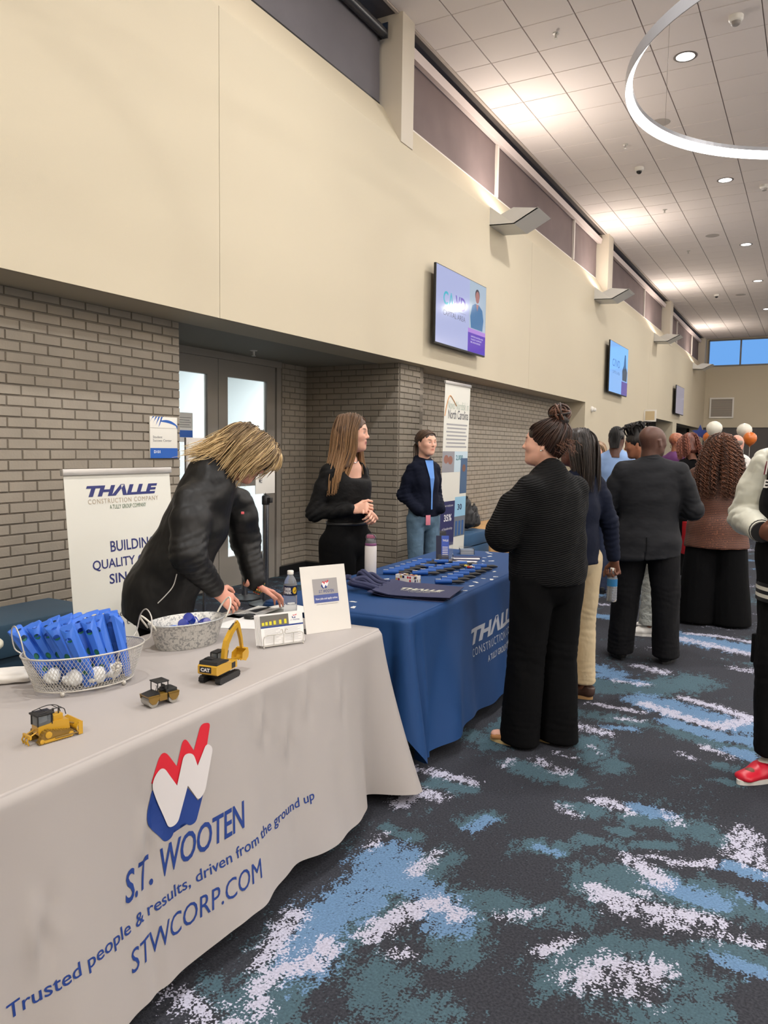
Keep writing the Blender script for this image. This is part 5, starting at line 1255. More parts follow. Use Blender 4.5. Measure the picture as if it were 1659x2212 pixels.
# ---- folded white cloth at left, papers, stapler-like puck
q = SDF((-.16, -.07, -.01), (.16, .07, .06), .005); q.ell((-.12, 0, .018), (.12, 0, .018), (.05, .018), (.052, .02), .01, side=(0, 1, 0)); q.ell((-.10, .01, .033), (.11, 0, .033), (.042, .010), (.042, .010), .006, side=(0, 1, 0)); q.cut((0, 0, .001), (0, 0, -1))
V, F = q.mesh(1); V += normals(V, F)*(nse(V*[1, 3, 3], 6, 4, 2)*.004)[:, None]; V[:, 2] = np.maximum(V[:, 2], 0)
o = mesh_obj('folded_cloth', V, F, mat('white_cloth', srgb(224, 220, 214), .8), smooth=True); p = on(10, 1472); o.location = (p[0]-.03, p[1]-.04, ZT); o.rotation_euler = (0, 0, .9); tag(o, 'rolled white cloth at the left edge behind the basket', 'cloth')
def paper(px, py, w, h, rz, lab, z=.0008, curl=0.0, m=None, lines=True, grp=None, zt=None):
    c = on(px, py); n = 14; V = []; F = []
    for i in range(n+1):
        for j in range(n+1):
            x, y = (i/n-.5)*w, (j/n-.5)*h; V.append((x, y, z+curl*max(0, (x/w+.1))**2*4*h))
    for i in range(n):
        for j in range(n): a = i*(n+1)+j; F.append((a, a+n+1, a+n+2, a+1))
    r = empty('paper_sheet', (c[0], c[1], ZT), rz, lab, 'paper', grp)
    V2 = np.array(V); V2 = np.concatenate([V2, V2-[0, 0, .0004]]); F2 = F+[tuple(i+(n+1)**2 for i in f[::-1]) for f in F]
    mesh_obj('sheet', V2, F2, m or mat('paper', srgb(225, 225, 222), .7), r, smooth=True)
    if lines:
        b = MB()
        def mp(q): x = (q[:, 0]-.5)*w; return np.stack([x, (q[:, 1]-.5)*h, z+.0006+curl*np.maximum(0, (x/w+.1))**2*4*h], 1)
        for k in range(16): poly2(b, rect2(.12, .88-.1*(k % 3 == 2), .90-.05*k, .913-.05*k), mp, .15)
        b.build('text_lines', MATS['ink_grey'], r)
    return r
paper(565, 1325, .216, .28, .1, 'printed sheet lifted under the woman\'s hands', curl=.10)
paper(520, 1342, .216, .28, .45, 'flat white sheet under the black puck', lines=False)
paper(612, 1318, .216, .26, -.2, 'white sheet lying behind the water bottle', lines=False)
pk = on(540, 1336); r = empty('puck', pk+[0, 0, .002], 0, 'small black round puck under the woman\'s fingertips', 'puck')
b = MB(); b.lathe([(.001, 0), (.026, 0), (.028, .003), (.028, .007), (.025, .009), (.026, .013), (.024, .017), (.001, .018)], 28, caps=False); b.build('body', M_black, r)

# ================================================================== ON THE BLUE TABLE
# insulated bottle
p = on(800, 1247); r = empty('insulated_bottle', p, 0, 'tall white insulated bottle with grey and purple lid', 'bottle')
b = MB(); b.lathe([(.001, 0), (.034, 0), (.0365, .004), (.0365, .188), (.034, .196)], 36, caps=False); b.build('body', mat('powder_white', srgb(222, 216, 212), .4), r)
b = MB(); b.lathe([(.0345, .196), (.0355, .198), (.0355, .210), (.034, .212)], 36, caps=False); b.build('collar', mat('plum', srgb(122, 72, 112), .4), r)
b = MB(); b.lathe([(.034, .212), (.033, .222), (.028, .236), (.018, .242), (.001, .243)], 32, caps=False); b.build('lid', mat('lid_grey', srgb(84, 84, 88), .45), r)
b = MB(); b.box((-.022, -.016, .240), (.022, .016, .262), bev=.006); b.build('flip_cap', mat('mauve', srgb(168, 104, 128), .4), r)
b = MB(); b.tube(spline([(-.026, 0, .228), (-.034, 0, .246), (-.020, 0, .262), (.020, 0, .262), (.034, 0, .246), (.026, 0, .228)], 5), .004, 8); b.build('carry_loop', MATS['lid_grey'], r)
# navy tote bags, stacked
M_tote = mat('navy_nonwoven', srgb(48, 52, 84), .75, bump=(400, .5, .0008))
A, B_, C_, D_ = on(776, 1288), on(962, 1302), on(1000, 1278), on(850, 1262)
ct = (A+B_+C_+D_)/4; at_ = face(A[:2], B_[:2]); print('tote', np.linalg.norm((B_-A)[:2]), np.linalg.norm((C_-B_)[:2]), math.degrees(at_))
for k in range(3):
    t = empty('tote_bag', (ct[0]+.012*k, ct[1]+.010*(k % 2), ZT+.004+.009*k), at_+(-.05, .05, 0)[k], ['navy tote bag at the bottom of the stack', 'navy tote bag in the middle of the stack', 'navy tote bag with white print on top of the stack'][k], 'bag', None)
    n = 24; w, h = .42, .36; V = []
    for i in range(n+1):
        for j in range(n+1):
            x, y = (i/n-.5)*w, (j/n-.5)*h; z = .004*math.sin(x*9+k)*math.sin(y*8)+.018*max(0, -x/w*2-.55)*2; V.append((x, y, z+.002))
    V = np.array(V); F = [(i*(n+1)+j, (i+1)*(n+1)+j, (i+1)*(n+1)+j+1, i*(n+1)+j+1) for i in range(n) for j in range(n)]
    m = (n+1)**2; V2 = np.concatenate([V, V*[1, 1, 1]-[0, 0, .003]]); F2 = F+[tuple(q+m for q in f[::-1]) for f in F]
    ed = [i*(n+1) for i in range(n+1)]; 
    for i in range(n):
        F2 += [(i*(n+1), i*(n+1)+m, (i+1)*(n+1)+m, (i+1)*(n+1)), (i*(n+1)+n, (i+1)*(n+1)+n, (i+1)*(n+1)+n+m, i*(n+1)+n+m), (i, i+1, i+1+m, i+m), (n*(n+1)+i, n*(n+1)+i+m, n*(n+1)+i+1+m, n*(n+1)+i+1)]
    mesh_obj('panel', V2, F2, M_tote, t, smooth=False)
    for sy in (-1, 1):
        b = MB(); y0 = sy*.07
        P_ = spline([(-w/2+.01, y0-.03, .012), (-w/2-.05, y0-.04, .03), (-w/2-.13, y0-.02, .055+.02*sy), (-w/2-.15, y0+.02, .04), (-w/2-.10, y0+.05, .05), (-w/2-.04, y0+.04, .02), (-w/2+.01, y0+.03, .012)], 6)
        V_, F_ = tube_geo(P_, .012, 8); V_[:, 2] = np.maximum(V_[:, 2], -.003-.006*k); b.add(V_, F_, True); b.build('strap', M_tote, t)
    if k == 2:
        def mp(q): x, y = q[:, 0], q[:, 1]; return np.stack([x, y, .004*np.sin(x*9+k)*np.sin(y*8)+.0035], 1)
        b = MB(); lettering(b, 'THΛLLE', -.10, .14, -.03, .02, mp, bold=.045, shear=.3, cut=.3); lettering(b, 'CONSTRUCTION COMPANY', -.09, .13, -.055, -.04, mp); lettering(b, 'A TULLY GROUP COMPANY', -.04, .08, -.08, -.068, mp); b.build('lettering', mat('print_cream', srgb(206, 206, 190), .6), t)
# crumpled tote behind (straps heap)
q = SDF((-.16, -.12, -.01), (.16, .12, .10), .007)
rs = np.random.RandomState(3)
for k in range(12):
    a = np.array([rs.uniform(-.1, .1), rs.uniform(-.07, .07), rs.uniform(.012, .035)]); d = np.array([rs.uniform(-.06, .06), rs.uniform(-.06, .06), rs.uniform(-.005, .03)]); q.ell(a, a+d, (.024, .007), (.012, .006), .006, side=rs.normal(size=3))
q.cut((0, 0, .001), (0, 0, -1)); V, F = q.mesh(1); o = mesh_obj('crumpled_bag', V, F, M_tote, smooth=True); p = on(775, 1262); o.location = (p[0]+.0, p[1], ZT); o.rotation_euler = (0, 0, at_); tag(o, 'crumpled navy bag with twisted straps in front of the tall white bottle', 'bag')
# patterned small box
A, B_ = on(860, 1263), on(903, 1270); C_ = on(903, 1262); p = on(881, 1262)
r = empty('patterned_box', p, face(A[:2], B_[:2]), 'small red, white and navy patterned box on the blue cloth', 'box')
bx, by, bz = .135, .065, .056
b = MB(); b.box((-bx/2, -by/2, 0), (bx/2, by/2, bz), bev=.001); b.build('carton', mat('carton_white', srgb(226, 222, 222), .35), r)
rs = np.random.RandomState(8)
cols = [mat('p_red', srgb(190, 40, 62), .35), mat('p_navy', srgb(30, 36, 84), .35), mat('p_gold', srgb(196, 164, 96), .35)]
for ci in range(3):
    b = MB()
    for face_ in (sheet((-bx/2, -by/2, 0), (bx, 0, 0), (0, 0, bz), .0006), sheet((-bx/2, -by/2, bz), (bx, 0, 0), (0, by, 0), .0006), sheet((bx/2, -by/2, 0), (0, by, 0), (0, 0, bz), .0006)):
        for i in range(8):
            for j in range(3):
                u_ = rs.rand()
                if int(u_*3.3) == ci:
                    x0, y0 = i/8, j/3
                    if rs.rand() < .4: poly2(b, disc2(x0+.0625, y0+.166, .05, .13, 12), face_)
                    else: poly2(b, rect2(x0+.008, x0+.117, y0+.03, y0+.30), face_)
    b.build('print', cols[ci], r)
# rolled sleeves of blue fabric with black tails in rows
M_slv = mat('sleeve_blue', srgb(18, 76, 152), .6); M_slk = mat('sleeve_black', (.013, .013, .016), .55)
SL = [(820+4, 1238, 0)]
rows = []
def rowpts(x0, y0, x1, y1, n):
    return [(x0+(x1-x0)*k/(n-1), y0+(y1-y0)*k/(n-1)) for k in range(n)]
rows += rowpts(852, 1241, 924, 1216, 7) + rowpts(915, 1243, 1000, 1222, 6) + rowpts(966, 1262, 1042, 1228, 7) + rowpts(930, 1228, 960, 1218, 2)
s0 = None
for i, (px, py) in enumerate(rows):
    p = on(px, py)
    if s0 is None:
        t = empty('rolled_sleeve')
        b = MB(); V_, F_ = tube_geo([(-.055, 0, .012), (-.02, 0, .0125), (.02, 0, .0125)], [.013, .0135, .013], 14); V_[:, 2] = .012+(V_[:, 2]-.012)*.85; b.add(V_, F_, True); b.build('body', M_slv, t)
        b = MB(); V_, F_ = tube_geo(spline([(.018, 0, .012), (.038, .002, .012), (.058, .004, .011), (.080, .004, .008)], 4), [.0132, .0118, .0108, .0108, .0118, .0128, .0136, .0138, .0132, .012, .010, .0075, .004], 14); V_[:, 2] = np.maximum(.001, .010+(V_[:, 2]-.010)*.62); b.add(V_, F_, True); b.build('tail', M_slk, t)
        b = MB(); b.box((-.053, -.008, .0235), (-.03, .0, .0240)); b.build('print', M_wink, t); s0 = t
    else:
        t = s0.copy(); col.objects.link(t)
        for ch_ in s0.children: c_ = ch_.copy(); col.objects.link(c_); c_.parent = t
    t.location = (p[0], p[1], ZT); t.rotation_euler = (0, 0, math.radians(33)+(i % 3-1)*.05); t.scale = (1.3, 1.3, 1.3)
    tag(t, 'rolled blue sleeve with black tail in the rows on the blue cloth', 'sleeve', 'rolled blue sleeves in rows')
# small white cut-out stickers strewn over the cloth
st0 = None
for i, (px, py) in enumerate(((763, 1300), (763, 1312), (1005, 1276), (1028, 1258), (1018, 1266), (1044, 1250), (1062, 1252), (1070, 1246), (1052, 1193), (1058, 1202), (1046, 1205), (1044, 1212), (1062, 1212), (1018, 1217), (1040, 1219), (1022, 1224), (1042, 1227), (1058, 1226), (1010, 1214), (1068, 1235), (992, 1214), (895, 1236), (835, 1251), (1058, 1196))):
    p = on(px, py)
    if st0 is None:
        b = MB(); b.prism([(-.018, -.007), (-.006, -.009), (.002, -.006), (.016, -.008), (.019, .004), (.006, .005), (.002, .009), (-.012, .008)], 0, .0015); o = b.build('cut_out_sticker', mat('sticker_white', srgb(224, 224, 222), .4)); st0 = o
    else: o = st0.copy(); col.objects.link(o)
    o.location = (p[0], p[1], ZT); o.rotation_euler = (0, 0, i*1.9); s_ = 1.1+.3*math.sin(i*2.3); o.scale = (s_, s_, 1)
    tag(o, 'small white cut-out sticker lying on the blue cloth', 'sticker', 'white stickers strewn on the blue cloth')
# acrylic leaflet stand with a blue leaflet
p = on(962, 1216); r = empty('leaflet_stand', p, .5, 'clear acrylic leaflet stand at the back of the blue table', 'stand')
b = MB(); b.box((-.055, -.001, 0), (.055, .001, .06), Matrix.Rotation(-.25, 4, 'X')); b.box((-.055, .03, 0), (.055, .032, .15), Matrix.Rotation(-.2, 4, 'X')); b.box((-.055, -.01, 0), (.055, .09, .003)); b.box((-.055, 0, 0), (-.052, .05, .06)); b.box((.052, 0, 0), (.055, .05, .06)); b.build('acrylic_body', M_acr, r)
r2_ = empty('leaflet', (p[0], p[1], ZT+.006), .5, 'upright blue leaflet standing in the clear acrylic stand', 'leaflet')
Rl = Matrix.Rotation(-.2, 4, 'X')@Matrix.Translation((-.02, .012, 0))
b = MB(); b.box((-.045, 0, 0), (.045, .006, .185), Rl); b.build('sheet', mat('leaflet_blue', srgb(60, 88, 176), .3), r2_)
b = MB(); o_ = Rl@Vector((-.045, -.0005, 0)); sf = sheet(o_, (.09, 0, 0), Rl.to_3x3()@Vector((0, 0, .185)), .0006); poly2(b, rect2(.0, .42, .0, 1), sf); b.build('dark_strip', mat('leaflet_navy', srgb(24, 30, 60), .3), r2_)
b = MB(); lettering(b, 'THΛLLE', .5, .95, .78, .86, sf, bold=.03); [poly2(b, rect2(.5, .92, .2+.07*k, .23+.07*k), sf) for k in range(6)]; b.build('print', M_wink, r2_)
# stacked booklets / cards in a tray
p = on(1008, 1196)
for k in range(6):
    b = MB(); b.box((-.05, -.038, 0), (.05, .038, .005)); o = b.build('booklet', mat('booklet_%d' % (k % 2), srgb(*((214, 210, 206), (120, 132, 148))[k % 2]), .4)); o.location = (p[0], p[1], ZT+.006*k); o.rotation_euler = (0, 0, .5+.05*math.sin(k*3)); tag(o, 'booklet in the small stack at the far end of the blue table', 'booklet', 'stacked booklets on the blue table')
b = MB(); b.box((-.055, .040, 0), (.055, .043, .05)); b.box((-.055, -.043, 0), (-.052, .043, .04)); b.box((.052, -.043, 0), (.055, .043, .04)); b.box((-.055, -.043, -.0005), (.055, .043, 0)); o = b.build('card_tray', M_acr); o.location = (p[0], p[1], ZT+.0006); o.rotation_euler = (0, 0, .5); tag(o, 'clear tray around the booklet stack on the blue table', 'tray')
for k in range(4):
    p = on(1000+3*k, 1212-2*k); b = MB(); b.box((-.10, -.04, 0), (.10, .04, .002)); o = b.build('leaflet', [M_wink, mat('ink_navyflat', srgb(34, 44, 84), .5)][k % 2]); o.location = (p[0], p[1], ZT+.003*k); o.rotation_euler = (0, 0, .2+.12*k); tag(o, 'flat leaflet in the fanned pile beside the acrylic stand', 'leaflet', 'fanned leaflets on the blue table')
# small wrapped sweets among the sleeves
for k, (px, py, c) in enumerate(((1006, 1232, (214, 190, 60)), (1012, 1235, (190, 50, 50)), (1018, 1234, (226, 220, 210)))):
    p = on(px, py); b = MB(); b.sphere((0, 0, .008), .011, 10, sc=(1.2, .8, .7)); b.lathe([(.001, 0), (.007, .008)], 8, TR(.012, 0, .008, ry=math.pi/2)); o = b.build('wrapped_sweet', mat('sweet_%d' % k, srgb(*c), .3)); o.location = (p[0], p[1], ZT+.022); tag(o, ['yellow', 'red', 'white'][k]+' wrapped sweet lying on the rolled sleeves', 'sweet')

# ================================================================== BEHIND THE TABLES
def banner(nm, base, rz, W_, H_, tiltx, tilty, lab):
    r = empty(nm, base, rz, lab, 'banner')
    M = Matrix.Rotation(tilty, 4, 'Y')@Matrix.Rotation(tiltx, 4, 'X')
    b = MB(); b.box((-W_/2-.01, -.05, 0), (W_/2+.01, .05, .07), bev=.01); b.build('base_cassette', mat('brushed_silver', srgb(150, 148, 146), .35, .7), r)
    b = MB(); b.box((-W_/2, -.001, .05), (W_/2, .001, H_), M); b.build('printed_panel', mat('banner_vinyl', srgb(226, 224, 214), .5), r)
    b = MB(); b.box((-W_/2-.01, -.012, H_-.01), (W_/2+.01, .012, H_+.025), M, bev=.003); b.build('top_rail', mat('rail_silver', srgb(190, 186, 182), .3, .5), r)
    b = MB(); b.tube([(0, .03, .05), tuple(M@Vector((0, .02, H_)))], .008, 8); b.build('support_pole', M_black, r)
    def sf(off): return sheet(M@Vector((-W_/2, -.001, 0)), M.to_3x3()@Vector((W_, 0, 0)), M.to_3x3()@Vector((0, 0, H_)), off)
    return r, sf
# left banner: panel faces the hall (+x): local x -> world +y
cx_, cy_ = -3.50, 3.19
r, sf = banner('roll_up_banner', (cx_, cy_, 0), math.pi/2, .775, 1.385, -.08, 0, 'white roll-up banner with navy slogan behind the blonde woman')
P0, P1 = onx(137, 1022, cx_), onx(365, 1022, cx_); Pb = onx(173, 1312, cx_); print('banner', P0, P1, Pb)
Yc = (P0[1]+P1[1])/2; slope = (Pb[1]-P0[1])/(P0[2]-Pb[2]); print('slope', slope)
r.location = (cx_+.11, Yc, 0)
sc_b = r
def lt(txt, x0, x1, y0, y1, m, **kw):
    b = MB(); lettering(b, txt, x0, x1, y0, y1, sf(.0012), **kw); o = b.build('lettering', m, r)
M_nv = mat('banner_navy', srgb(44, 50, 110), .5)
zz = lambda px, py: (onx(px, py, cx_)[2])/1.385
lt('THΛLLE', .18, .86, zz(260, 1068), zz(260, 1044), M_nv, bold=.05, shear=.25)
lt('CONSTRUCTION COMPANY', .19, .86, zz(260, 1083), zz(260, 1073), mat('ink_bronze', srgb(176, 160, 140), .5), spacing=1.2)
lt('A TULLY GROUP COMPANY', .38, .73, zz(260, 1096), zz(260, 1087), mat('ink_green', srgb(84, 110, 84), .5))
lt('BUILDING', .36, .80, zz(270, 1185), zz(270, 1162), M_nv, bold=.012)
lt('QUALITY CAREERS', .19, .99, zz(270, 1221), zz(270, 1198), M_nv, bold=.012)
lt('SINCE 1947', .33, .90, zz(270, 1251), zz(270, 1230), M_nv, bold=.012)
lt("Whether you're in", .15, .80, zz(270, 1325), zz(270, 1308), MATS['ink_grey'])
lt("you to b", .28, .62, zz(270, 1345), zz(270, 1330), MATS['ink_grey'])
# tall banner by the pillar
cx2 = -3.72
P0, P1, Pb = onx(962, 826, cx2), onx(1016, 841, cx2), onx(947, 1200, cx2); print('banner2', P0, P1, Pb)
W2b = P1[1]-P0[1]; H2 = P0[2]; slope2 = (Pb[1]-P0[1])/(P0[2]-Pb[2]); Yc = (P0[1]+P1[1])/2
r, sf = banner('roll_up_banner', (cx2-.05, Yc, 0), math.pi/2, W2b, H2, .022, 0, 'tall white banner about North Carolina beside the brick pillar')
def rot_ch():
    for ch_ in r.children:
        pass
zq = lambda py, px=980: onx(px, py, cx2)[2]/H2
b = MB(); lettering(b, 'Novo Nordisk in', .12, .95, zq(884), zq(866), sf(.0012)); b.build('lettering', mat('ink_sage', srgb(170, 184, 170), .5), r)
b = MB(); lettering(b, 'North Carolina', .15, .95, zq(905), zq(885), sf(.0012), bold=.012); b.build('lettering', MATS['ink_grey'], r)
b = MB(); b.tube(spline([tuple(sf(.002)(np.array([[u_, v_]]))[0]) for u_, v_ in ((.02, zq(900)), (.08, zq(875)), (.18, zq(856)), (.32, zq(864)), (.45, zq(876)))], 6), .006, 6); b.build('orange_ribbon', mat('ink_orange', srgb(208, 150, 96), .5), r)
b = MB()
for k in range(7): poly2(b, rect2(.10+.03*(k % 2), .93-.03*(k % 3), zq(917+8*k)-.004, zq(917+8*k)+.004), sf(.0012))
b.build('text_lines', mat('ink_pale', srgb(160, 160, 162), .6), r)
b = MB(); poly2(b, rect2(.0, .46, zq(1020), zq(975)), sf(.0012)); b.build('photo', mat('photo_lab', srgb(150, 150, 156), .4), r)
b = MB(); poly2(b, disc2(.14, zq(992), .09, .022, 14), sf(.0016)); poly2(b, disc2(.30, zq(994), .09, .022, 14), sf(.0016)); b.build('pictured_faces', mat('pic_skin2', srgb(150, 104, 90), .5), r)
b = MB(); poly2(b, rect2(.46, 1, zq(1020), zq(975)), sf(.0012)); b.build('blue_panel', mat('pale_blue', srgb(196, 214, 224), .5), r)
b = MB(); lettering(b, '2,000', .52, .80, zq(996), zq(983), sf(.0016), bold=.02); b.build('lettering', mat('ink_teal', srgb(40, 110, 120), .5), r)
b = MB(); poly2(b, rect2(.72, 1, zq(1068), zq(990)), sf(.002)); b.build('photo', mat('photo_blue', srgb(76, 100, 130), .4), r)
b = MB(); poly2(b, disc2(.86, zq(1012), .07, .02, 14), sf(.0026)); b.build('pictured_face', MATS['pic_skin'], r)
b = MB(); poly2(b, rect2(.0, .55, zq(1178), zq(1082)), sf(.0012)); b.build('navy_panel', mat('navy_panel', srgb(46, 48, 92), .5), r)
b = MB(); lettering(b, '35%', .14, .44, zq(1125), zq(1110), sf(.002), bold=.03); lettering(b, 'Of our employees', .08, .48, zq(1095), zq(1089), sf(.002)); lettering(b, 'of leadership', .08, .48, zq(1145), zq(1138), sf(.002)); b.build('lettering', M_wink, r)
b = MB(); poly2(b, rect2(.55, 1, zq(1118), zq(1075)), sf(.0012)); b.build('sky_panel', mat('sky_panel', srgb(150, 196, 222), .5), r)
b = MB(); lettering(b, '30', .66, .84, zq(1104), zq(1091), sf(.002), bold=.02); b.build('lettering', MATS['ink_navyflat'], r)
b = MB(); poly2(b, rect2(.55, 1, zq(1162), zq(1118)), sf(.0012)); b.build('photo', mat('photo_crowd', srgb(112, 118, 126), .5), r)
b = MB(); [poly2(b, rect2(.60+.13*k, .68+.13*k, zq(1160), zq(1128)), sf(.0018)) for k in range(3)]; b.build('pictured_people', mat('pic_scrubs', srgb(56, 96, 150), .5), r)
rot_ch()

# ---- barrier posts with signs
def stanchion(base, lab, h=.98):
    r = empty('barrier_post', base, 0, lab, 'barrier post')
    b = MB(); b.lathe([(.001, 0), (.16, 0), (.16, .012), (.10, .03), (.03, .04)], 32, caps=False); b.build('base', M_black, r)
    b = MB(); b.lathe([(.031, .03), (.031, h-.08)], 24); b.build('post', M_chrome, r)
    b = MB(); b.lathe([(.036, h-.09), (.038, h-.085), (.038, h-.01), (.030, h), (.001, h+.002)], 24, caps=False); b.box((.03, -.02, h-.07), (.07, .02, h-.02), bev=.004); b.build('belt_head', M_black, r)
    return r
s1 = onx(574, 1070, -4.62); print('stanchion', s1)
stanchion((s1[0], s1[1], 0), 'chrome barrier post under the scan me sign', s1[2])
stanchion((s1[0]-.36, s1[1]+.12, 0), 'second chrome barrier post just behind the first', s1[2]-.02)
a = onx(553, 988, -4.62); c = onx(592, 1063, -4.62); print('scan sign', a, c)
r = empty('post_sign', (s1[0], (a[1]+c[1])/2, s1[2]), math.pi/2, 'white scan me sign mounted on the barrier post', 'sign')
hw = (c[1]-a[1])/2; hh = a[2]-c[2]; z0_ = c[2]-s1[2]
b = MB(); b.box((-hw-.008, -.004, z0_-.008), (hw+.008, .004, z0_+hh+.008), bev=.002); b.build('frame', M_white, r)
b = MB(); b.tube([(0, .0, -.002), (0, 0, z0_)], .006, 8); b.build('stem', M_black, r)
sg = sheet((-hw, -.004, z0_), (2*hw, 0, 0), (0, 0, hh), .001); b = MB(); lettering(b, 'SCAN\nME!', .14, .44, .28, .62, sg, bold=.015); b.build('lettering', MATS['ink_grey'], r)
a = onx(400, 945, -4.75); c = onx(477, 948, -4.75)
r = empty('poster_stand', (-4.75, (a[1]+c[1])/2, 0), math.pi/2, 'framed poster stand in front of the glass doors, behind the blonde woman', 'sign')
hw = (c[1]-a[1])/2; zt_ = a[2]; print('poster', hw, zt_)
b = MB(); b.lathe([(.001, 0), (.17, 0), (.17, .012), (.03, .03)], 28, caps=False); b.build('base', M_black, r)
b = MB(); b.lathe([(.016, .02), (.016, zt_-.6)], 16); b.build('pole', M_chrome, r)
b = MB(); b.box((-hw, -.012, zt_-.62), (hw, .012, zt_), bev=.003); b.build('frame', MATS['rail_silver'], r)
b = MB(); b.box((-hw+.02, -.014, zt_-.60), (hw-.02, -.0122, zt_-.04)); b.build('poster', MATS['banner_vinyl'], r)
b = MB(); lettering(b, 'THΛLLE', -hw*.62, hw*.72, zt_-.165, zt_-.10, lambda q: np.stack([q[:, 0], q[:, 0]*0-.0150, q[:, 1]], 1), bold=.02); b.build('lettering', M_nv, r)

# ---- benches
M_vin = mat('teal_vinyl', srgb(58, 84, 104), .4, bump=(200, .2, .001)); M_vin2 = mat('blue_vinyl', srgb(62, 96, 130), .4)
e0, e1 = onz(140.7, 1282, .50), onz(167.8, 1314, .50); print('bench end', e0, e1)
r = empty('upholstered_bench', (-4.25, 2.0, 0), 0, 'dark teal upholstered bench along the brick wall at left', 'bench')
yE = (e0[1]+e1[1])/2-2.0; xF = .24
b = MB(); b.box((-.25, -4.2, .30), (xF, yE, .50), bev=.02); b.build('seat_cushion', M_vin, r)
b = MB(); b.box((-.24, -4.18, .06), (xF-.02, yE-.02, .298), bev=.005); b.build('base', mat('bench_base', srgb(40, 62, 80), .5), r)
b = MB(); b.box((-.22, -4.1, 0), (xF-.06, yE-.06, .06)); b.build('plinth', M_black, r)
# round white side table at far left
p = onz(2, 1392, .62); r = empty('side_table', (p[0]-.10, p[1]-.10, 0), 0, 'small round white side table at the left edge by the bench', 'table')
b = MB(); b.lathe([(.001, .60), (.14, .60), (.15, .61), (.15, .625), (.14, .635), (.001, .635)], 32, caps=False); b.build('tabletop', mat('cream_laminate', srgb(214, 210, 192), .4), r)
b = MB(); b.lathe([(.02, .02), (.02, .60)], 16); b.build('pole', M_white, r)
b = MB(); b.lathe([(.001, 0), (.14, 0), (.14, .015), (.02, .03)], 28, caps=False); b.build('base', M_white, r)
# second bench with maple end, backpacks on it
A_, B2 = onx(1005, 1140, -3.9), onx(1030, 1170, -3.9); print('bench2', A_, B2)
r = empty('upholstered_bench', (-4.15, 9.6, 0), 0, 'blue upholstered bench with pale wooden end under the backpacks', 'bench')
b = MB(); b.box((-.3, -.95, .28), (.3, .30, .45), bev=.02); b.build('seat_cushion', M_vin2, r)
b = MB(); b.box((-.3, -.95, .08), (.3, .30, .27), bev=.01); b.build('lower_cushion', M_vin2, r)
b = MB(); b.box((-.3, .31, .0), (.32, 1.9, .44), bev=.004); b.build('wooden_base', mat('maple', srgb(206, 164, 112), .5, var=(4, .08)), r)
b = MB(); b.box((-.3, -.95, 0), (.28, .30, .079)); b.build('plinth', M_black, r)
def backpack(loc, rz, s, lab):
    q = SDF((-.25, -.2, -.01), (.25, .2, .55), .012); q.ell((0, 0, .12), (0, .01, .38), (.16, .10), (.12, .07), .03); q.ell((0, -.08, .10), (0, -.07, .24), (.12, .05), (.10, .04), .02); q.cut((0, 0, 0.0), (0, 0, -1))
    V, F = q.mesh(2); V += normals(V, F)*(nse(V, 5, 3, 2)*.008)[:, None]; V[:, 2] = np.maximum(V[:, 2], 0)
    r = empty('backpack', loc, rz, lab, 'backpack'); r.scale = (s, s, s)
    mesh_obj('body', V, F, mat('black_nylon', (.014, .014, .016), .55), r, smooth=True)
    b = MB(); b.tube(spline([(-.03, .0, .43), (-.02, 0, .48), (.02, 0, .48), (.03, 0, .43)], 5), .010, 8); b.build('top_handle', M_black, r)
    for sx in (-1, 1): b = MB(); b.tube(spline([(sx*.06, .06, .42), (sx*.10, .12, .34), (sx*.12, .13, .2), (sx*.12, .08, .08)], 5), .014, 8); b.build('shoulder_strap', M_black, r)
    b = MB(); b.tube(spline([(-.08, -.118, .14), (-.05, -.128, .24), (.05, -.128, .24), (.08, -.118, .14)], 6), .004, 6); b.build('zip', mat('zip_grey', srgb(120, 120, 124), .4, .6), r)
    return r
backpack((-4.10, 9.08, .451), 1.2, 1.32, 'large black backpack on the blue bench beside the banner')
backpack((-4.08, 9.62, .451), 1.7, .95, 'smaller black bag right of the large backpack')
backpack((-4.12, 9.98, .441), 1.5, .72, 'black bag at the right end of the bag row')
# striped entrance mat
b = MB(); 
for k in range(24): b.box((-3.80+k*.05, 9.0, .0), (-3.80+k*.05+.035, 11.2, .010))
b.box((-3.82, 8.98, .0), (-2.58, 11.22, .005)); o = b.build('ribbed_mat', mat('mat_grey', srgb(84, 80, 76), .9)); tag(o, 'dark ribbed mat on the carpet before the wooden bench end', 'mat')
# dark bin by the banner
q = MB(); q.box((-.16, -.16, 0), (.16, .16, .62), bev=.02); p = onx(925, 1180, -3.9); o = q.build('bin', mat('bin_black', (.02, .02, .024), .5)); o.location = (-3.75, 7.75, 0); tag(o, 'black bin behind the woman in the hooded top', 'bin')

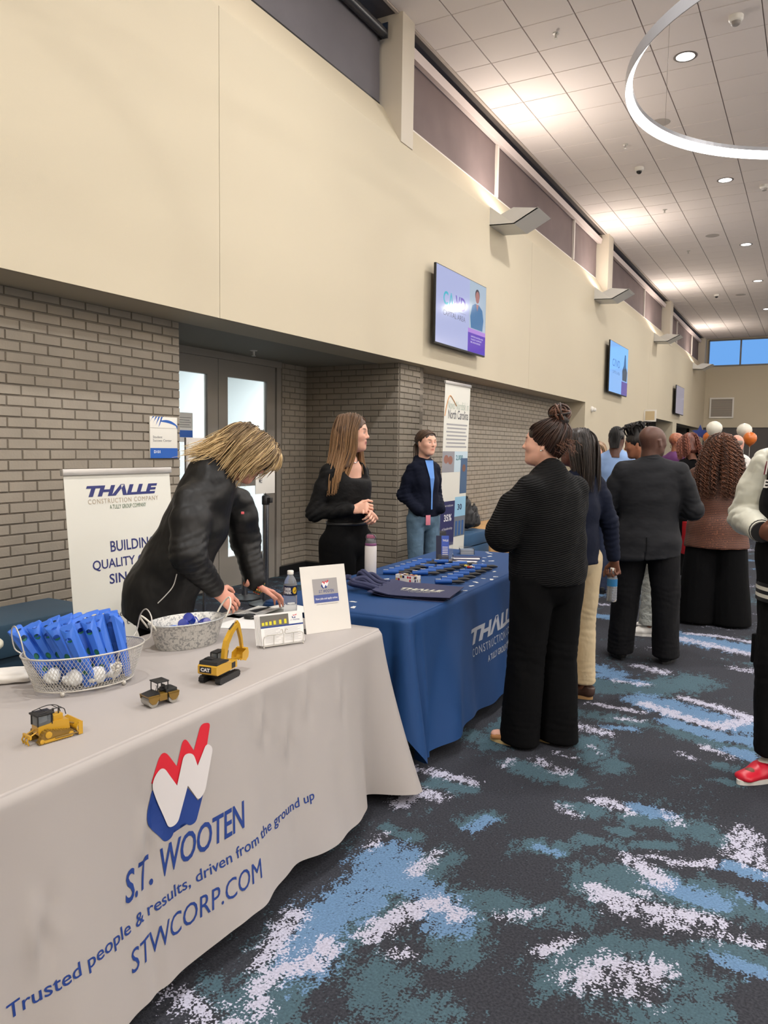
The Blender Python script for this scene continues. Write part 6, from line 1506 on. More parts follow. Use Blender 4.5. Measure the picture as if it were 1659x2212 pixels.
# ================================================================== PEOPLE
M_skin = attr_mat('skin', .5, .4, sss=.12, bump=(300, .08, .0008))
M_hair = attr_mat('hair', .42, .5)
M_shoe = attr_mat('shoe_leather', .45, .5)
def Rz(a): return Matrix.Rotation(a, 4, 'Z')
def mk(M): return np.array(M)
def ap(M, V): return xf(V, M)
_cache = {}
def head_geo(kind='f', h=.0042):
    """head in its own frame: origin between the ears, +y face, z up; returns V,F and paint masks"""
    key = (kind, h)
    if key in _cache: return _cache[key]
    q = SDF((-.11, -.13, -.20), (.11, .16, .15), h)
    m = kind == 'm'
    q.ball((0, -.018, .040), (.074, .092, .080), .01)
    q.ball((0, .035, .035), (.066, .055, .068), .03)
    q.ell((0, .044, .015), (0, .050, -.046), (.061 if not m else .064, .050), (.050 if not m else .055, .042), .03)
    q.ell((0, .052, -.048), (0, .064, -.080), (.040, .036), (.024 if not m else .030, .024), .03)
    for s in (-1, 1):
        q.ell((s*.048, .006, -.030), (s*.026, .054, -.078), (.020, .026), (.016, .018), .035)      # jaw
        q.ball((s*.040, .062, -.012), (.022, .022, .018), .03)                                      # cheek
        q.ell((s*.012, .084, .034), (s*.046, .066, .032), .009, .008, .015)                         # brow
        q.ball((s*.031, .100, .012), (.015, .013, .010), .012, op='sub')                            # eye hollow
        q.ball((s*.031, .077, .012), (.0125, .0125, .0125), .004)                                   # eyeball+lid
        q.ell((s*.022, .089, .017), (s*.042, .081, .016), .0032, .0028, .004)                        # upper lid
        q.ball((s*.009, .096, -.019), (.0075, .008, .0065), .007)                                   # nostril wing
        q.ell((s*.076, -.010, .020), (s*.074, -.002, -.020), (.005, .015), (.005, .009), .008, side=(1, 0, 0))   # ear
        q.ball((s*.083, .001, .006), (.005, .008, .013), .004, op='sub')
    q.ell((0, .086, .024), (0, .105, -.010), (.0065, .008), (.0075, .010), .012)                   # nose
    q.ball((0, .107, -.014), (.009, .009, .008), .008)
    q.ell((-.015, .088, -.043), (.015, .088, -.043), .0062, None, .008); q.ball((0, .092, -.042), (.013, .006, .006), .006)
    q.ell((-.013, .087, -.055), (.013, .087, -.055), .0068, None, .008); q.ball((0, .080, -.082), (.016, .012, .012), .02)
    q.ell((-.017, .0975, -.0492), (.017, .0975, -.0492), .0022, None, .004, op='sub')
    nr = .058 if m else .045
    q.ell((0, -.014, -.03), (0, -.030, -.19), (nr, nr+.004), (nr+.010, nr+.006), .04)
    V, F = q.mesh(1)
    x, y, z = V[:, 0], V[:, 1], V[:, 2]
    lips = np.exp(-((x/.021)**4+((z+.0505)/.0105)**4))*(y > .075)
    brow = np.exp(-(((np.abs(x)-.032)/.017)**4+((z-.033-.004*np.sin((np.abs(x)-.012)*60))/.0048)**4))*(y > .05)
    eye = np.exp(-(((np.abs(x)-.031)/.0105)**4+((z-.011)/.0042)**4))*(y > .07)
    iris = np.exp(-(((np.abs(x)-.031)/.0048)**4+((z-.011)/.0048)**4))*(y > .07)
    stub = np.exp(-((z+.07)/.04)**4)*(y > -.02)*(np.abs(x) < .06) + np.exp(-((z+.045)/.02)**2)*(y > .06)*.3
    _cache[key] = (V, F, lips, brow, eye, iris, stub); return _cache[key]
def hand_geo(pose='relaxed', h=.0030):
    """right hand: wrist at origin, fingers towards -z, palm facing -x (towards the body), thumb forward +y"""
    if (pose, h) in _cache: return _cache[(pose, h)]
    q = SDF((-.075, -.065, -.215), (.055, .085, .06), h)
    q.ell((0, 0, .05), (0, 0, -.005), (.022, .029), (.018, .027), .01)
    q.ell((0, -.002, -.012), (0, .002, -.085), (.0155, .030), (.0125, .041), .018)
    c = dict(relaxed=(.35, .45, .35), flat=(.06, .1, .08), grip=(1.1, 1.35, .8), clasp=(.85, 1.1, .6), reach=(.15, .35, .3))[pose]
    L_ = [(.030, .042, .026, .022), (.010, .046, .030, .023), (-.010, .043, .028, .022), (-.029, .034, .022, .019)]
    for i, (y0, l1_, l2_, l3_) in enumerate(L_):
        p = np.array([0.0, y0, -.080+(.006 if i == 3 else 0)]); a = 0; sp = (y0-.0)*2.2*(1-min(1, c[0]))
        for k, (l, r) in enumerate(((l1_, .0088), (l2_, .0080), (l3_, .0070))):
            a += c[k]+(.04*i); d = np.array([-math.sin(a), sp*.35, -math.cos(a)]); d /= np.linalg.norm(d); p2 = p+d*l
            q.ell(p, p2, r-.0004*i, r-.0008-.0004*i, .004 if k else .007); p = p2
    t0 = np.array([-.004, .026, -.022]); t1 = t0+np.array([-.014, .030, -.026]); t2 = t1+np.array([-.012, .012, -.030]); t3 = t2+np.array([-.012 if c[0] > .5 else -.004, -.002, -.022])
    q.ell(t0, t1, .014, .0115, .012); q.ell(t1, t2, .0108, .0095, .005); q.ell(t2, t3, .0095, .0075, .004)
    V, F = q.mesh(1); _cache[(pose, h)] = (V, F); return V, F
def frame(zax, xhint):
    z = np.array(zax, float); z /= np.linalg.norm(z); x = np.array(xhint, float); x = x-z*np.dot(x, z); x /= np.linalg.norm(x); y = np.cross(z, x); return np.stack([x, y, z], 1)
def M4(R, t): M = np.eye(4); M[:3, :3] = R; M[:3, 3] = t; return M
SK = dict(light=srgb(222, 172, 150), rosy=srgb(214, 154, 134), tan=srgb(196, 146, 118), brown=srgb(112, 74, 58), dark=srgb(84, 56, 46), mid=srgb(150, 100, 76))
def default_joints():
    J = dict(pel=(0, 0, .95), chest=(0, 0, 1.25), neck=(0, -.02, 1.45), head=(0, .0, 1.595))
    for s, n in ((-1, 'L'), (1, 'R')):
        J['sh'+n] = (s*.142, -.01, 1.385); J['el'+n] = (s*.195, -.03, 1.11); J['wr'+n] = (s*.205, .05, .87)
        J['hi'+n] = (s*.085, 0, .92); J['kn'+n] = (s*.09, .02, .50); J['an'+n] = (s*.09, -.03, .09); J['ft'+n] = s*.12
    return J
def body(label, loc, face, H, skin, J, headR=(0, 0, 0), kind='f', hands=('relaxed', 'relaxed'), handrot=None, brow=None, lip=None, fine=True, near=True, group=None, bodyr=1.0, beard=0.0, headtone=None, wristhide=False):
    """the figure's own body as one mesh; returns (object, head matrix)"""
    s = H/1.72
    q = SDF((-.62, -.55, 0.0), (.62, .62, 1.72), .016)
    q.chain([J['pel'], J['chest'], J['neck']], [(.125*bodyr, .085*bodyr), (.13*bodyr, .09*bodyr), (.047, .045)], .05)
    ch_, nk_ = np.array(J['chest'], float), np.array(J['neck'], float); q.ell(ch_*.35+nk_*.65+[0, .012, 0], nk_-[0, 0, .01], (.105*bodyr, .066*bodyr), (.045, .042), .04)
    for n in 'LR':
        q.chain([np.array(J['neck'])-[0, 0, .02], np.array(J['sh'+n])-[0, 0, .01]], [.040, .034], .05); q.chain([np.array(J['sh'+n])-[0, 0, .01], J['el'+n], J['wr'+n]], [.036, .033, .025], .02)
        q.chain([J['hi'+n], J['kn'+n], J['an'+n]], [(.08*bodyr, .08*bodyr), (.052, .055), (.034, .036)], .03)
        a = J['an'+n]; f = J['ft'+n]; q.ell((a[0], a[1]-.01, .045), (a[0]+math.sin(f)*.15, a[1]+math.cos(f)*.15, .035), (.032, .032), (.036, .024), .03)
    V, F = q.mesh(1); parts = [(V, F, None)]
    hm = M4(mk(Rz(headR[0])@Matrix.Rotation(headR[1], 4, 'X')@Matrix.Rotation(headR[2], 4, 'Y'))[:3, :3], J['head'])
    hv, hf, lips, br, eye, iris, stub = head_geo(kind, .0036 if near else .0055)
    parts.append((ap(hm, hv), hf, 'head'))
    handrot = handrot or {}
    for n, sgn in (('L', -1), ('R', 1)):
        i = 0 if n == 'L' else 1
        if hands[i] is None: continue
        hv2, hf2 = hand_geo(hands[i], .003 if near else .005); hv2 = hv2.copy(); ff = hf2
        if sgn < 0: hv2[:, 0] *= -1; ff = hf2[:, ::-1]
        e, w = np.array(J['el'+n]), np.array(J['wr'+n]); d = handrot.get(n+'d', w-e)
        palm = handrot.get(n+'p', (-sgn, 0, 0))      # direction the palm faces
        R = frame(-np.array(d, float), -np.array(palm, float)*sgn)
        parts.append((ap(M4(R, w), hv2), ff, 'hand'))
    Vs, Fs, P, n0 = [], [], [], 0
    base = np.array(skin)
    for V, F, kd in parts:
        c = np.tile(base, (len(V), 1)); c *= (1+.05*nse(V, 14, 2, 2))[:, None]
        if kd == 'head':
            lipc = np.array(lip if lip is not None else base*[.80, .52, .52]); brc = np.array(brow if brow is not None else (.03, .02, .015))
            if headtone is not None: pass
            ck = np.exp(-(((np.abs(hv[:, 0])-.045)/.02)**2+((hv[:, 2]+.02)/.022)**2))*(hv[:, 1] > .03)
            c = c*(1-ck[:, None]*.12*np.array([0, .4, .35]))
            c = c*(1-lips[:, None]*.85)+lipc*lips[:, None]*.85; c = c*(1-br[:, None]*.95)+brc*br[:, None]*.95
            c = c*(1-eye[:, None]*.7)+np.array([.55, .52, .5])*eye[:, None]*.7; c = c*(1-iris[:, None]*.97)+np.array([.03, .02, .02])*iris[:, None]*.9
            if beard: c = c*(1-stub[:, None]*beard)+np.array([.02, .015, .012])*stub[:, None]*beard
        Vs.append(V); Fs += (np.asarray(F)+n0).tolist(); P.append(c); n0 += len(V)
    o = mesh_obj('person', np.concatenate(Vs), Fs, M_skin, None, True, np.clip(np.concatenate(P), 0, 1))
    o.location = (float(loc[0]), float(loc[1]), 0); o.rotation_euler = (0, 0, math.radians(face)-math.pi/2); o.scale = (s, s, s)
    tag(o, label, 'person', group); return o, hm
def garment(name, parent, m, build, lo, hi, h=.010, wr=.004, wf=3.0, seed=1, stretch=(1, 1, 1), smooth=1, label=None, folds=None, paint=None):
    q = SDF(lo, hi, h); build(q); V, F = q.mesh(smooth)
    N = normals(V, F); amp = wr*nse(V*np.array(stretch), wf, seed, 3)
    if folds:     # list of (centre, radius, axis, frequency, amplitude): bunched creases round joints
        for c, r, ax, f, a in folds:
            d = V-np.array(c); w = np.exp(-(np.linalg.norm(d, axis=1)/r)**2); ax = np.array(ax, float); ax /= np.linalg.norm(ax)
            amp += w*a*np.abs(np.sin(d@ax*f+1.5*nse(V, 5, seed+3, 2)))-w*a*.5
    V = V+N*amp[:, None]
    pc = None
    if paint is not None: pc = paint(V)
    return mesh_obj(name, V, F, m, parent, True, pc, label)
def strands(name, parent, guides, n, r0, c0, c1, seed=0, jit=.012, tip=.3, curl=None, m=None, ctip=None, sides=4, taper=.25, splits=None):
    """guides: list of sheets; a sheet is a list of polylines in the parent's frame"""
    rs = np.random.RandomState(seed); Vs, Fs, Cs, n0 = [], [], [], 0
    for sheet_ in guides:
        G = [spline(g, 6) for g in sheet_]; mlen = min(len(g) for g in G)
        G = [g[np.linspace(0, len(g)-1, mlen).astype(int)] for g in G]
        for k in range(n):
            u = rs.uniform(0, len(G)-1.0001); i = int(u); f = u-i
            p = G[i]*(1-f)+G[i+1]*f; t = np.linspace(0, 1, len(p))[:, None]
            if rs.rand() < tip: cut_ = int(len(p)*rs.uniform(.6, .95)); p = p[:max(5, cut_)]; t = t[:len(p)]
            off = rs.normal(size=3)*jit; p = p+off*(.35+.9*t)+np.sin(t*6+rs.uniform(0, 6))*rs.normal(size=3)*jit*.35
            if curl:
                rad, fr = curl; L = np.r_[0, np.cumsum(np.linalg.norm(np.diff(p, axis=0), axis=1))]; ns = max(12, int(L[-1]*fr*9)); ll = np.linspace(0, L[-1], ns)
                p = np.stack([np.interp(ll, L, p[:, a]) for a in range(3)], 1); ph = rs.uniform(0, 6.28); rr_ = rad*rs.uniform(.7, 1.3)*np.clip(ll/L[-1]*5, 0, 1)
                p = p+np.stack([np.cos(ll*fr*6.28+ph)*rr_, np.sin(ll*fr*6.28+ph)*rr_, 0*ll], 1)
            rr2 = r0*rs.uniform(.7, 1.3)*np.interp(np.linspace(0, 1, len(p)), [0, .1, .75, 1], [.7, 1, .9, taper])
            V, F = tube_geo(p, rr2, sides, caps=False); a = rs.uniform(0, 1); c = np.array(c0)*(1-a)+np.array(c1)*a
            cc = np.tile(c, (len(V), 1))
            if ctip is not None: w = np.repeat(np.linspace(0, 1, len(p))**1.5, sides)[:, None]; cc = cc*(1-w)+np.array(ctip)*w
            Vs.append(V); Fs += [tuple(x+n0 for x in f_) for f_ in F]; Cs.append(cc); n0 += len(V)
    return mesh_obj(name, np.concatenate(Vs), Fs, m or M_hair, parent, True, np.concatenate(Cs))
def scalp(parent, hm, c, extra=None, grow=.006, front=.045, name='hair', low=-.03, seed=0, h=.006, bulge=()):
    """hair-coloured cap in head frame; extra(q) adds volume"""
    q = SDF((-.2, -.24, -.45), (.2, .16, .28), h)
    q.ball((0, -.020, .040), (.074+grow, .092+grow, .080+grow), .01); q.ball((0, .030, .040), (.066+grow, .056+grow, .066+grow), .02)
    for b_ in bulge: q.ball(b_[0], b_[1], .03)
    # face opening
    q.ell((0, .135, .0), (0, .135, -.15), (.072, .090), None, .02, op='sub'); q.cut((0, .0, low), (0, .55, -1))
    if extra: extra(q)
    V, F = q.mesh(1); N = normals(V, F); V = V+N*(nse(V*[1, 1, .35], 22, seed, 2)*.0022)[:, None]
    cc = np.array(c)*(1+.35*nse(V*[1, 1, .3], 30, seed+5, 2))[:, None]
    return mesh_obj(name, ap(hm, V), F, M_hair, parent, True, np.clip(cc, 0, 1))
def hl(hm, pts): return [list(map(float, ap(hm, np.array([p]))[0])) for p in pts]
def shoe(parent, J, n, m, colr, sole, L=.27, hgt=.075, label=None, heel=0.0, lace=None, sc=1.0):
    a = J['an'+n]; f = J['ft'+n]; R = mk(Rz(-f)); 
    q = SDF((-.09, -.12, -.005), (.09, .24, .16), .006)
    q.ell((0, -.035, .050), (0, .055, .045), (.036, .040), (.040, .036), .02); q.ell((0, .06, .036), (0, .145, .026), (.043, .030), (.040, .022), .03); q.ell((0, -.03, .05), (0, -.035, .10), (.036, .036), (.038, .040), .02)
    q.cut((0, 0, .016), (0, 0, -1)); q.cut((0, 0, hgt+.02), (0, -.25, 1))
    V, F = q.mesh(1); V = V*[sc, sc*L/.27, 1]; M = M4(R[:3, :3], (a[0], a[1], 0))
    o = mesh_obj('shoe', ap(M, V), F, m, parent, True, np.tile(np.array(colr), (len(V), 1)) if m is M_shoe else None, label)
    b = MB(); pts = []
    for t in np.linspace(0, 2*math.pi, 28, endpoint=False):
        y = .055+.118*math.sin(t); w = .046 if y > .03 else .038; pts.append((w*math.cos(t)*(1-.12*max(0, math.sin(t))), y))
    b.prism([(x*sc, y*sc*L/.27) for x, y in pts], 0.0005, .020); so = mesh_obj('sole', ap(M, np.concatenate(b.V)), b.F, sole, o)
    if lace is not None:
        b = MB()
        for k in range(4): y = .045+.022*k; z = .092-.011*k; b.tube([(-.022, y, z-.012), (-.01, y+.004, z), (.01, y-.004, z), (.022, y, z-.012)], .0028, 6)
        mesh_obj('laces', ap(M, np.concatenate(b.V)), b.F, lace, o, True)
    return o
def trousers(parent, J, m, waist=(.150, .105), hip=(.172, .120), thigh=.098, knee=.075, hem=.080, hemz=.03, topz=1.02, name='trousers', h=.010, wr=.004, seed=2, lab=None, folds=True, front=0.0):
    def bld(q):
        p = np.array(J['pel'], float); 
        q.chain([(p[0], p[1], topz+.01), (p[0], p[1], .90)], [waist, hip], .02)
        for n in 'LR':
            hi, kn, an = [np.array(J[k+n], float) for k in ('hi', 'kn', 'an')]
            q.chain([hi-[0, 0, .02], kn, (an[0], an[1]+.02, max(hemz-.03, .0))], [(thigh, thigh*1.08), (knee, knee*1.08), (hem, hem*1.25)], .012)
        q.cut((0, 0, topz), (0, 0, 1)); q.cut((0, 0, hemz), (0, 0, -1))
    fl = None
    if folds:
        fl = []
        for n in 'LR':
            kn, an = J['kn'+n], J['an'+n]
            fl += [(kn, .13, (.2, 0, 1), 70, .006), ((an[0], an[1], .14), .10, (.1, .1, 1), 95, .008), (J['hi'+n], .12, (.5, .2, .9), 60, .005)]
    return garment(name, parent, m, bld, (-.36, -.32, 0), (.36, .36, topz+.02), h, wr, 2.6, seed, (1, 1, .45), 1, lab, fl)
M_blackcloth = mat('black_cloth', (.0035, .0035, .004), .9, spec=.12, bump=(14, .35, .02, (1, 1, .4)))
M_blackshine = mat('black_poly', (.0055, .0055, .006), .5, spec=.4, bump=(6, .5, .05, (1, 1, .45)))
M_rib = bpy.data.materials.new('black_knit'); M_rib.use_nodes = True; nt = M_rib.node_tree; N = nt.nodes; L = nt.links; pb = N['Principled BSDF']; pb.inputs['Base Color'].default_value = (.0045, .0045, .005, 1); pb.inputs['Roughness'].default_value = .85; pb.inputs['Specular IOR Level'].default_value = .2
tc = N.new('ShaderNodeTexCoord'); mp = N.new('ShaderNodeMapping'); mp.inputs['Rotation'].default_value = (0, math.radians(14), 0); wv = N.new('ShaderNodeTexWave'); wv.bands_direction = 'Z'; wv.inputs['Scale'].default_value = 30; wv.inputs['Distortion'].default_value = 1.2; bp = N.new('ShaderNodeBump'); bp.inputs['Strength'].default_value = .9; bp.inputs['Distance'].default_value = .006
L.new(tc.outputs['Object'], mp.inputs[0]); L.new(mp.outputs[0], wv.inputs[0]); L.new(wv.outputs['Fac'], bp.inputs['Height']); L.new(bp.outputs[0], pb.inputs['Normal'])
def top_garment(parent, J, m, st, sl, hemz=None, neck=None, name='jumper', h=.009, wr=.005, seed=3, collar=None, cuts=(), lab=None, stretch=(1, 1, .5), wf=3.0, k=.04, endw=(.92, .92), folds=True, lo=(-.62, -.5, .45), hi=(.62, .62, 1.60), extra=None, paint=None):
    """st: [(x,y,z,a,b)] torso stations; sl: sleeve radii (shoulder, elbow, cuff)"""
    def bld(q):
        q.chain([s_[:3] for s_ in st], [(s_[3], s_[4]) for s_ in st], k)
        for i, n in enumerate('LR'):
            if sl is None: continue
            sh, el, wr_ = [np.array(J[k_+n], float) for k_ in ('sh', 'el', 'wr')]; e = el+(wr_-el)*endw[i]
            nk_ = np.array(J['neck'], float); q.ell(nk_*[.6, 1, 1]+sh*[.4, 0, 0]-[0, 0, .055], sh-[0, 0, .012], (.05, .045), (sl[0]*.70, sl[0]*.78), .06); q.ell(sh-[0, 0, .012], sh*.6+el*.4, (sl[0]*.78, sl[0]*.85), (sl[0]*.95, sl[0]), .035); q.ell(sh*.6+el*.4, el, (sl[0]*.95, sl[0]), (sl[1], sl[1]*1.05), .02); q.ell(el, e, (sl[1], sl[1]), (sl[2], sl[2]), .02)
        if extra: extra(q)
        if hemz is not None: q.cut((0, 0, hemz), (0, 0, -1))
        for p, n_ in cuts: q.cut(p, n_)
    fl = None
    if folds:
        fl = []
        for n in 'LR':
            el = J['el'+n]; d = np.array(J['wr'+n])-np.array(J['sh'+n]); fl += [(el, .10, d, 85, .010), (J['sh'+n], .09, d, 70, .006), (tuple(np.array(el)*.4+np.array(J['wr'+n])*.6), .08, d, 100, .006)]
    return garment(name, parent, m, bld, lo, hi, h, wr, wf, seed, stretch, 1, lab, fl, paint)

# ------------------------------------------------------------------ 1. blonde woman bending over the grey table
J = default_joints()
J.update(pel=(0, -.10, .93), chest=(0, .16, 1.20), neck=(0, .33, 1.355), head=(0, .43, 1.44),
         shL=(-.17, .29, 1.31), elL=(-.20, .36, 1.06), wrL=(-.09, .53, .90), shR=(.17, .27, 1.29), elR=(.215, .31, 1.05), wrR=(.10, .46, .87))
A1 = (-2.74, 2.50); ANG1 = 50
def wl(loc, face, H, p):      # world point -> figure's local frame
    s = H/1.72; a = math.radians(face)-math.pi/2; d = np.array(p, float)-[loc[0], loc[1], 0]; return np.array([(d[0]*math.cos(a)+d[1]*math.sin(a)), (-d[0]*math.sin(a)+d[1]*math.cos(a)), d[2]])/s
H1 = 1.68
J['wrR'] = tuple(wl(A1, ANG1, H1, atd(468, 1276, 3.42))); J['wrL'] = tuple(wl(A1, ANG1, H1, atd(553, 1266, 3.68)))
J['head'] = tuple(wl(A1, ANG1, H1, atd(528, 985, 3.50)));  J['neck'] = tuple(np.array(J['head'])+[0, -.11, -.085])
J['shR'] = tuple(wl(A1, ANG1, H1, atd(412, 1075, 3.30))); J['shL'] = tuple(wl(A1, ANG1, H1, atd(512, 1080, 3.66)))
J['elR'] = tuple(wl(A1, ANG1, H1, atd(408, 1200, 3.22))); J['elL'] = tuple(wl(A1, ANG1, H1, atd(530, 1170, 3.74)))
J['pel'] = tuple(wl(A1, ANG1, H1, atd(338, 1290, 3.50))); J['chest'] = tuple(wl(A1, ANG1, H1, atd(425, 1140, 3.46)))
pl = np.array(J['pel']); 
for n, s in (('L', -1), ('R', 1)):
    J['hi'+n] = (pl[0]+s*.09, pl[1], pl[2]-.03); J['kn'+n] = (pl[0]*.8+s*.10, pl[1]+.06, .48); J['an'+n] = (pl[0]*.6+s*.11, pl[1]+.02, .09)
print('J1', {k: np.round(v, 2).tolist() for k, v in J.items() if not np.isscalar(v)})
hR = wl(A1, ANG1, H1, atd(533, 1330, 3.52))-np.array(J['wrR']); hL = wl(A1, ANG1, H1, atd(598, 1285, 3.72))-np.array(J['wrL'])
o, hm = body('woman with blonde hair in a black jacket bending over the grey table', A1, ANG1, H1, SK['rosy'], J, headR=(-.35, -.62, -.05), hands=('reach', 'reach'), handrot=dict(Rd=hR, Rp=(-.85, 0, -.55), Ld=hL, Lp=(.3, -.1, -1)), brow=(.2, .14, .08))
ch = np.array(J['chest']); nk = np.array(J['neck'])
mid = pl*.5+ch*.5
top_garment(o, J, M_blackshine, [(pl[0], pl[1]+.0, pl[2]-.14, .215, .165), (pl[0], pl[1]+.01, pl[2]+.02, .20, .155), (*mid, .185, .15), (*(ch+[0, .0, .02]), .185, .14), (*(nk*.55+ch*.45+[0, -.02, .02]), .16, .12), (*(nk-[0, .055, .0]), .105, .085), (*(nk-[0, .0, -.01]), .070, .062)],
            (.085, .074, .050), hemz=None, name='jacket', h=.009, wr=.007, wf=2.6, stretch=(1, .7, 1), lo=(-.65, -.75, .5), hi=(.65, .8, 1.6), endw=(.88, .90),
            cuts=[((pl[0], pl[1], pl[2]-.13), (0, -.35, -1))])
trousers(o, J, M_blackcloth, hemz=.03, topz=1.0, hip=(.18, .13))
# pale piping of the jacket pocket
pp = [wl(A1, ANG1, H1, atd(x, y, 3.235)) for x, y in ((382, 1240), (374, 1266), (358, 1286), (341, 1303))]; pp = [np.array(v)+[-.0, 0, 0] for v in pp]
b = MB(); b.tube(spline(pp, 6), .0022, 6); b.build('pocket_piping', mat('piping', srgb(200, 198, 194), .5), o)
# open black shirt front with small emblem
pe = wl(A1, ANG1, H1, atd(524, 1108, 3.42)); b = MB()
# (emblem lies on the far lapel)
b.box((pe[0]-.003, pe[1]-.007, pe[2]-.006), (pe[0]+.003, pe[1]+.007, pe[2]+.006), bev=.002); b.build('chest_emblem', mat('emblem_rw', srgb(210, 90, 96), .5), o)
# watch-like beaded bracelets and ring
wv_ = np.array(J['wrL']); dd = hL/np.linalg.norm(hL); fr = frame(dd, (1, 0, 0))
for k in range(3):
    b = MB(); rs = np.random.RandomState(k)
    for j in range(16):
        a = 2*math.pi*j/16; p = wv_+dd*(.004+.012*k)+fr[:, 0]*math.cos(a)*.034+fr[:, 1]*math.sin(a)*.030; b.mat(j % 3).sphere(tuple(p), .0052, 8)
    b.build('beaded_bracelet', [mat('bead_red', srgb(150, 50, 40), .4), mat('bead_amber', srgb(196, 140, 60), .4), mat('bead_green', srgb(60, 90, 60), .4)], o)
# hair: layered shoulder-length blonde
cB0, cB1, cBt = srgb(78, 62, 46), srgb(196, 168, 124), srgb(214, 186, 138)
scalp(o, hm, srgb(96, 78, 58), lambda q: (q.ell((0, -.055, .03), (0, -.075, -.07), (.085, .05), (.075, .04), .03), q.ell((-.062, .0, .03), (-.070, .0, -.06), (.028, .06), (.022, .05), .03), q.ell((.062, .0, .03), (.070, .0, -.06), (.028, .06), (.022, .05), .03)), grow=.014, low=-.10)
gd = []
for s in (-1, 1):
    gd.append([hl(hm, g) for g in (
        [(s*.004, .085, .105), (s*.030, .118, .100), (s*.062, .125, .055), (s*.078, .105, .005), (s*.080, .085, -.035)],
        [(s*.004, .06, .125), (s*.045, .080, .118), (s*.086, .075, .05), (s*.098, .06, -.03), (s*.088, .055, -.095)],
        [(s*.004, .02, .135), (s*.050, .030, .125), (s*.098, .02, .05), (s*.108, .01, -.05), (s*.098, .01, -.14)],
        [(s*.004, -.03, .135), (s*.050, -.035, .12), (s*.095, -.04, .04), (s*.104, -.045, -.06), (s*.100, -.050, -.16)],
        [(s*.004, -.07, .12), (s*.040, -.085, .10), (s*.070, -.105, .02), (s*.075, -.115, -.07), (s*.085, -.155, -.14)],
        [(0, -.09, .11), (s*.015, -.115, .08), (s*.025, -.135, .0), (s*.03, -.15, -.08), (s*.035, -.21, -.13)])])
strands('hair', o, gd, 420, .0024, cB0, cB1, 3, .013, .7, ctip=cBt); strands('hair_lowlights', o, gd, 260, .0026, srgb(52, 42, 34), srgb(104, 84, 60), 31, .016, .8, ctip=srgb(150, 122, 84))
# bangs
gb = [[hl(hm, g) for g in ([(-.03, .06, .125), (-.04, .115, .10), (-.055, .135, .05), (-.06, .13, .02)], [(0, .06, .13), (0, .125, .105), (-.005, .148, .06), (-.01, .145, .03)], [(.03, .06, .125), (.04, .115, .10), (.055, .135, .05), (.06, .13, .02)])]]
strands('fringe', o, gb, 110, .0026, cB1, cBt, 5, .006, .4)
gw = [[hl(hm, g) for g in ([(-.03, -.08, .10), (-.04, -.15, .02), (-.05, -.19, -.08), (-.06, -.235, -.15)], [(.03, -.08, .10), (.04, -.15, .02), (.05, -.19, -.08), (.06, -.225, -.16)], [(.09, -.05, .05), (.125, -.08, -.04), (.135, -.12, -.12), (.14, -.18, -.16)])]]
strands('loose_hair', o, gw, 60, .0016, cB1, cBt, 33, .012, .5, ctip=cBt)
b = MB()
for s in (-1, 1):
    V = np.array([(s*.031+.022*math.cos(t), .112-.004, .008+.014*math.sin(t)) for t in np.linspace(0, 2*math.pi, 20, endpoint=False)]); b.tube(ap(hm, V), .0016, 6, closed=True)
    b.tube(ap(hm, [(s*.052, .106, .012), (s*.078, .0, .012)]), .0016, 6)
b.build('glasses', mat('glasses_frame', (.03, .03, .04), .3), o)

# ------------------------------------------------------------------ 2. young woman with long brown hair
p = atd(748, 1240, 5.06); A2, ANG2, H2_ = (p[0], p[1]), -12, 1.75
J = default_joints()
J.update(head=(0, .035, 1.60), neck=(0, -.01, 1.455), elR=(.205, -.09, 1.10), wrR=(.10, .155, 1.135), elL=(-.205, -.05, 1.10), wrL=(-.01, .19, 1.105), shR=(.145, -.02, 1.375), shL=(-.145, -.02, 1.375))
o, hm = body('young woman with long brown hair in a black top, standing behind the blue table', A2, ANG2, H2_, SK['light'], J, headR=(.50, -.02, 0), hands=('clasp', 'clasp'), handrot=dict(Rd=(-.35, .9, .15), Rp=(-.8, -.2, -.5), Ld=(.45, .8, -.05), Lp=(.6, -.2, -.6)), brow=(.06, .035, .02), lip=srgb(160, 80, 84))
top_garment(o, J, mat('black_jersey', (.005, .005, .0055), .7, spec=.25, bump=(10, .5, .02, (1, 1, 1.6))), [(0, 0, .97, .150, .108), (0, 0, 1.06, .128, .098), (0, .012, 1.20, .148, .118), (0, .015, 1.28, .152, .122), (0, -.005, 1.37, .130, .09), (0, -.01, 1.40, .10, .06)], (.056, .050, .036), hemz=.99, name='long_sleeved_top', h=.008, wr=.003, cuts=[((0, 0, 1.425), (0, 0, 1))], endw=(.94, .94), extra=lambda q: (q.ell((-.05, .13, 1.378), (.05, .13, 1.378), (.126, .058), None, .01, op='sub', side=(0, 1, 0)), q.ell((0, -.0, 1.40), (0, .0, 1.5), (.075, .065), (.10, .09), .01, op='sub')))
trousers(o, J, M_blackcloth, waist=(.14, .105), hip=(.182, .13), thigh=.115, knee=.10, hem=.12, topz=1.05, hemz=.02)
b = MB(); b.tube([(.142*math.cos(t), .107*math.sin(t), 1.035) for t in np.linspace(0, 2*math.pi, 40, endpoint=False)], .012, 8, closed=True); b.build('belt', M_black, o)
cA0, cA1, cAt = srgb(58, 40, 28), srgb(104, 76, 52), srgb(176, 136, 96)
scalp(o, hm, srgb(76, 54, 38), lambda q: (q.ell((0, -.062, .02), (0, -.075, -.26), (.080, .042), (.10, .022), .03), q.ell((.068, -.02, .02), (.095, -.02, -.20), (.026, .05), (.022, .05), .03), q.ell((-.068, -.02, .02), (-.095, -.02, -.20), (.026, .05), (.022, .05), .03)), grow=.010, low=-.40)
gd = []
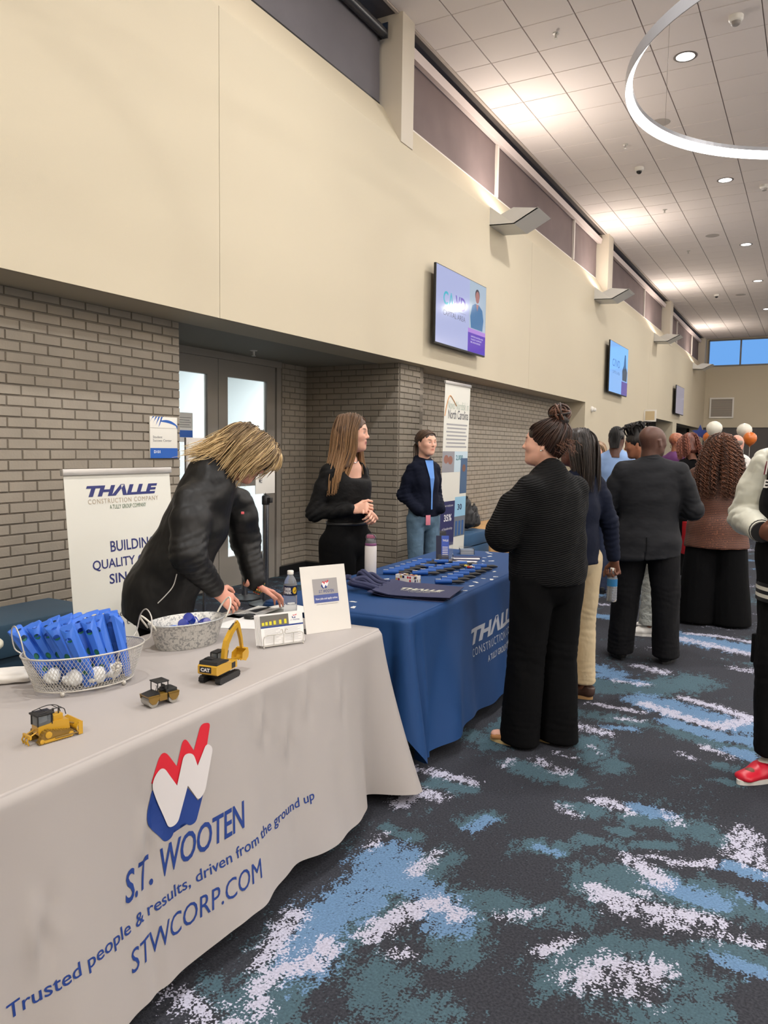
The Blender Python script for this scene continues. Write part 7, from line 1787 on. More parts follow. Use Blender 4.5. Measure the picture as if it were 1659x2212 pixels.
for s in (-1, 1):
    gd.append([hl(hm, g) for g in (
        [(s*.004, .065, .108), (s*.050, .070, .088), (s*.076, .052, .02), (s*.082, .050, -.10), (s*.090, .075-.07*(s > 0), -.25), (s*.088, .08-.09*(s > 0), -.33)],
        [(s*.004, .02, .130), (s*.055, .030, .108), (s*.086, .022, .02), (s*.094, .018-.01*(s > 0), -.12), (s*.110, .03-.07*(s > 0), -.27), (s*.11, .03-.08*(s > 0), -.37)],
        [(s*.004, -.02, .132), (s*.055, -.015, .115), (s*.090, -.01, .02), (s*.102, -.015, -.12), (s*.135, -.03, -.26), (s*.14, -.04, -.36)],
        [(s*.004, -.06, .122), (s*.045, -.07, .10), (s*.080, -.08, .01), (s*.092, -.09, -.12), (s*.135, -.11, -.27), (s*.14, -.11, -.38)],
        [(0, -.08, .115), (s*.015, -.10, .09), (s*.025, -.122, .0), (s*.03, -.13, -.13), (s*.05, -.145, -.27), (s*.055, -.14, -.40)])])
strands('hair', o, gd, 420, .0030, cA0, cA1, 7, .007, .4, ctip=cAt)
b = MB(); b.tube(spline([(-.06, .03, 1.455), (-.03, .062, 1.43), (0, .072, 1.422), (.03, .062, 1.43), (.06, .03, 1.455)], 6), .0025, 6); b.build('necklace', M_chrome, o)

# ------------------------------------------------------------------ 3. woman in hooded top by the tall banner
p = atd(913, 1200, 7.05); A3, ANG3, H3 = (p[0], p[1]), -30, 1.72
J = default_joints()
J.update(shL=(-.118, -.01, 1.37), shR=(.118, -.01, 1.37), elR=(.175, -.07, 1.12), wrR=(.115, .10, .99), elL=(-.175, -.07, 1.12), wrL=(-.115, .10, .99), head=(0, .02, 1.59))
o, hm = body('woman in a navy hooded top and jeans, hands in pockets beside the brick pillar', A3, ANG3, H3, SK['light'], J, headR=(.10, -.03, 0), brow=(.08, .05, .03), hands=(None, None), bodyr=.8)
M_hood = mat('navy_fleece', srgb(12, 17, 34), .85, spec=.2, bump=(10, .4, .02))
top_garment(o, J, M_hood, [(0, 0, .93, .140, .120), (0, 0, 1.05, .138, .125), (0, .005, 1.24, .132, .120), (0, -.005, 1.36, .110, .090), (0, -.02, 1.42, .07, .06)], (.064, .058, .048), hemz=.93, name='hooded_top', h=.009, wr=.006, endw=(.95, .95), extra=lambda q: (q.ell((-.055, -.05, 1.445), (.055, -.05, 1.445), (.030, .035), None, .03), q.ell((-.06, -.04, 1.44), (-.06, .05, 1.41), .024, .016, .02), q.ell((.06, -.04, 1.44), (.06, .05, 1.41), .024, .016, .02)))
def zipy(z): return .142 if z < 1.3 else .10+.042*(1.42-z)/.12
b = MB(); V = []
for z in np.linspace(1.0, 1.44, 12):
    w = .008+.035*max(0, (z-1.15)/.29); y = .133 if z < 1.28 else .133-.35*(z-1.28); V += [(-w, y-.3*w*w*0, z), (w, y, z)]
b.add(V, [(2*i, 2*i+1, 2*i+3, 2*i+2) for i in range(11)]); b.build('shirt', mat('sky_cotton', srgb(92, 140, 210), .7), o)
trousers(o, J, mat('blue_denim', srgb(84, 110, 132), .8, bump=(12, .6, .02), var=(7, .28)), hip=(.148, .112), thigh=.082, knee=.064, hem=.060, hemz=.06, topz=1.0, wr=.004)
for n in 'LR': shoe(o, J, n, M_shoe, (.02, .02, .02), M_black)
b = MB(); b.box((.01, .128, .86), (.06, .132, .95), Matrix.Rotation(0, 4, 'Z'), bev=.003); b.build('badge', mat('pink_badge', srgb(206, 120, 136), .5), o)
scalp(o, hm, srgb(64, 46, 36), lambda q: q.ball((0, -.105, .02), (.03, .03, .035), .02), grow=.006, low=-.045)
gd = []
for s in (-1, 1): gd.append([hl(hm, g) for g in ([(s*.002, .072, .098), (s*.04, .070, .085), (s*.074, .03, .04), (s*.07, -.05, .01), (0, -.11, .01)], [(s*.002, .03, .122), (s*.05, .03, .10), (s*.080, -.01, .05), (s*.06, -.08, .02), (0, -.11, .015)], [(s*.002, -.04, .122), (s*.04, -.05, .105), (s*.06, -.08, .06), (s*.03, -.11, .03), (0, -.115, .02)])])
strands('hair', o, gd, 150, .0028, srgb(48, 34, 26), srgb(92, 68, 52), 9, .004, .1)
strands('ponytail', o, [[hl(hm, g) for g in ([(-.012, -.112, .01), (-.02, -.135, -.03), (-.02, -.13, -.12), (-.015, -.12, -.19)], [(.012, -.112, .01), (.02, -.135, -.03), (.02, -.13, -.12), (.015, -.12, -.19)])]], 50, .004, srgb(48, 34, 26), srgb(92, 68, 52), 10, .006)

# ------------------------------------------------------------------ 4. woman with high bun in black knit, back to the camera
A4, ANG4, H4 = (-1.175, 3.87), 152, 1.70
J = default_joints()
J.update(head=(0, .055, 1.585), neck=(0, .0, 1.445), shL=(-.165, -.01, 1.365), shR=(.15, -.01, 1.365), elL=(-.265, .07, 1.13), wrL=(-.05, .22, 1.17), elR=(.215, .08, 1.13), wrR=(.05, .24, 1.14))
J.update(anL=(-.125, .03, .09), anR=(.075, -.05, .09), knL=(-.11, .03, .5), knR=(.085, -.01, .5), ftL=-.5, ftR=-.45, hiL=(-.10, 0, .92), hiR=(.10, 0, .92))
o, hm = body('woman with a high curly bun in black knitwear, back turned, at the blue table', A4, ANG4, H4, SK['light'], J, headR=(.62, .05, 0), brow=(.03, .02, .015), bodyr=1.15)
top_garment(o, J, M_rib, [(0, .0, .80, .205, .175), (0, .0, .95, .205, .175), (0, .005, 1.10, .200, .170), (0, .01, 1.24, .200, .158), (0, .0, 1.35, .168, .122), (0, -.0, 1.41, .092, .080), (0, .0, 1.455, .062, .060)], (.092, .086, .062), hemz=.875, name='cardigan', h=.009, wr=.008, k=.05, stretch=(1, 1, .7))
trousers(o, J, M_blackcloth, waist=(.17, .14), hip=(.192, .165), thigh=.118, knee=.092, hem=.098, topz=1.0, hemz=.012, wr=.006)
shoe(o, J, 'L', M_shoe, srgb(170, 120, 74), mat('sole_tan', srgb(196, 170, 120), .6), L=.275, label='tan suede clog'); shoe(o, J, 'R', M_shoe, srgb(170, 120, 74), MATS['sole_tan'], L=.27)
cC0, cC1 = srgb(26, 19, 17), srgb(70, 46, 36)
scalp(o, hm, srgb(34, 25, 22), lambda q: q.ell((0, -.06, .10), (0, -.065, .14), (.04, .04), (.05, .05), .03), grow=.008, low=-.05)
gd = []
for s in (-1, 1): gd.append([hl(hm, g) for g in ([(s*.02, .080, .085), (s*.05, .055, .11), (s*.045, .0, .135), (s*.01, -.05, .145)], [(s*.070, .052, .035), (s*.086, .02, .07), (s*.07, -.03, .12), (s*.015, -.055, .145)], [(s*.078, .0, .0), (s*.092, -.03, .05), (s*.07, -.07, .11), (s*.015, -.065, .14)], [(s*.060, -.055, -.045), (s*.080, -.085, .02), (s*.055, -.10, .09), (s*.01, -.08, .13)], [(0, -.08, -.06), (s*.02, -.115, .0), (s*.02, -.12, .08), (0, -.09, .13)])])
strands('hair', o, gd, 200, .0030, cC0, cC1, 11, .005, .15)
rs = np.random.RandomState(5); bun = []
for k in range(46):
    a0, e0 = rs.uniform(0, 6.28), rs.uniform(-1.2, 1.3); R_ = rs.uniform(.035, .058); ax = rs.normal(size=3); ax /= np.linalg.norm(ax); f_ = frame(ax, (1, .3, .2)); bun.append([(f_[:, 0]*math.cos(t)+f_[:, 1]*math.sin(t))*R_*[1.05, 1.0, .9]+[0, -.065, .172] for t in np.linspace(a0, a0+4.2, 12)])
Vs, Fs, Cs, n0 = [], [], [], 0
for g_ in bun:
    V, F = tube_geo(spline(g_, 3), rs.uniform(.003, .007), 6, caps=False); Vs.append(ap(hm, V)); Fs += [tuple(x+n0 for x in f_) for f_ in F]; n0 += len(V); a = rs.rand(); Cs.append(np.tile(np.array(cC0)*(1-a)+np.array(srgb(96, 62, 46))*a, (len(V), 1)))
mesh_obj('hair_bun', np.concatenate(Vs), Fs, M_hair, o, True, np.concatenate(Cs))
q = SDF((-.08, -.14, .1), (.08, .02, .25), .006); q.ball((0, -.065, .17), (.048, .048, .042), .01); V, F = q.mesh(1); mesh_obj('bun_core', ap(hm, V), F, M_hair, o, True, np.tile(np.array(cC0), (len(V), 1)))
gf = [[hl(hm, g) for g in ([(-.08, -.06, .0), (-.105, -.09, -.02), (-.11, -.11, -.05)], [(-.04, -.10, .05), (-.06, -.14, .03), (-.06, -.15, -.02)], [(.04, -.10, .05), (.06, -.14, .03), (.06, -.15, -.02)], [(.08, -.06, .0), (.105, -.09, -.02), (.11, -.11, -.05)])]]
strands('loose_hair', o, gf, 60, .0012, cC1, srgb(110, 74, 54), 12, .012, .3, curl=(.006, 22))
for s in (-1,):
    b = MB(); b.sphere(tuple(ap(hm, [(s*.084, .002, -.026)])[0]), .005, 8); b.build('earring', mat('pearl', srgb(220, 216, 206), .2), o)

# ------------------------------------------------------------------ 5. woman in khaki trousers behind her, holding a bottle
p = atd(1243, 1240, 4.72); A5, ANG5, H5 = (p[0], p[1]), 150, 1.68
J = default_joints(); J.update(wrR=(.255, -.08, .89), elR=(.215, -.06, 1.13), anL=(-.08, .0, .09), anR=(.085, -.02, .09), ftL=-.4, ftR=-.5, head=(0, .03, 1.59))
o, hm = body('woman in navy jacket and khaki trousers holding a bottle, half hidden behind the bun', A5, ANG5, H5, SK['brown'], J, headR=(.3, 0, 0), hands=('relaxed', 'grip'))
M_nav = mat('navy_wool', srgb(14, 20, 38), .8, spec=.2, bump=(10, .4, .02))
top_garment(o, J, M_nav, [(0, 0, .86, .158, .13), (0, 0, 1.02, .145, .12), (0, .005, 1.22, .148, .12), (0, -.005, 1.36, .125, .095), (0, -.015, 1.42, .07, .06)], (.064, .056, .042), hemz=.88, name='jacket', wr=.005)
trousers(o, J, mat('khaki_twill', srgb(190, 172, 140), .8, bump=(9, .5, .03, (1, 1, .7))), hip=(.172, .125), thigh=.100, knee=.080, hem=.078, hemz=.10, topz=1.0, wr=.005)
for n in 'LR': shoe(o, J, n, M_shoe, srgb(66, 46, 38), mat('crepe_sole', srgb(176, 140, 96), .7), lace=mat('lace_brown', srgb(84, 64, 50), .7), label='brown laced moccasin')
scalp(o, hm, srgb(38, 30, 26), lambda q: q.ell((0, -.06, .03), (0, -.08, -.20), (.082, .05), (.085, .03), .03), grow=.010, low=-.4)
gd = [[hl(hm, g) for g in ([(s*.004, .03, .125), (s*.07, .03, .09), (s*.09, .0, .0), (s*.095, -.03, -.12), (s*.09, -.05, -.24)], [(s*.004, -.04, .13), (s*.06, -.07, .09), (s*.08, -.10, .0), (s*.085, -.115, -.12), (s*.08, -.12, -.25)], [(0, -.08, .12), (s*.02, -.12, .07), (s*.03, -.135, .0), (s*.03, -.14, -.12), (s*.03, -.14, -.26)])] for s in (-1, 1)]
strands('hair', o, gd, 180, .003, srgb(22, 17, 15), srgb(52, 41, 36), 13, .006, .3)
# her drink bottle
mw = o.matrix_basis; s5 = H5/1.72
wrw = Matrix.Translation(o.location)@Matrix.Rotation(o.rotation_euler[2], 4, 'Z')@Vector([v*s5 for v in (.250, -.075, .80)])
wbo = water_bottle((wrw.x, wrw.y, wrw.z-.175), 'clear drink bottle with blue liquid held low by the woman in khaki', False, 1.0, True)

# ------------------------------------------------------------------ 6. man in light blue pullover
p = atd(1326, 1100, 8.3); A6, ANG6 = (p[0], p[1]), 100
J = default_joints(); J.update(wrL=(-.20, .16, 1.02), elL=(-.24, -.02, 1.10), wrR=(.17, .22, 1.04), elR=(.24, -.02, 1.12))
o, hm = body('man in a light blue pullover with braided hair, seen from behind', A6, ANG6, 1.80, SK['dark'], J, headR=(-.1, -.15, 0), kind='m', near=False, beard=.3)
top_garment(o, J, mat('sky_knit', srgb(132, 160, 204), .8, bump=(200, .4, .001)), [(0, 0, .90, .175, .125), (0, 0, 1.10, .182, .13), (0, 0, 1.28, .195, .13), (0, -.01, 1.39, .165, .10), (0, -.02, 1.45, .075, .07)], (.080, .066, .048), hemz=.91, name='pullover', h=.012, wr=.006)
trousers(o, J, mat('dark_denim', srgb(34, 44, 70), .8), hip=(.170, .125), thigh=.095, knee=.08, hem=.08, hemz=.04, topz=.99, h=.014)
for n in 'LR': shoe(o, J, n, M_shoe, (.02, .02, .02), M_black)
scalp(o, hm, (.006, .005, .005), grow=.004, low=-.02)
b = MB(); Vs = []
for k in range(9):
    x = -.07+.0175*k; r9 = math.sqrt(1-(x/.084)**2); g_ = [(x*(1-.25*(i9/6)), -.018+.102*r9*math.cos(t9), .040+.091*r9*math.sin(t9)) for i9, t9 in enumerate(np.linspace(.35, 3.4, 7))]+[(x*.6, -.100, -.05), (x*.5, -.098, -.10)]
    P_ = spline(g_, 8); rad = .0065+.0018*np.abs(np.sin(np.arange(len(P_))*1.4)); V, F = tube_geo(ap(hm, P_), rad, 6); b.add(V, F, True)
b.build('braids', mat('braid_black', (.006, .005, .005), .65), o)
a6 = math.radians(100)-math.pi/2; pw = np.array([A6[0]+(-.16*math.cos(a6)-.30*math.sin(a6)), A6[1]+(-.16*math.sin(a6)+.30*math.cos(a6)), 1.05]); b = MB(); b.box((-.15, -.11, 0), (.15, .11, .012), bev=.003); lp = b.build('folder', mat('folder_white', srgb(226, 226, 230), .4)); lp.location = tuple(pw); lp.rotation_euler = (0.1, 0, .3); tag(lp, 'white folder held out by the man in the light blue pullover', 'folder')

# ------------------------------------------------------------------ 7. person with upswept twists and light jeans behind the bald man
A7, ANG7 = (-1.10, 6.78), 185
J = default_joints(); J.update(anL=(-.13, .03, .09), anR=(.13, -.02, .09), ftL=-.1, ftR=.2)
J['head'] = tuple(wl(A7, ANG7, 1.74, atd(1377, 962, 6.75)))
J['neck'] = (J['head'][0]*.6, J['head'][1]*.6-.02, 1.45)
o, hm = body('person with upswept dark twists and pale jeans, mostly hidden by the bald man', A7, ANG7, 1.74, SK['mid'], J, headR=(.0, -.22, 0), near=False)
top_garment(o, J, mat('grey_shirt', srgb(52, 54, 60), .8), [(0, 0, .90, .16, .12), (0, 0, 1.2, .16, .12), (J['neck'][0]*.6, J['neck'][1]*.6, 1.37, .14, .09), (J['neck'][0], J['neck'][1], 1.43, .07, .06)], (.066, .058, .042), hemz=.9, name='shirt', h=.013)
trousers(o, J, mat('pale_denim', srgb(168, 172, 168), .85, bump=(14, .7, .03)), hip=(.165, .12), thigh=.095, knee=.082, hem=.074, hemz=.09, topz=1.0, h=.012, wr=.007)
for n in 'LR': shoe(o, J, n, mat('white_leather', srgb(226, 224, 220), .45), None, mat('white_rubber', srgb(220, 218, 214), .6), label='white trainer', L=.30, sc=1.1)
scalp(o, hm, (.008, .006, .006), lambda q: q.ell((0, -.02, .11), (0, -.01, .15), (.06, .07), (.055, .05), .03), grow=.008, low=-.02)
b = MB(); rs = np.random.RandomState(6)
for k in range(60):
    a = rs.uniform(0, 6.28); r_0 = rs.uniform(.02, .075); x, y = r_0*math.cos(a), -.01+r_0*math.sin(a)*1.15; z = .085+.04*(1-r_0/.08)
    g_ = [(x, y, z), (x*1.2+rs.normal()*.01, y*1.2+rs.normal()*.01, z+.05), (x*1.1+rs.normal()*.02, y*1.1+rs.normal()*.02, z+.085), (x*1.4+rs.normal()*.02, y*1.4+rs.normal()*.02, z+.07)]
    V, F = tube_geo(ap(hm, spline(g_, 5)), rs.uniform(.005, .008), 6); b.add(V, F, True)
b.build('twists', mat('twist_black', (.007, .005, .005), .6), o)

# ------------------------------------------------------------------ 8. bald man in dark suit
A8, ANG8, H8 = (-1.03, 5.84), 100, 1.735
J = default_joints(); J.update(shL=(-.195, -.01, 1.395), shR=(.195, -.01, 1.395), elL=(-.285, .02, 1.12), wrL=(-.06, .24, 1.10), elR=(.295, .02, 1.12), wrR=(.06, .26, 1.12), anL=(-.165, -.02, .09), anR=(.155, -.02, .09), knL=(-.14, .01, .5), knR=(.135, .01, .5), hiL=(-.10, 0, .90), hiR=(.10, 0, .90), ftL=-.35, ftR=.35, head=(.0, .01, 1.595))
o, hm = body('bald man in a dark suit standing with his back to the camera', A8, ANG8, H8, SK['dark'], J, headR=(-.72, 0, 0), kind='m', beard=.35, bodyr=1.15)
M_suit = mat('charcoal_wool', srgb(26, 27, 31), .75, spec=.25, bump=(4, .3, .05, (1, 1, 1.6)))
top_garment(o, J, M_suit, [(-.03, -.01, .76, .262, .19), (-.01, -.005, .90, .232, .175), (0, 0, 1.05, .192, .155), (0, 0, 1.20, .212, .155), (0, -.01, 1.33, .222, .125), (0, -.02, 1.405, .175, .075), (0, -.02, 1.455, .070, .062)], (.080, .076, .060), hemz=None, name='suit_jacket', h=.008, wr=.007, k=.05, stretch=(.8, .8, 1.5), wf=1.7, cuts=[((0, 0, .765), (.10, 0, -1)), ], extra=lambda q: (q.ell((-.02, -.20, .74), (-.015, -.185, .90), (.004, .06), (.001, .04), .004, op='sub'), q.ell((-.205, -.01, 1.395), (.205, -.01, 1.395), (.036, .060), None, .03)))
b = MB(); b.tube([( .068*math.cos(t), -.018+.062*math.sin(t), 1.47+.012*math.sin(t)*-1) for t in np.linspace(0, 2*math.pi, 40, endpoint=False)], .010, 8, closed=True); b.build('collar', M_suit, o)
b = MB(); b.box((-.012, -.197, .775), (-.008, -.188, .93)); b.build('back_vent', M_blackcloth, o)
trousers(o, J, mat('black_wool', srgb(14, 14, 17), .8, spec=.2, bump=(9, .5, .03, (1, 1, .5))), waist=(.17, .13), hip=(.195, .15), thigh=.122, knee=.098, hem=.095, topz=1.0, hemz=.045, wr=.008)
for n in 'LR': shoe(o, J, n, M_shoe, (.012, .011, .011), M_black, L=.29, label='black dress shoe')

# ------------------------------------------------------------------ 9. woman with hoop earring beyond him
p = atd(1458, 1000, 10.1); A9 = (p[0], p[1])
J = default_joints(); J['head'] = (0, .02, 1.60)
o, hm = body('person with cropped hair, hoop earring and purple and white top beyond the suit', A9, 60, 1.80, SK['mid'], J, headR=(.0, 0, 0), near=False)
top_garment(o, J, mat('purple_top', srgb(92, 44, 96), .7), [(0, 0, .90, .17, .12), (0, 0, 1.2, .17, .12), (0, -.01, 1.38, .15, .09), (0, -.02, 1.44, .07, .06)], (.07, .06, .045), hemz=.9, name='top', h=.014)
trousers(o, J, M_blackcloth, h=.015)
for n in 'LR': shoe(o, J, n, M_shoe, (.02, .02, .02), M_black)
scalp(o, hm, srgb(150, 92, 66), grow=.002, low=0)
b = MB()
for s in (-1, 1): V = np.array([(s*.084, .004+.02*math.sin(t), -.048+.024*math.cos(t)) for t in np.linspace(0, 2*math.pi, 24, endpoint=False)]); b.tube(ap(hm, V), .0025, 6, closed=True)
b.build('hoop_earrings', mat('gold', srgb(210, 176, 110), .25, .9), o)

# ------------------------------------------------------------------ 10. woman with auburn twists in black
p = atd(1502, 1000, 8.6); A10 = (p[0]-.02, p[1])
J = default_joints(); J.update(head=(-.03, .06, 1.58), neck=(0, .01, 1.45), anL=(-.12, .05, .09), anR=(.08, -.05, .09))
o, hm = body('woman with auburn twisted hair in black, head bowed, beyond the bald man', A10, 140, 1.76, SK['brown'], J, headR=(-.3, -.45, 0), near=False)
top_garment(o, J, M_blackcloth, [(0, 0, .62, .20, .16), (0, 0, .95, .18, .14), (0, 0, 1.2, .18, .13), (0, -.005, 1.36, .165, .10), (0, -.01, 1.44, .07, .06)], (.075, .065, .05), hemz=.60, name='dress', h=.013)
trousers(o, J, M_blackcloth, hemz=.16, h=.014)
for n in 'LR':
    a = J['an'+n]; b = MB(); b.box((a[0]-.04, a[1]-.09, .0), (a[0]+.04, a[1]+.16, .016), bev=.004); b.tube(spline([(a[0]-.038, a[1]+.06, .016), (a[0], a[1]+.05, .075), (a[0]+.038, a[1]+.06, .016)], 5), .005, 6); b.tube([(a[0]+.04*math.cos(t), a[1]-.02+.045*math.sin(t), .095) for t in np.linspace(0, 2*math.pi, 16, endpoint=False)], .005, 6, closed=True); b.build('sandal', M_black, o)
scalp(o, hm, srgb(90, 48, 36), lambda q: q.ell((0, -.06, .03), (0, -.07, -.08), (.085, .05), (.085, .04), .03), grow=.014, low=-.14)
gd = [[hl(hm, g) for g in ([(s*.004, .07, .11), (s*.07, .08, .07), (s*.095, .06, -.03), (s*.10, .05, -.13)], [(s*.004, .0, .135), (s*.08, .0, .08), (s*.105, -.01, -.04), (s*.115, -.01, -.16)], [(0, -.06, .13), (s*.04, -.12, .08), (s*.05, -.14, -.04), (s*.06, -.15, -.16)])] for s in (-1, 1)]
strands('hair', o, gd, 170, .0050, srgb(84, 40, 28), srgb(150, 88, 68), 17, .008, .2, curl=(.004, 26))

pr = atd(1487, 1190, 8.45)
r = empty('red_bag', (pr[0], pr[1], .42), math.radians(30), 'red carrier bag hanging between the suit and the curly haired woman', 'bag')
b = MB(); b.box((-.035, -.12, 0), (.035, .12, .36), bev=.006); b.build('body', mat('red_paper', srgb(190, 26, 34), .5), r)
b = MB(); b.tube(spline([(0, -.06, .35), (0, -.05, .42), (0, 0, .47), (0, .05, .42), (0, .06, .35)], 5), .004, 6); b.build('handle', MATS['red_paper'], r)

# ------------------------------------------------------------------ 11. woman with long curly hair
A11, ANG11 = (-.72, 7.42), 96
J = default_joints(); J.update(shL=(-.19, 0, 1.37), shR=(.19, 0, 1.37), elL=(-.25, .03, 1.10), elR=(.26, .05, 1.10), wrL=(-.08, .22, 1.05), wrR=(.14, .24, 1.05), anL=(-.17, .0, .09), anR=(.15, 0, .09))
o, hm = body('woman with very long curly brown hair in a brown patterned top, seen from behind', A11, ANG11, 1.70, SK['tan'], J, headR=(0, 0, 0), near=False, bodyr=1.15)
M_pat = bpy.data.materials.new('brown_lattice_cloth'); M_pat.use_nodes = True; nt = M_pat.node_tree; N = nt.nodes; L = nt.links; pb = N['Principled BSDF']; pb.inputs['Roughness'].default_value = .6
tc = N.new('ShaderNodeTexCoord'); mp = N.new('ShaderNodeMapping'); mp.inputs['Scale'].default_value = (19, .3, 13); vo = N.new('ShaderNodeTexVoronoi'); vo.feature = 'DISTANCE_TO_EDGE'; vo.inputs['Randomness'].default_value = .15
L.new(tc.outputs['Object'], mp.inputs[0]); L.new(mp.outputs[0], vo.inputs[0]); cr = N.new('ShaderNodeValToRGB'); cr.color_ramp.elements[0].position = .04; cr.color_ramp.elements[0].color = (*srgb(136, 86, 62), 1); cr.color_ramp.elements[1].position = .12; cr.color_ramp.elements[1].color = (*srgb(54, 30, 25), 1); L.new(vo.outputs['Distance'], cr.inputs[0]); L.new(cr.outputs[0], pb.inputs['Base Color'])
top_garment(o, J, M_pat, [(0, 0, .72, .275, .20), (0, 0, .90, .25, .185), (0, 0, 1.10, .225, .165), (0, 0, 1.25, .215, .15), (0, -.0, 1.36, .185, .11), (0, -.01, 1.43, .08, .07)], (.092, .085, .08), hemz=.71, name='patterned_tunic', h=.010, wr=.006)
def wide(q):
    for s in (-1, 1): q.ell((s*.10, 0, .92), (s*.155, 0, .0), (.14, .14), (.165, .16), .02)
    q.cut((0, 0, .02), (0, 0, -1)); q.cut((0, 0, .98), (0, 0, 1))
garment('wide_trousers', o, M_blackcloth, wide, (-.4, -.35, 0), (.4, .35, 1.0), .011, .012, 2.2, 4, (1, 1, .25))
cD0, cD1 = srgb(44, 28, 22), srgb(122, 78, 56)
scalp(o, hm, srgb(50, 32, 26), lambda q: q.ell((0, -.06, .03), (0, -.09, -.36), (.12, .07), (.165, .05), .04), grow=.022, low=-.6, h=.008)
gd = [[hl(hm, g) for g in ([(s*.004, .05, .125), (s*.08, .05, .09), (s*.13, .02, -.03), (s*.175, -.01, -.18), (s*.19, -.02, -.32)], [(s*.004, -.0, .14), (s*.09, -.02, .10), (s*.15, -.05, -.03), (s*.185, -.07, -.20), (s*.19, -.09, -.38)], [(s*.004, -.06, .135), (s*.06, -.11, .08), (s*.10, -.145, -.04), (s*.12, -.165, -.22), (s*.12, -.17, -.42)], [(0, -.08, .13), (s*.01, -.13, .07), (s*.015, -.165, -.04), (s*.02, -.185, -.22), (s*.02, -.185, -.44)])] for s in (-1, 1)]
strands('hair', o, gd, 330, .0036, cD0, cD1, 19, .012, .5, curl=(.011, 24), sides=4)

# ------------------------------------------------------------------ 12. man with receding hair in the distance, 14. far woman
p = atd(1590, 1000, 10.6); J = default_joints()
o, hm = body('distant man with receding grey hair and white shirt near the balloons', (p[0], p[1]), 60, 1.80, SK['rosy'], J, headR=(.3, 0, 0), kind='m', near=False)
top_garment(o, J, mat('white_shirt', srgb(214, 210, 204), .7), [(0, 0, .90, .18, .14), (0, 0, 1.2, .19, .14), (0, -.01, 1.38, .165, .10), (0, -.02, 1.45, .075, .065)], (.075, .065, .05), hemz=.9, name='shirt', h=.014)
trousers(o, J, mat('dark_denim', srgb(34, 44, 70), .8), h=.015)
for n in 'LR': shoe(o, J, n, M_shoe, srgb(70, 74, 84), M_black)
q = SDF((-.1, -.13, -.06), (.1, .1, .14), .007); q.ball((0, -.026, .022), (.080, .090, .060), .01); q.ball((0, .0, .085), (.072, .115, .055), .02, op='sub'); q.ball((0, .14, 0), (.09, .11, .2), .01, op='sub'); V, F = q.mesh(1); mesh_obj('hair', ap(hm, V), F, M_hair, o, True, np.tile(np.array(srgb(120, 108, 98)), (len(V), 1)))
p = atd(1292, 1010, 9.6); J = default_joints(); J.update(elL=(-.22, .0, 1.12), wrL=(-.03, .2, 1.2), elR=(.22, .0, 1.12), wrR=(.04, .22, 1.22))
o, hm = body('distant woman with light brown hair in black, left of the blue pullover', (p[0], p[1]), 215, 1.66, SK['light'], J, headR=(.9, -.1, 0), near=False)
top_garment(o, J, M_blackcloth, [(0, 0, .90, .16, .12), (0, 0, 1.2, .16, .12), (0, -.01, 1.38, .14, .09), (0, -.02, 1.44, .07, .06)], (.066, .058, .042), hemz=.9, name='top', h=.014)
trousers(o, J, M_blackcloth, h=.015)
for n in 'LR': shoe(o, J, n, M_shoe, (.02, .02, .02), M_black)
scalp(o, hm, srgb(124, 98, 74), lambda q: q.ell((0, -.06, .03), (0, -.06, -.14), (.085, .05), (.09, .04), .03), grow=.012, low=-.25)
gd = [[hl(hm, g) for g in ([(s*.004, .07, .11), (s*.07, .07, .07), (s*.09, .05, -.05), (s*.09, .05, -.18)], [(s*.004, 0, .135), (s*.08, 0, .08), (s*.10, -.02, -.05), (s*.10, -.03, -.19)], [(0, -.06, .13), (s*.04, -.11, .08), (s*.05, -.13, -.04), (s*.05, -.13, -.2)])] for s in (-1, 1)]
strands('hair', o, gd, 90, .0045, srgb(98, 76, 56), srgb(160, 130, 100), 21, .006, .2)

# ------------------------------------------------------------------ 13. person in varsity jacket at the right edge
p = atd(1742, 1200, 3.52); A13, ANG13, H13 = (p[0], p[1]), -112, 1.86
J = default_joints(); J.update(shR=(.18, -.01, 1.395), shL=(-.18, -.01, 1.395), elR=(.285, -.05, 1.14), wrR=(.11, .18, 1.10), elL=(-.28, -.04, 1.14), wrL=(-.10, .2, 1.08), anR=(.085, .0, .09), anL=(-.11, -.02, .09), knR=(.085, .02, .5), hiR=(.08, 0, .92), ftR=.25, ftL=-.2)
o, hm = body('person in a black varsity jacket with cream sleeves, cut off by the right edge', A13, ANG13, H13, SK['brown'], J, kind='m', hands=('grip', 'grip'), handrot=dict(Rd=(-.8, .5, -.1), Ld=(.8, .5, -.1)))
scalp(o, hm, (.02, .017, .016), grow=.008, low=0)
top_garment(o, J, mat('black_melton', (.005, .005, .006), .85, spec=.15), [(0, 0, .86, .188, .155), (0, 0, 1.0, .19, .16), (0, .0, 1.22, .19, .15), (0, -.0, 1.35, .165, .115), (0, -.02, 1.42, .12, .09), (0, -.02, 1.455, .075, .07)], None, hemz=.86, name='jacket', h=.008, wr=.006, folds=False)
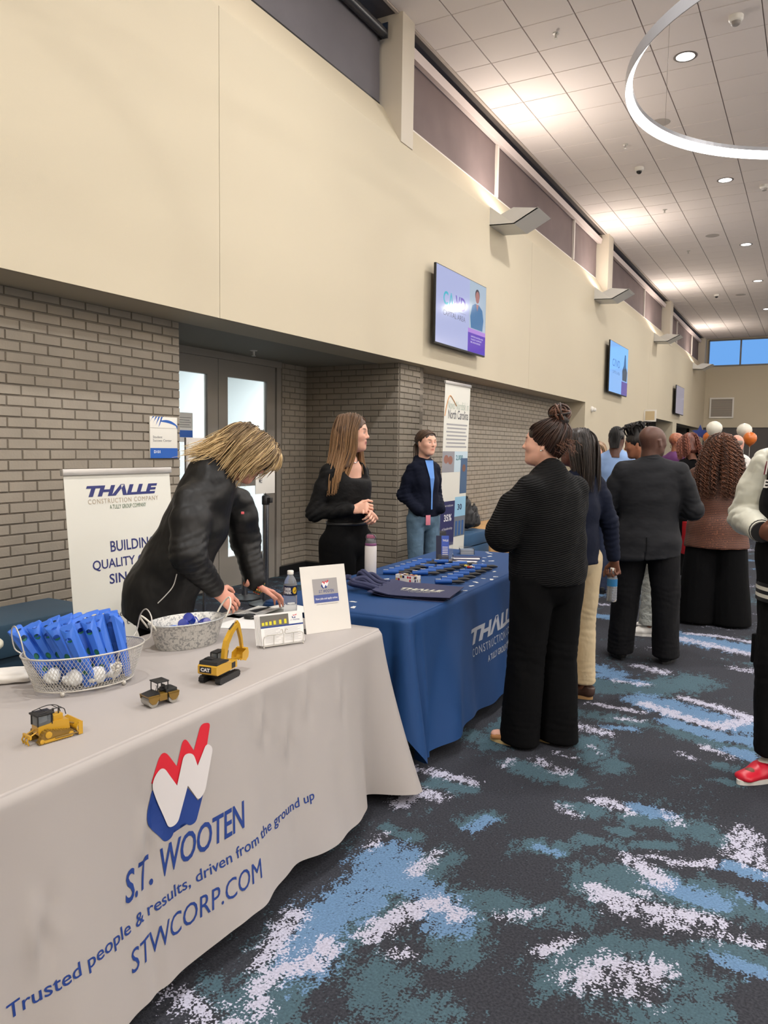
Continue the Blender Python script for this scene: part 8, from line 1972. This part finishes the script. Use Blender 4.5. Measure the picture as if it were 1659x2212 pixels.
def sleeve(n):
    def bld(q):
        sh, el, wr_ = [np.array(J[k_+n], float) for k_ in ('sh', 'el', 'wr')]; s_ = 1 if n == 'R' else -1
        q.ell(sh+[s_*.0, 0, -.01], sh*.5+el*.5, (.070, .085), (.078, .086), .03); q.ell(sh*.5+el*.5, el, (.078, .086), (.076, .080), .03); q.ell(el, el+(wr_-el)*.86, (.076, .076), (.056, .056), .02)
        q.cut(tuple(sh-[s_*.025, 0, 0]), (-s_, 0, .25))
    el = J['el'+n]; d = np.array(J['wr'+n])-np.array(J['sh'+n])
    return garment('sleeve', o, mat('cream_leather', srgb(214, 214, 200), .42, bump=(7, .45, .03)), bld, (-.55, -.4, .85), (.55, .5, 1.6), .008, .004, 3, 5, (1, 1, 1), 1, 'cream sleeve', [(el, .13, d, 60, .014), (J['sh'+n], .10, d, 50, .007)])
for n in 'LR':
    sleeve(n); el, wr_ = np.array(J['el'+n]), np.array(J['wr'+n]); d = (wr_-el)/np.linalg.norm(wr_-el); f_ = frame(d, (0, 0, 1)); c0 = el+(wr_-el)*.86
    b = MB()
    for k, (mi) in enumerate((0, 1, 0, 1, 0)):
        b.mat(mi).tube([c0+d*(.012*k), c0+d*(.012*k+.012)], .052-.002*k, 20)
    b.build('ribbed_cuff', [M_black, mat('rib_cream', srgb(214, 212, 200), .8)], o)
b = MB()
for k, mi in enumerate((0, 1, 0, 1, 0)):
    z = .875-.016*k; n_ = 48; V = []; 
    for zz in (z, z-.0158):
        V += [(.192*math.cos(t), .160*math.sin(t), zz) for t in np.linspace(0, 2*math.pi, n_, endpoint=False)]
    b.mat(mi).add(V, [(i, (i+1) % n_, n_+(i+1) % n_, n_+i) for i in range(n_)], True)
b.build('ribbed_hem', [M_black, MATS['rib_cream']], o)
def chest_front(q): x = q[:, 0]; z = q[:, 1]; y = .160*np.sqrt(np.clip(1-(x/.20)**2, .05, 1))+.002-np.maximum(0, z-1.25)*.28; return np.stack([x, y+.004, z], 1)
for m_, dx, off_ in ((mat('chenille_white', srgb(226, 222, 216), .9), 0, .0), (mat('chenille_crimson', srgb(126, 28, 52), .9), .004, .003)):
    b = MB(); lettering(b, '1867', .158+dx, .01+dx, 1.335, 1.395, lambda q: chest_front(q)+[0, off_, 0], bold=.05 if off_ == 0 else .0, cut=.1); b.build('chest_number', m_, o)
b = MB(); lettering(b, 'EST.', .148, .05, 1.28, 1.315, chest_front, bold=.03, cut=.1); b.build('chest_lettering', MATS['chenille_white'], o)
trousers(o, J, mat('black_cargo', (.0045, .0045, .005), .8, spec=.15, bump=(12, .5, .03, (1, 1, .6))), waist=(.16, .13), hip=(.17, .14), thigh=.100, knee=.088, hem=.075, topz=.95, hemz=.11, wr=.009)
b = MB(); b.box((.165, -.05, .50), (.19, .05, .63), bev=.006); b.build('cargo_pocket', MATS['black_cargo'], o)
for n in 'LR':
    sh_ = shoe(o, J, n, mat('red_leather', srgb(196, 32, 52), .35), None, mat('white_rubber', srgb(220, 218, 214), .6), lace=mat('lace_cream', srgb(222, 216, 196), .7), L=.31, sc=1.1, label='red and white high trainer')
    a = J['an'+n]; R = mk(Rz(-J['ft'+n])); b = MB(); 
    q = SDF((-.09, -.14, 0), (.09, .12, .2), .007); q.ell((0, -.04, .07), (0, -.02, .13), (.046, .052), (.046, .052), .02); q.ell((0, .04, .075), (0, .10, .055), (.030, .026), (.028, .018), .02); q.cut((0, 0, .03), (0, 0, -1)); q.cut((0, 0, .15), (0, 0, 1)); V, F = q.mesh(1); mesh_obj('upper_panel', ap(M4(R[:3, :3], (a[0], a[1], 0)), V), F, mat('white_leather', srgb(226, 224, 220), .45), sh_, True)

# ------------------------------------------------------------------ far background: balloons, draped table, a star
for px, py, dp, c, lab, rr_ in ((1543, 927, 14.5, (226, 222, 208), 'white balloon left of the distant man', .145), (1608, 931, 14.2, (222, 218, 204), 'white balloon right of the distant man', .135), (1531, 946, 14.9, (206, 112, 44), 'orange balloon below the left white balloon', .11), (1620, 948, 14.0, (204, 108, 40), 'orange balloon below the right white balloon', .12)):
    p = atd(px, py, dp); b = MB(); b.lathe([(.001, -rr_*1.12), (.25*rr_, -rr_*1.02), (.62*rr_, -rr_*.75), (.92*rr_, -rr_*.3), (rr_, .1*rr_), (.92*rr_, rr_*.5), (.62*rr_, rr_*.85), (.25*rr_, rr_*1.02), (.001, rr_*1.05)], 24, caps=False); b.lathe([(.03*rr_+.004, -rr_*1.12), (.016, -rr_*1.2)], 10, caps=False)
    r = empty('balloon', p, 0, lab, 'balloon'); b.build('skin', mat('balloon_%d_%d' % (c[0], c[1]), srgb(*c), .3, coat=.3), r)
    b = MB(); b.tube([(0, 0, -rr_*1.2), (0, 0, .76-p[2])], .003, 5); b.build('ribbon', M_white, r)
def draped(px, dp, L_, W_, c, lab):
    p = atd(px, 1100, dp); b = MB(); V = []; n = 60
    for i in range(n):
        t = 2*math.pi*i/n; cx_ = max(-1, min(1, 1.25*math.cos(t))); cy_ = max(-1, min(1, 1.25*math.sin(t))); V.append((cx_*L_/2, cy_*W_/2, .75))
    for i in range(n):
        x, y, z = V[i]; k = 1+.06+.02*math.sin(i*1.7); V.append((x*k, y*k, .06))
    V.append((0, 0, .752)); F = [(i, n+i, n+(i+1) % n, (i+1) % n) for i in range(n)]+[(2*n, i, (i+1) % n) for i in range(n)]
    b.add(V, F, False); o = b.build('draped_table', mat('drape_%d' % c[0], srgb(*c), .6)); o.location = (p[0], p[1], 0); tag(o, lab, 'table'); return p
draped(1292, 10.4, 1.2, .7, (70, 66, 150), 'violet draped table behind the man in the blue pullover')
pt = draped(1575, 14.6, 2.6, .8, (40, 44, 60), 'dark draped table under the distant balloons')
p = atd(1512, 935, 15); b = MB(); b.prism([(math.sin(k*math.pi/5)*(.16 if k % 2 == 0 else .07), math.cos(k*math.pi/5)*(.16 if k % 2 == 0 else .07)) for k in range(10)], -.01, .01, Matrix.Rotation(math.pi/2, 4, 'X')); b.tube([(0, 0, -.07), (0, 0, .76-p[2])], .005, 6); o = b.build('star_decoration', mat('star_blue', srgb(40, 60, 130), .5)); o.location = tuple(p); tag(o, 'blue star decoration left of the distant balloons', 'decoration')
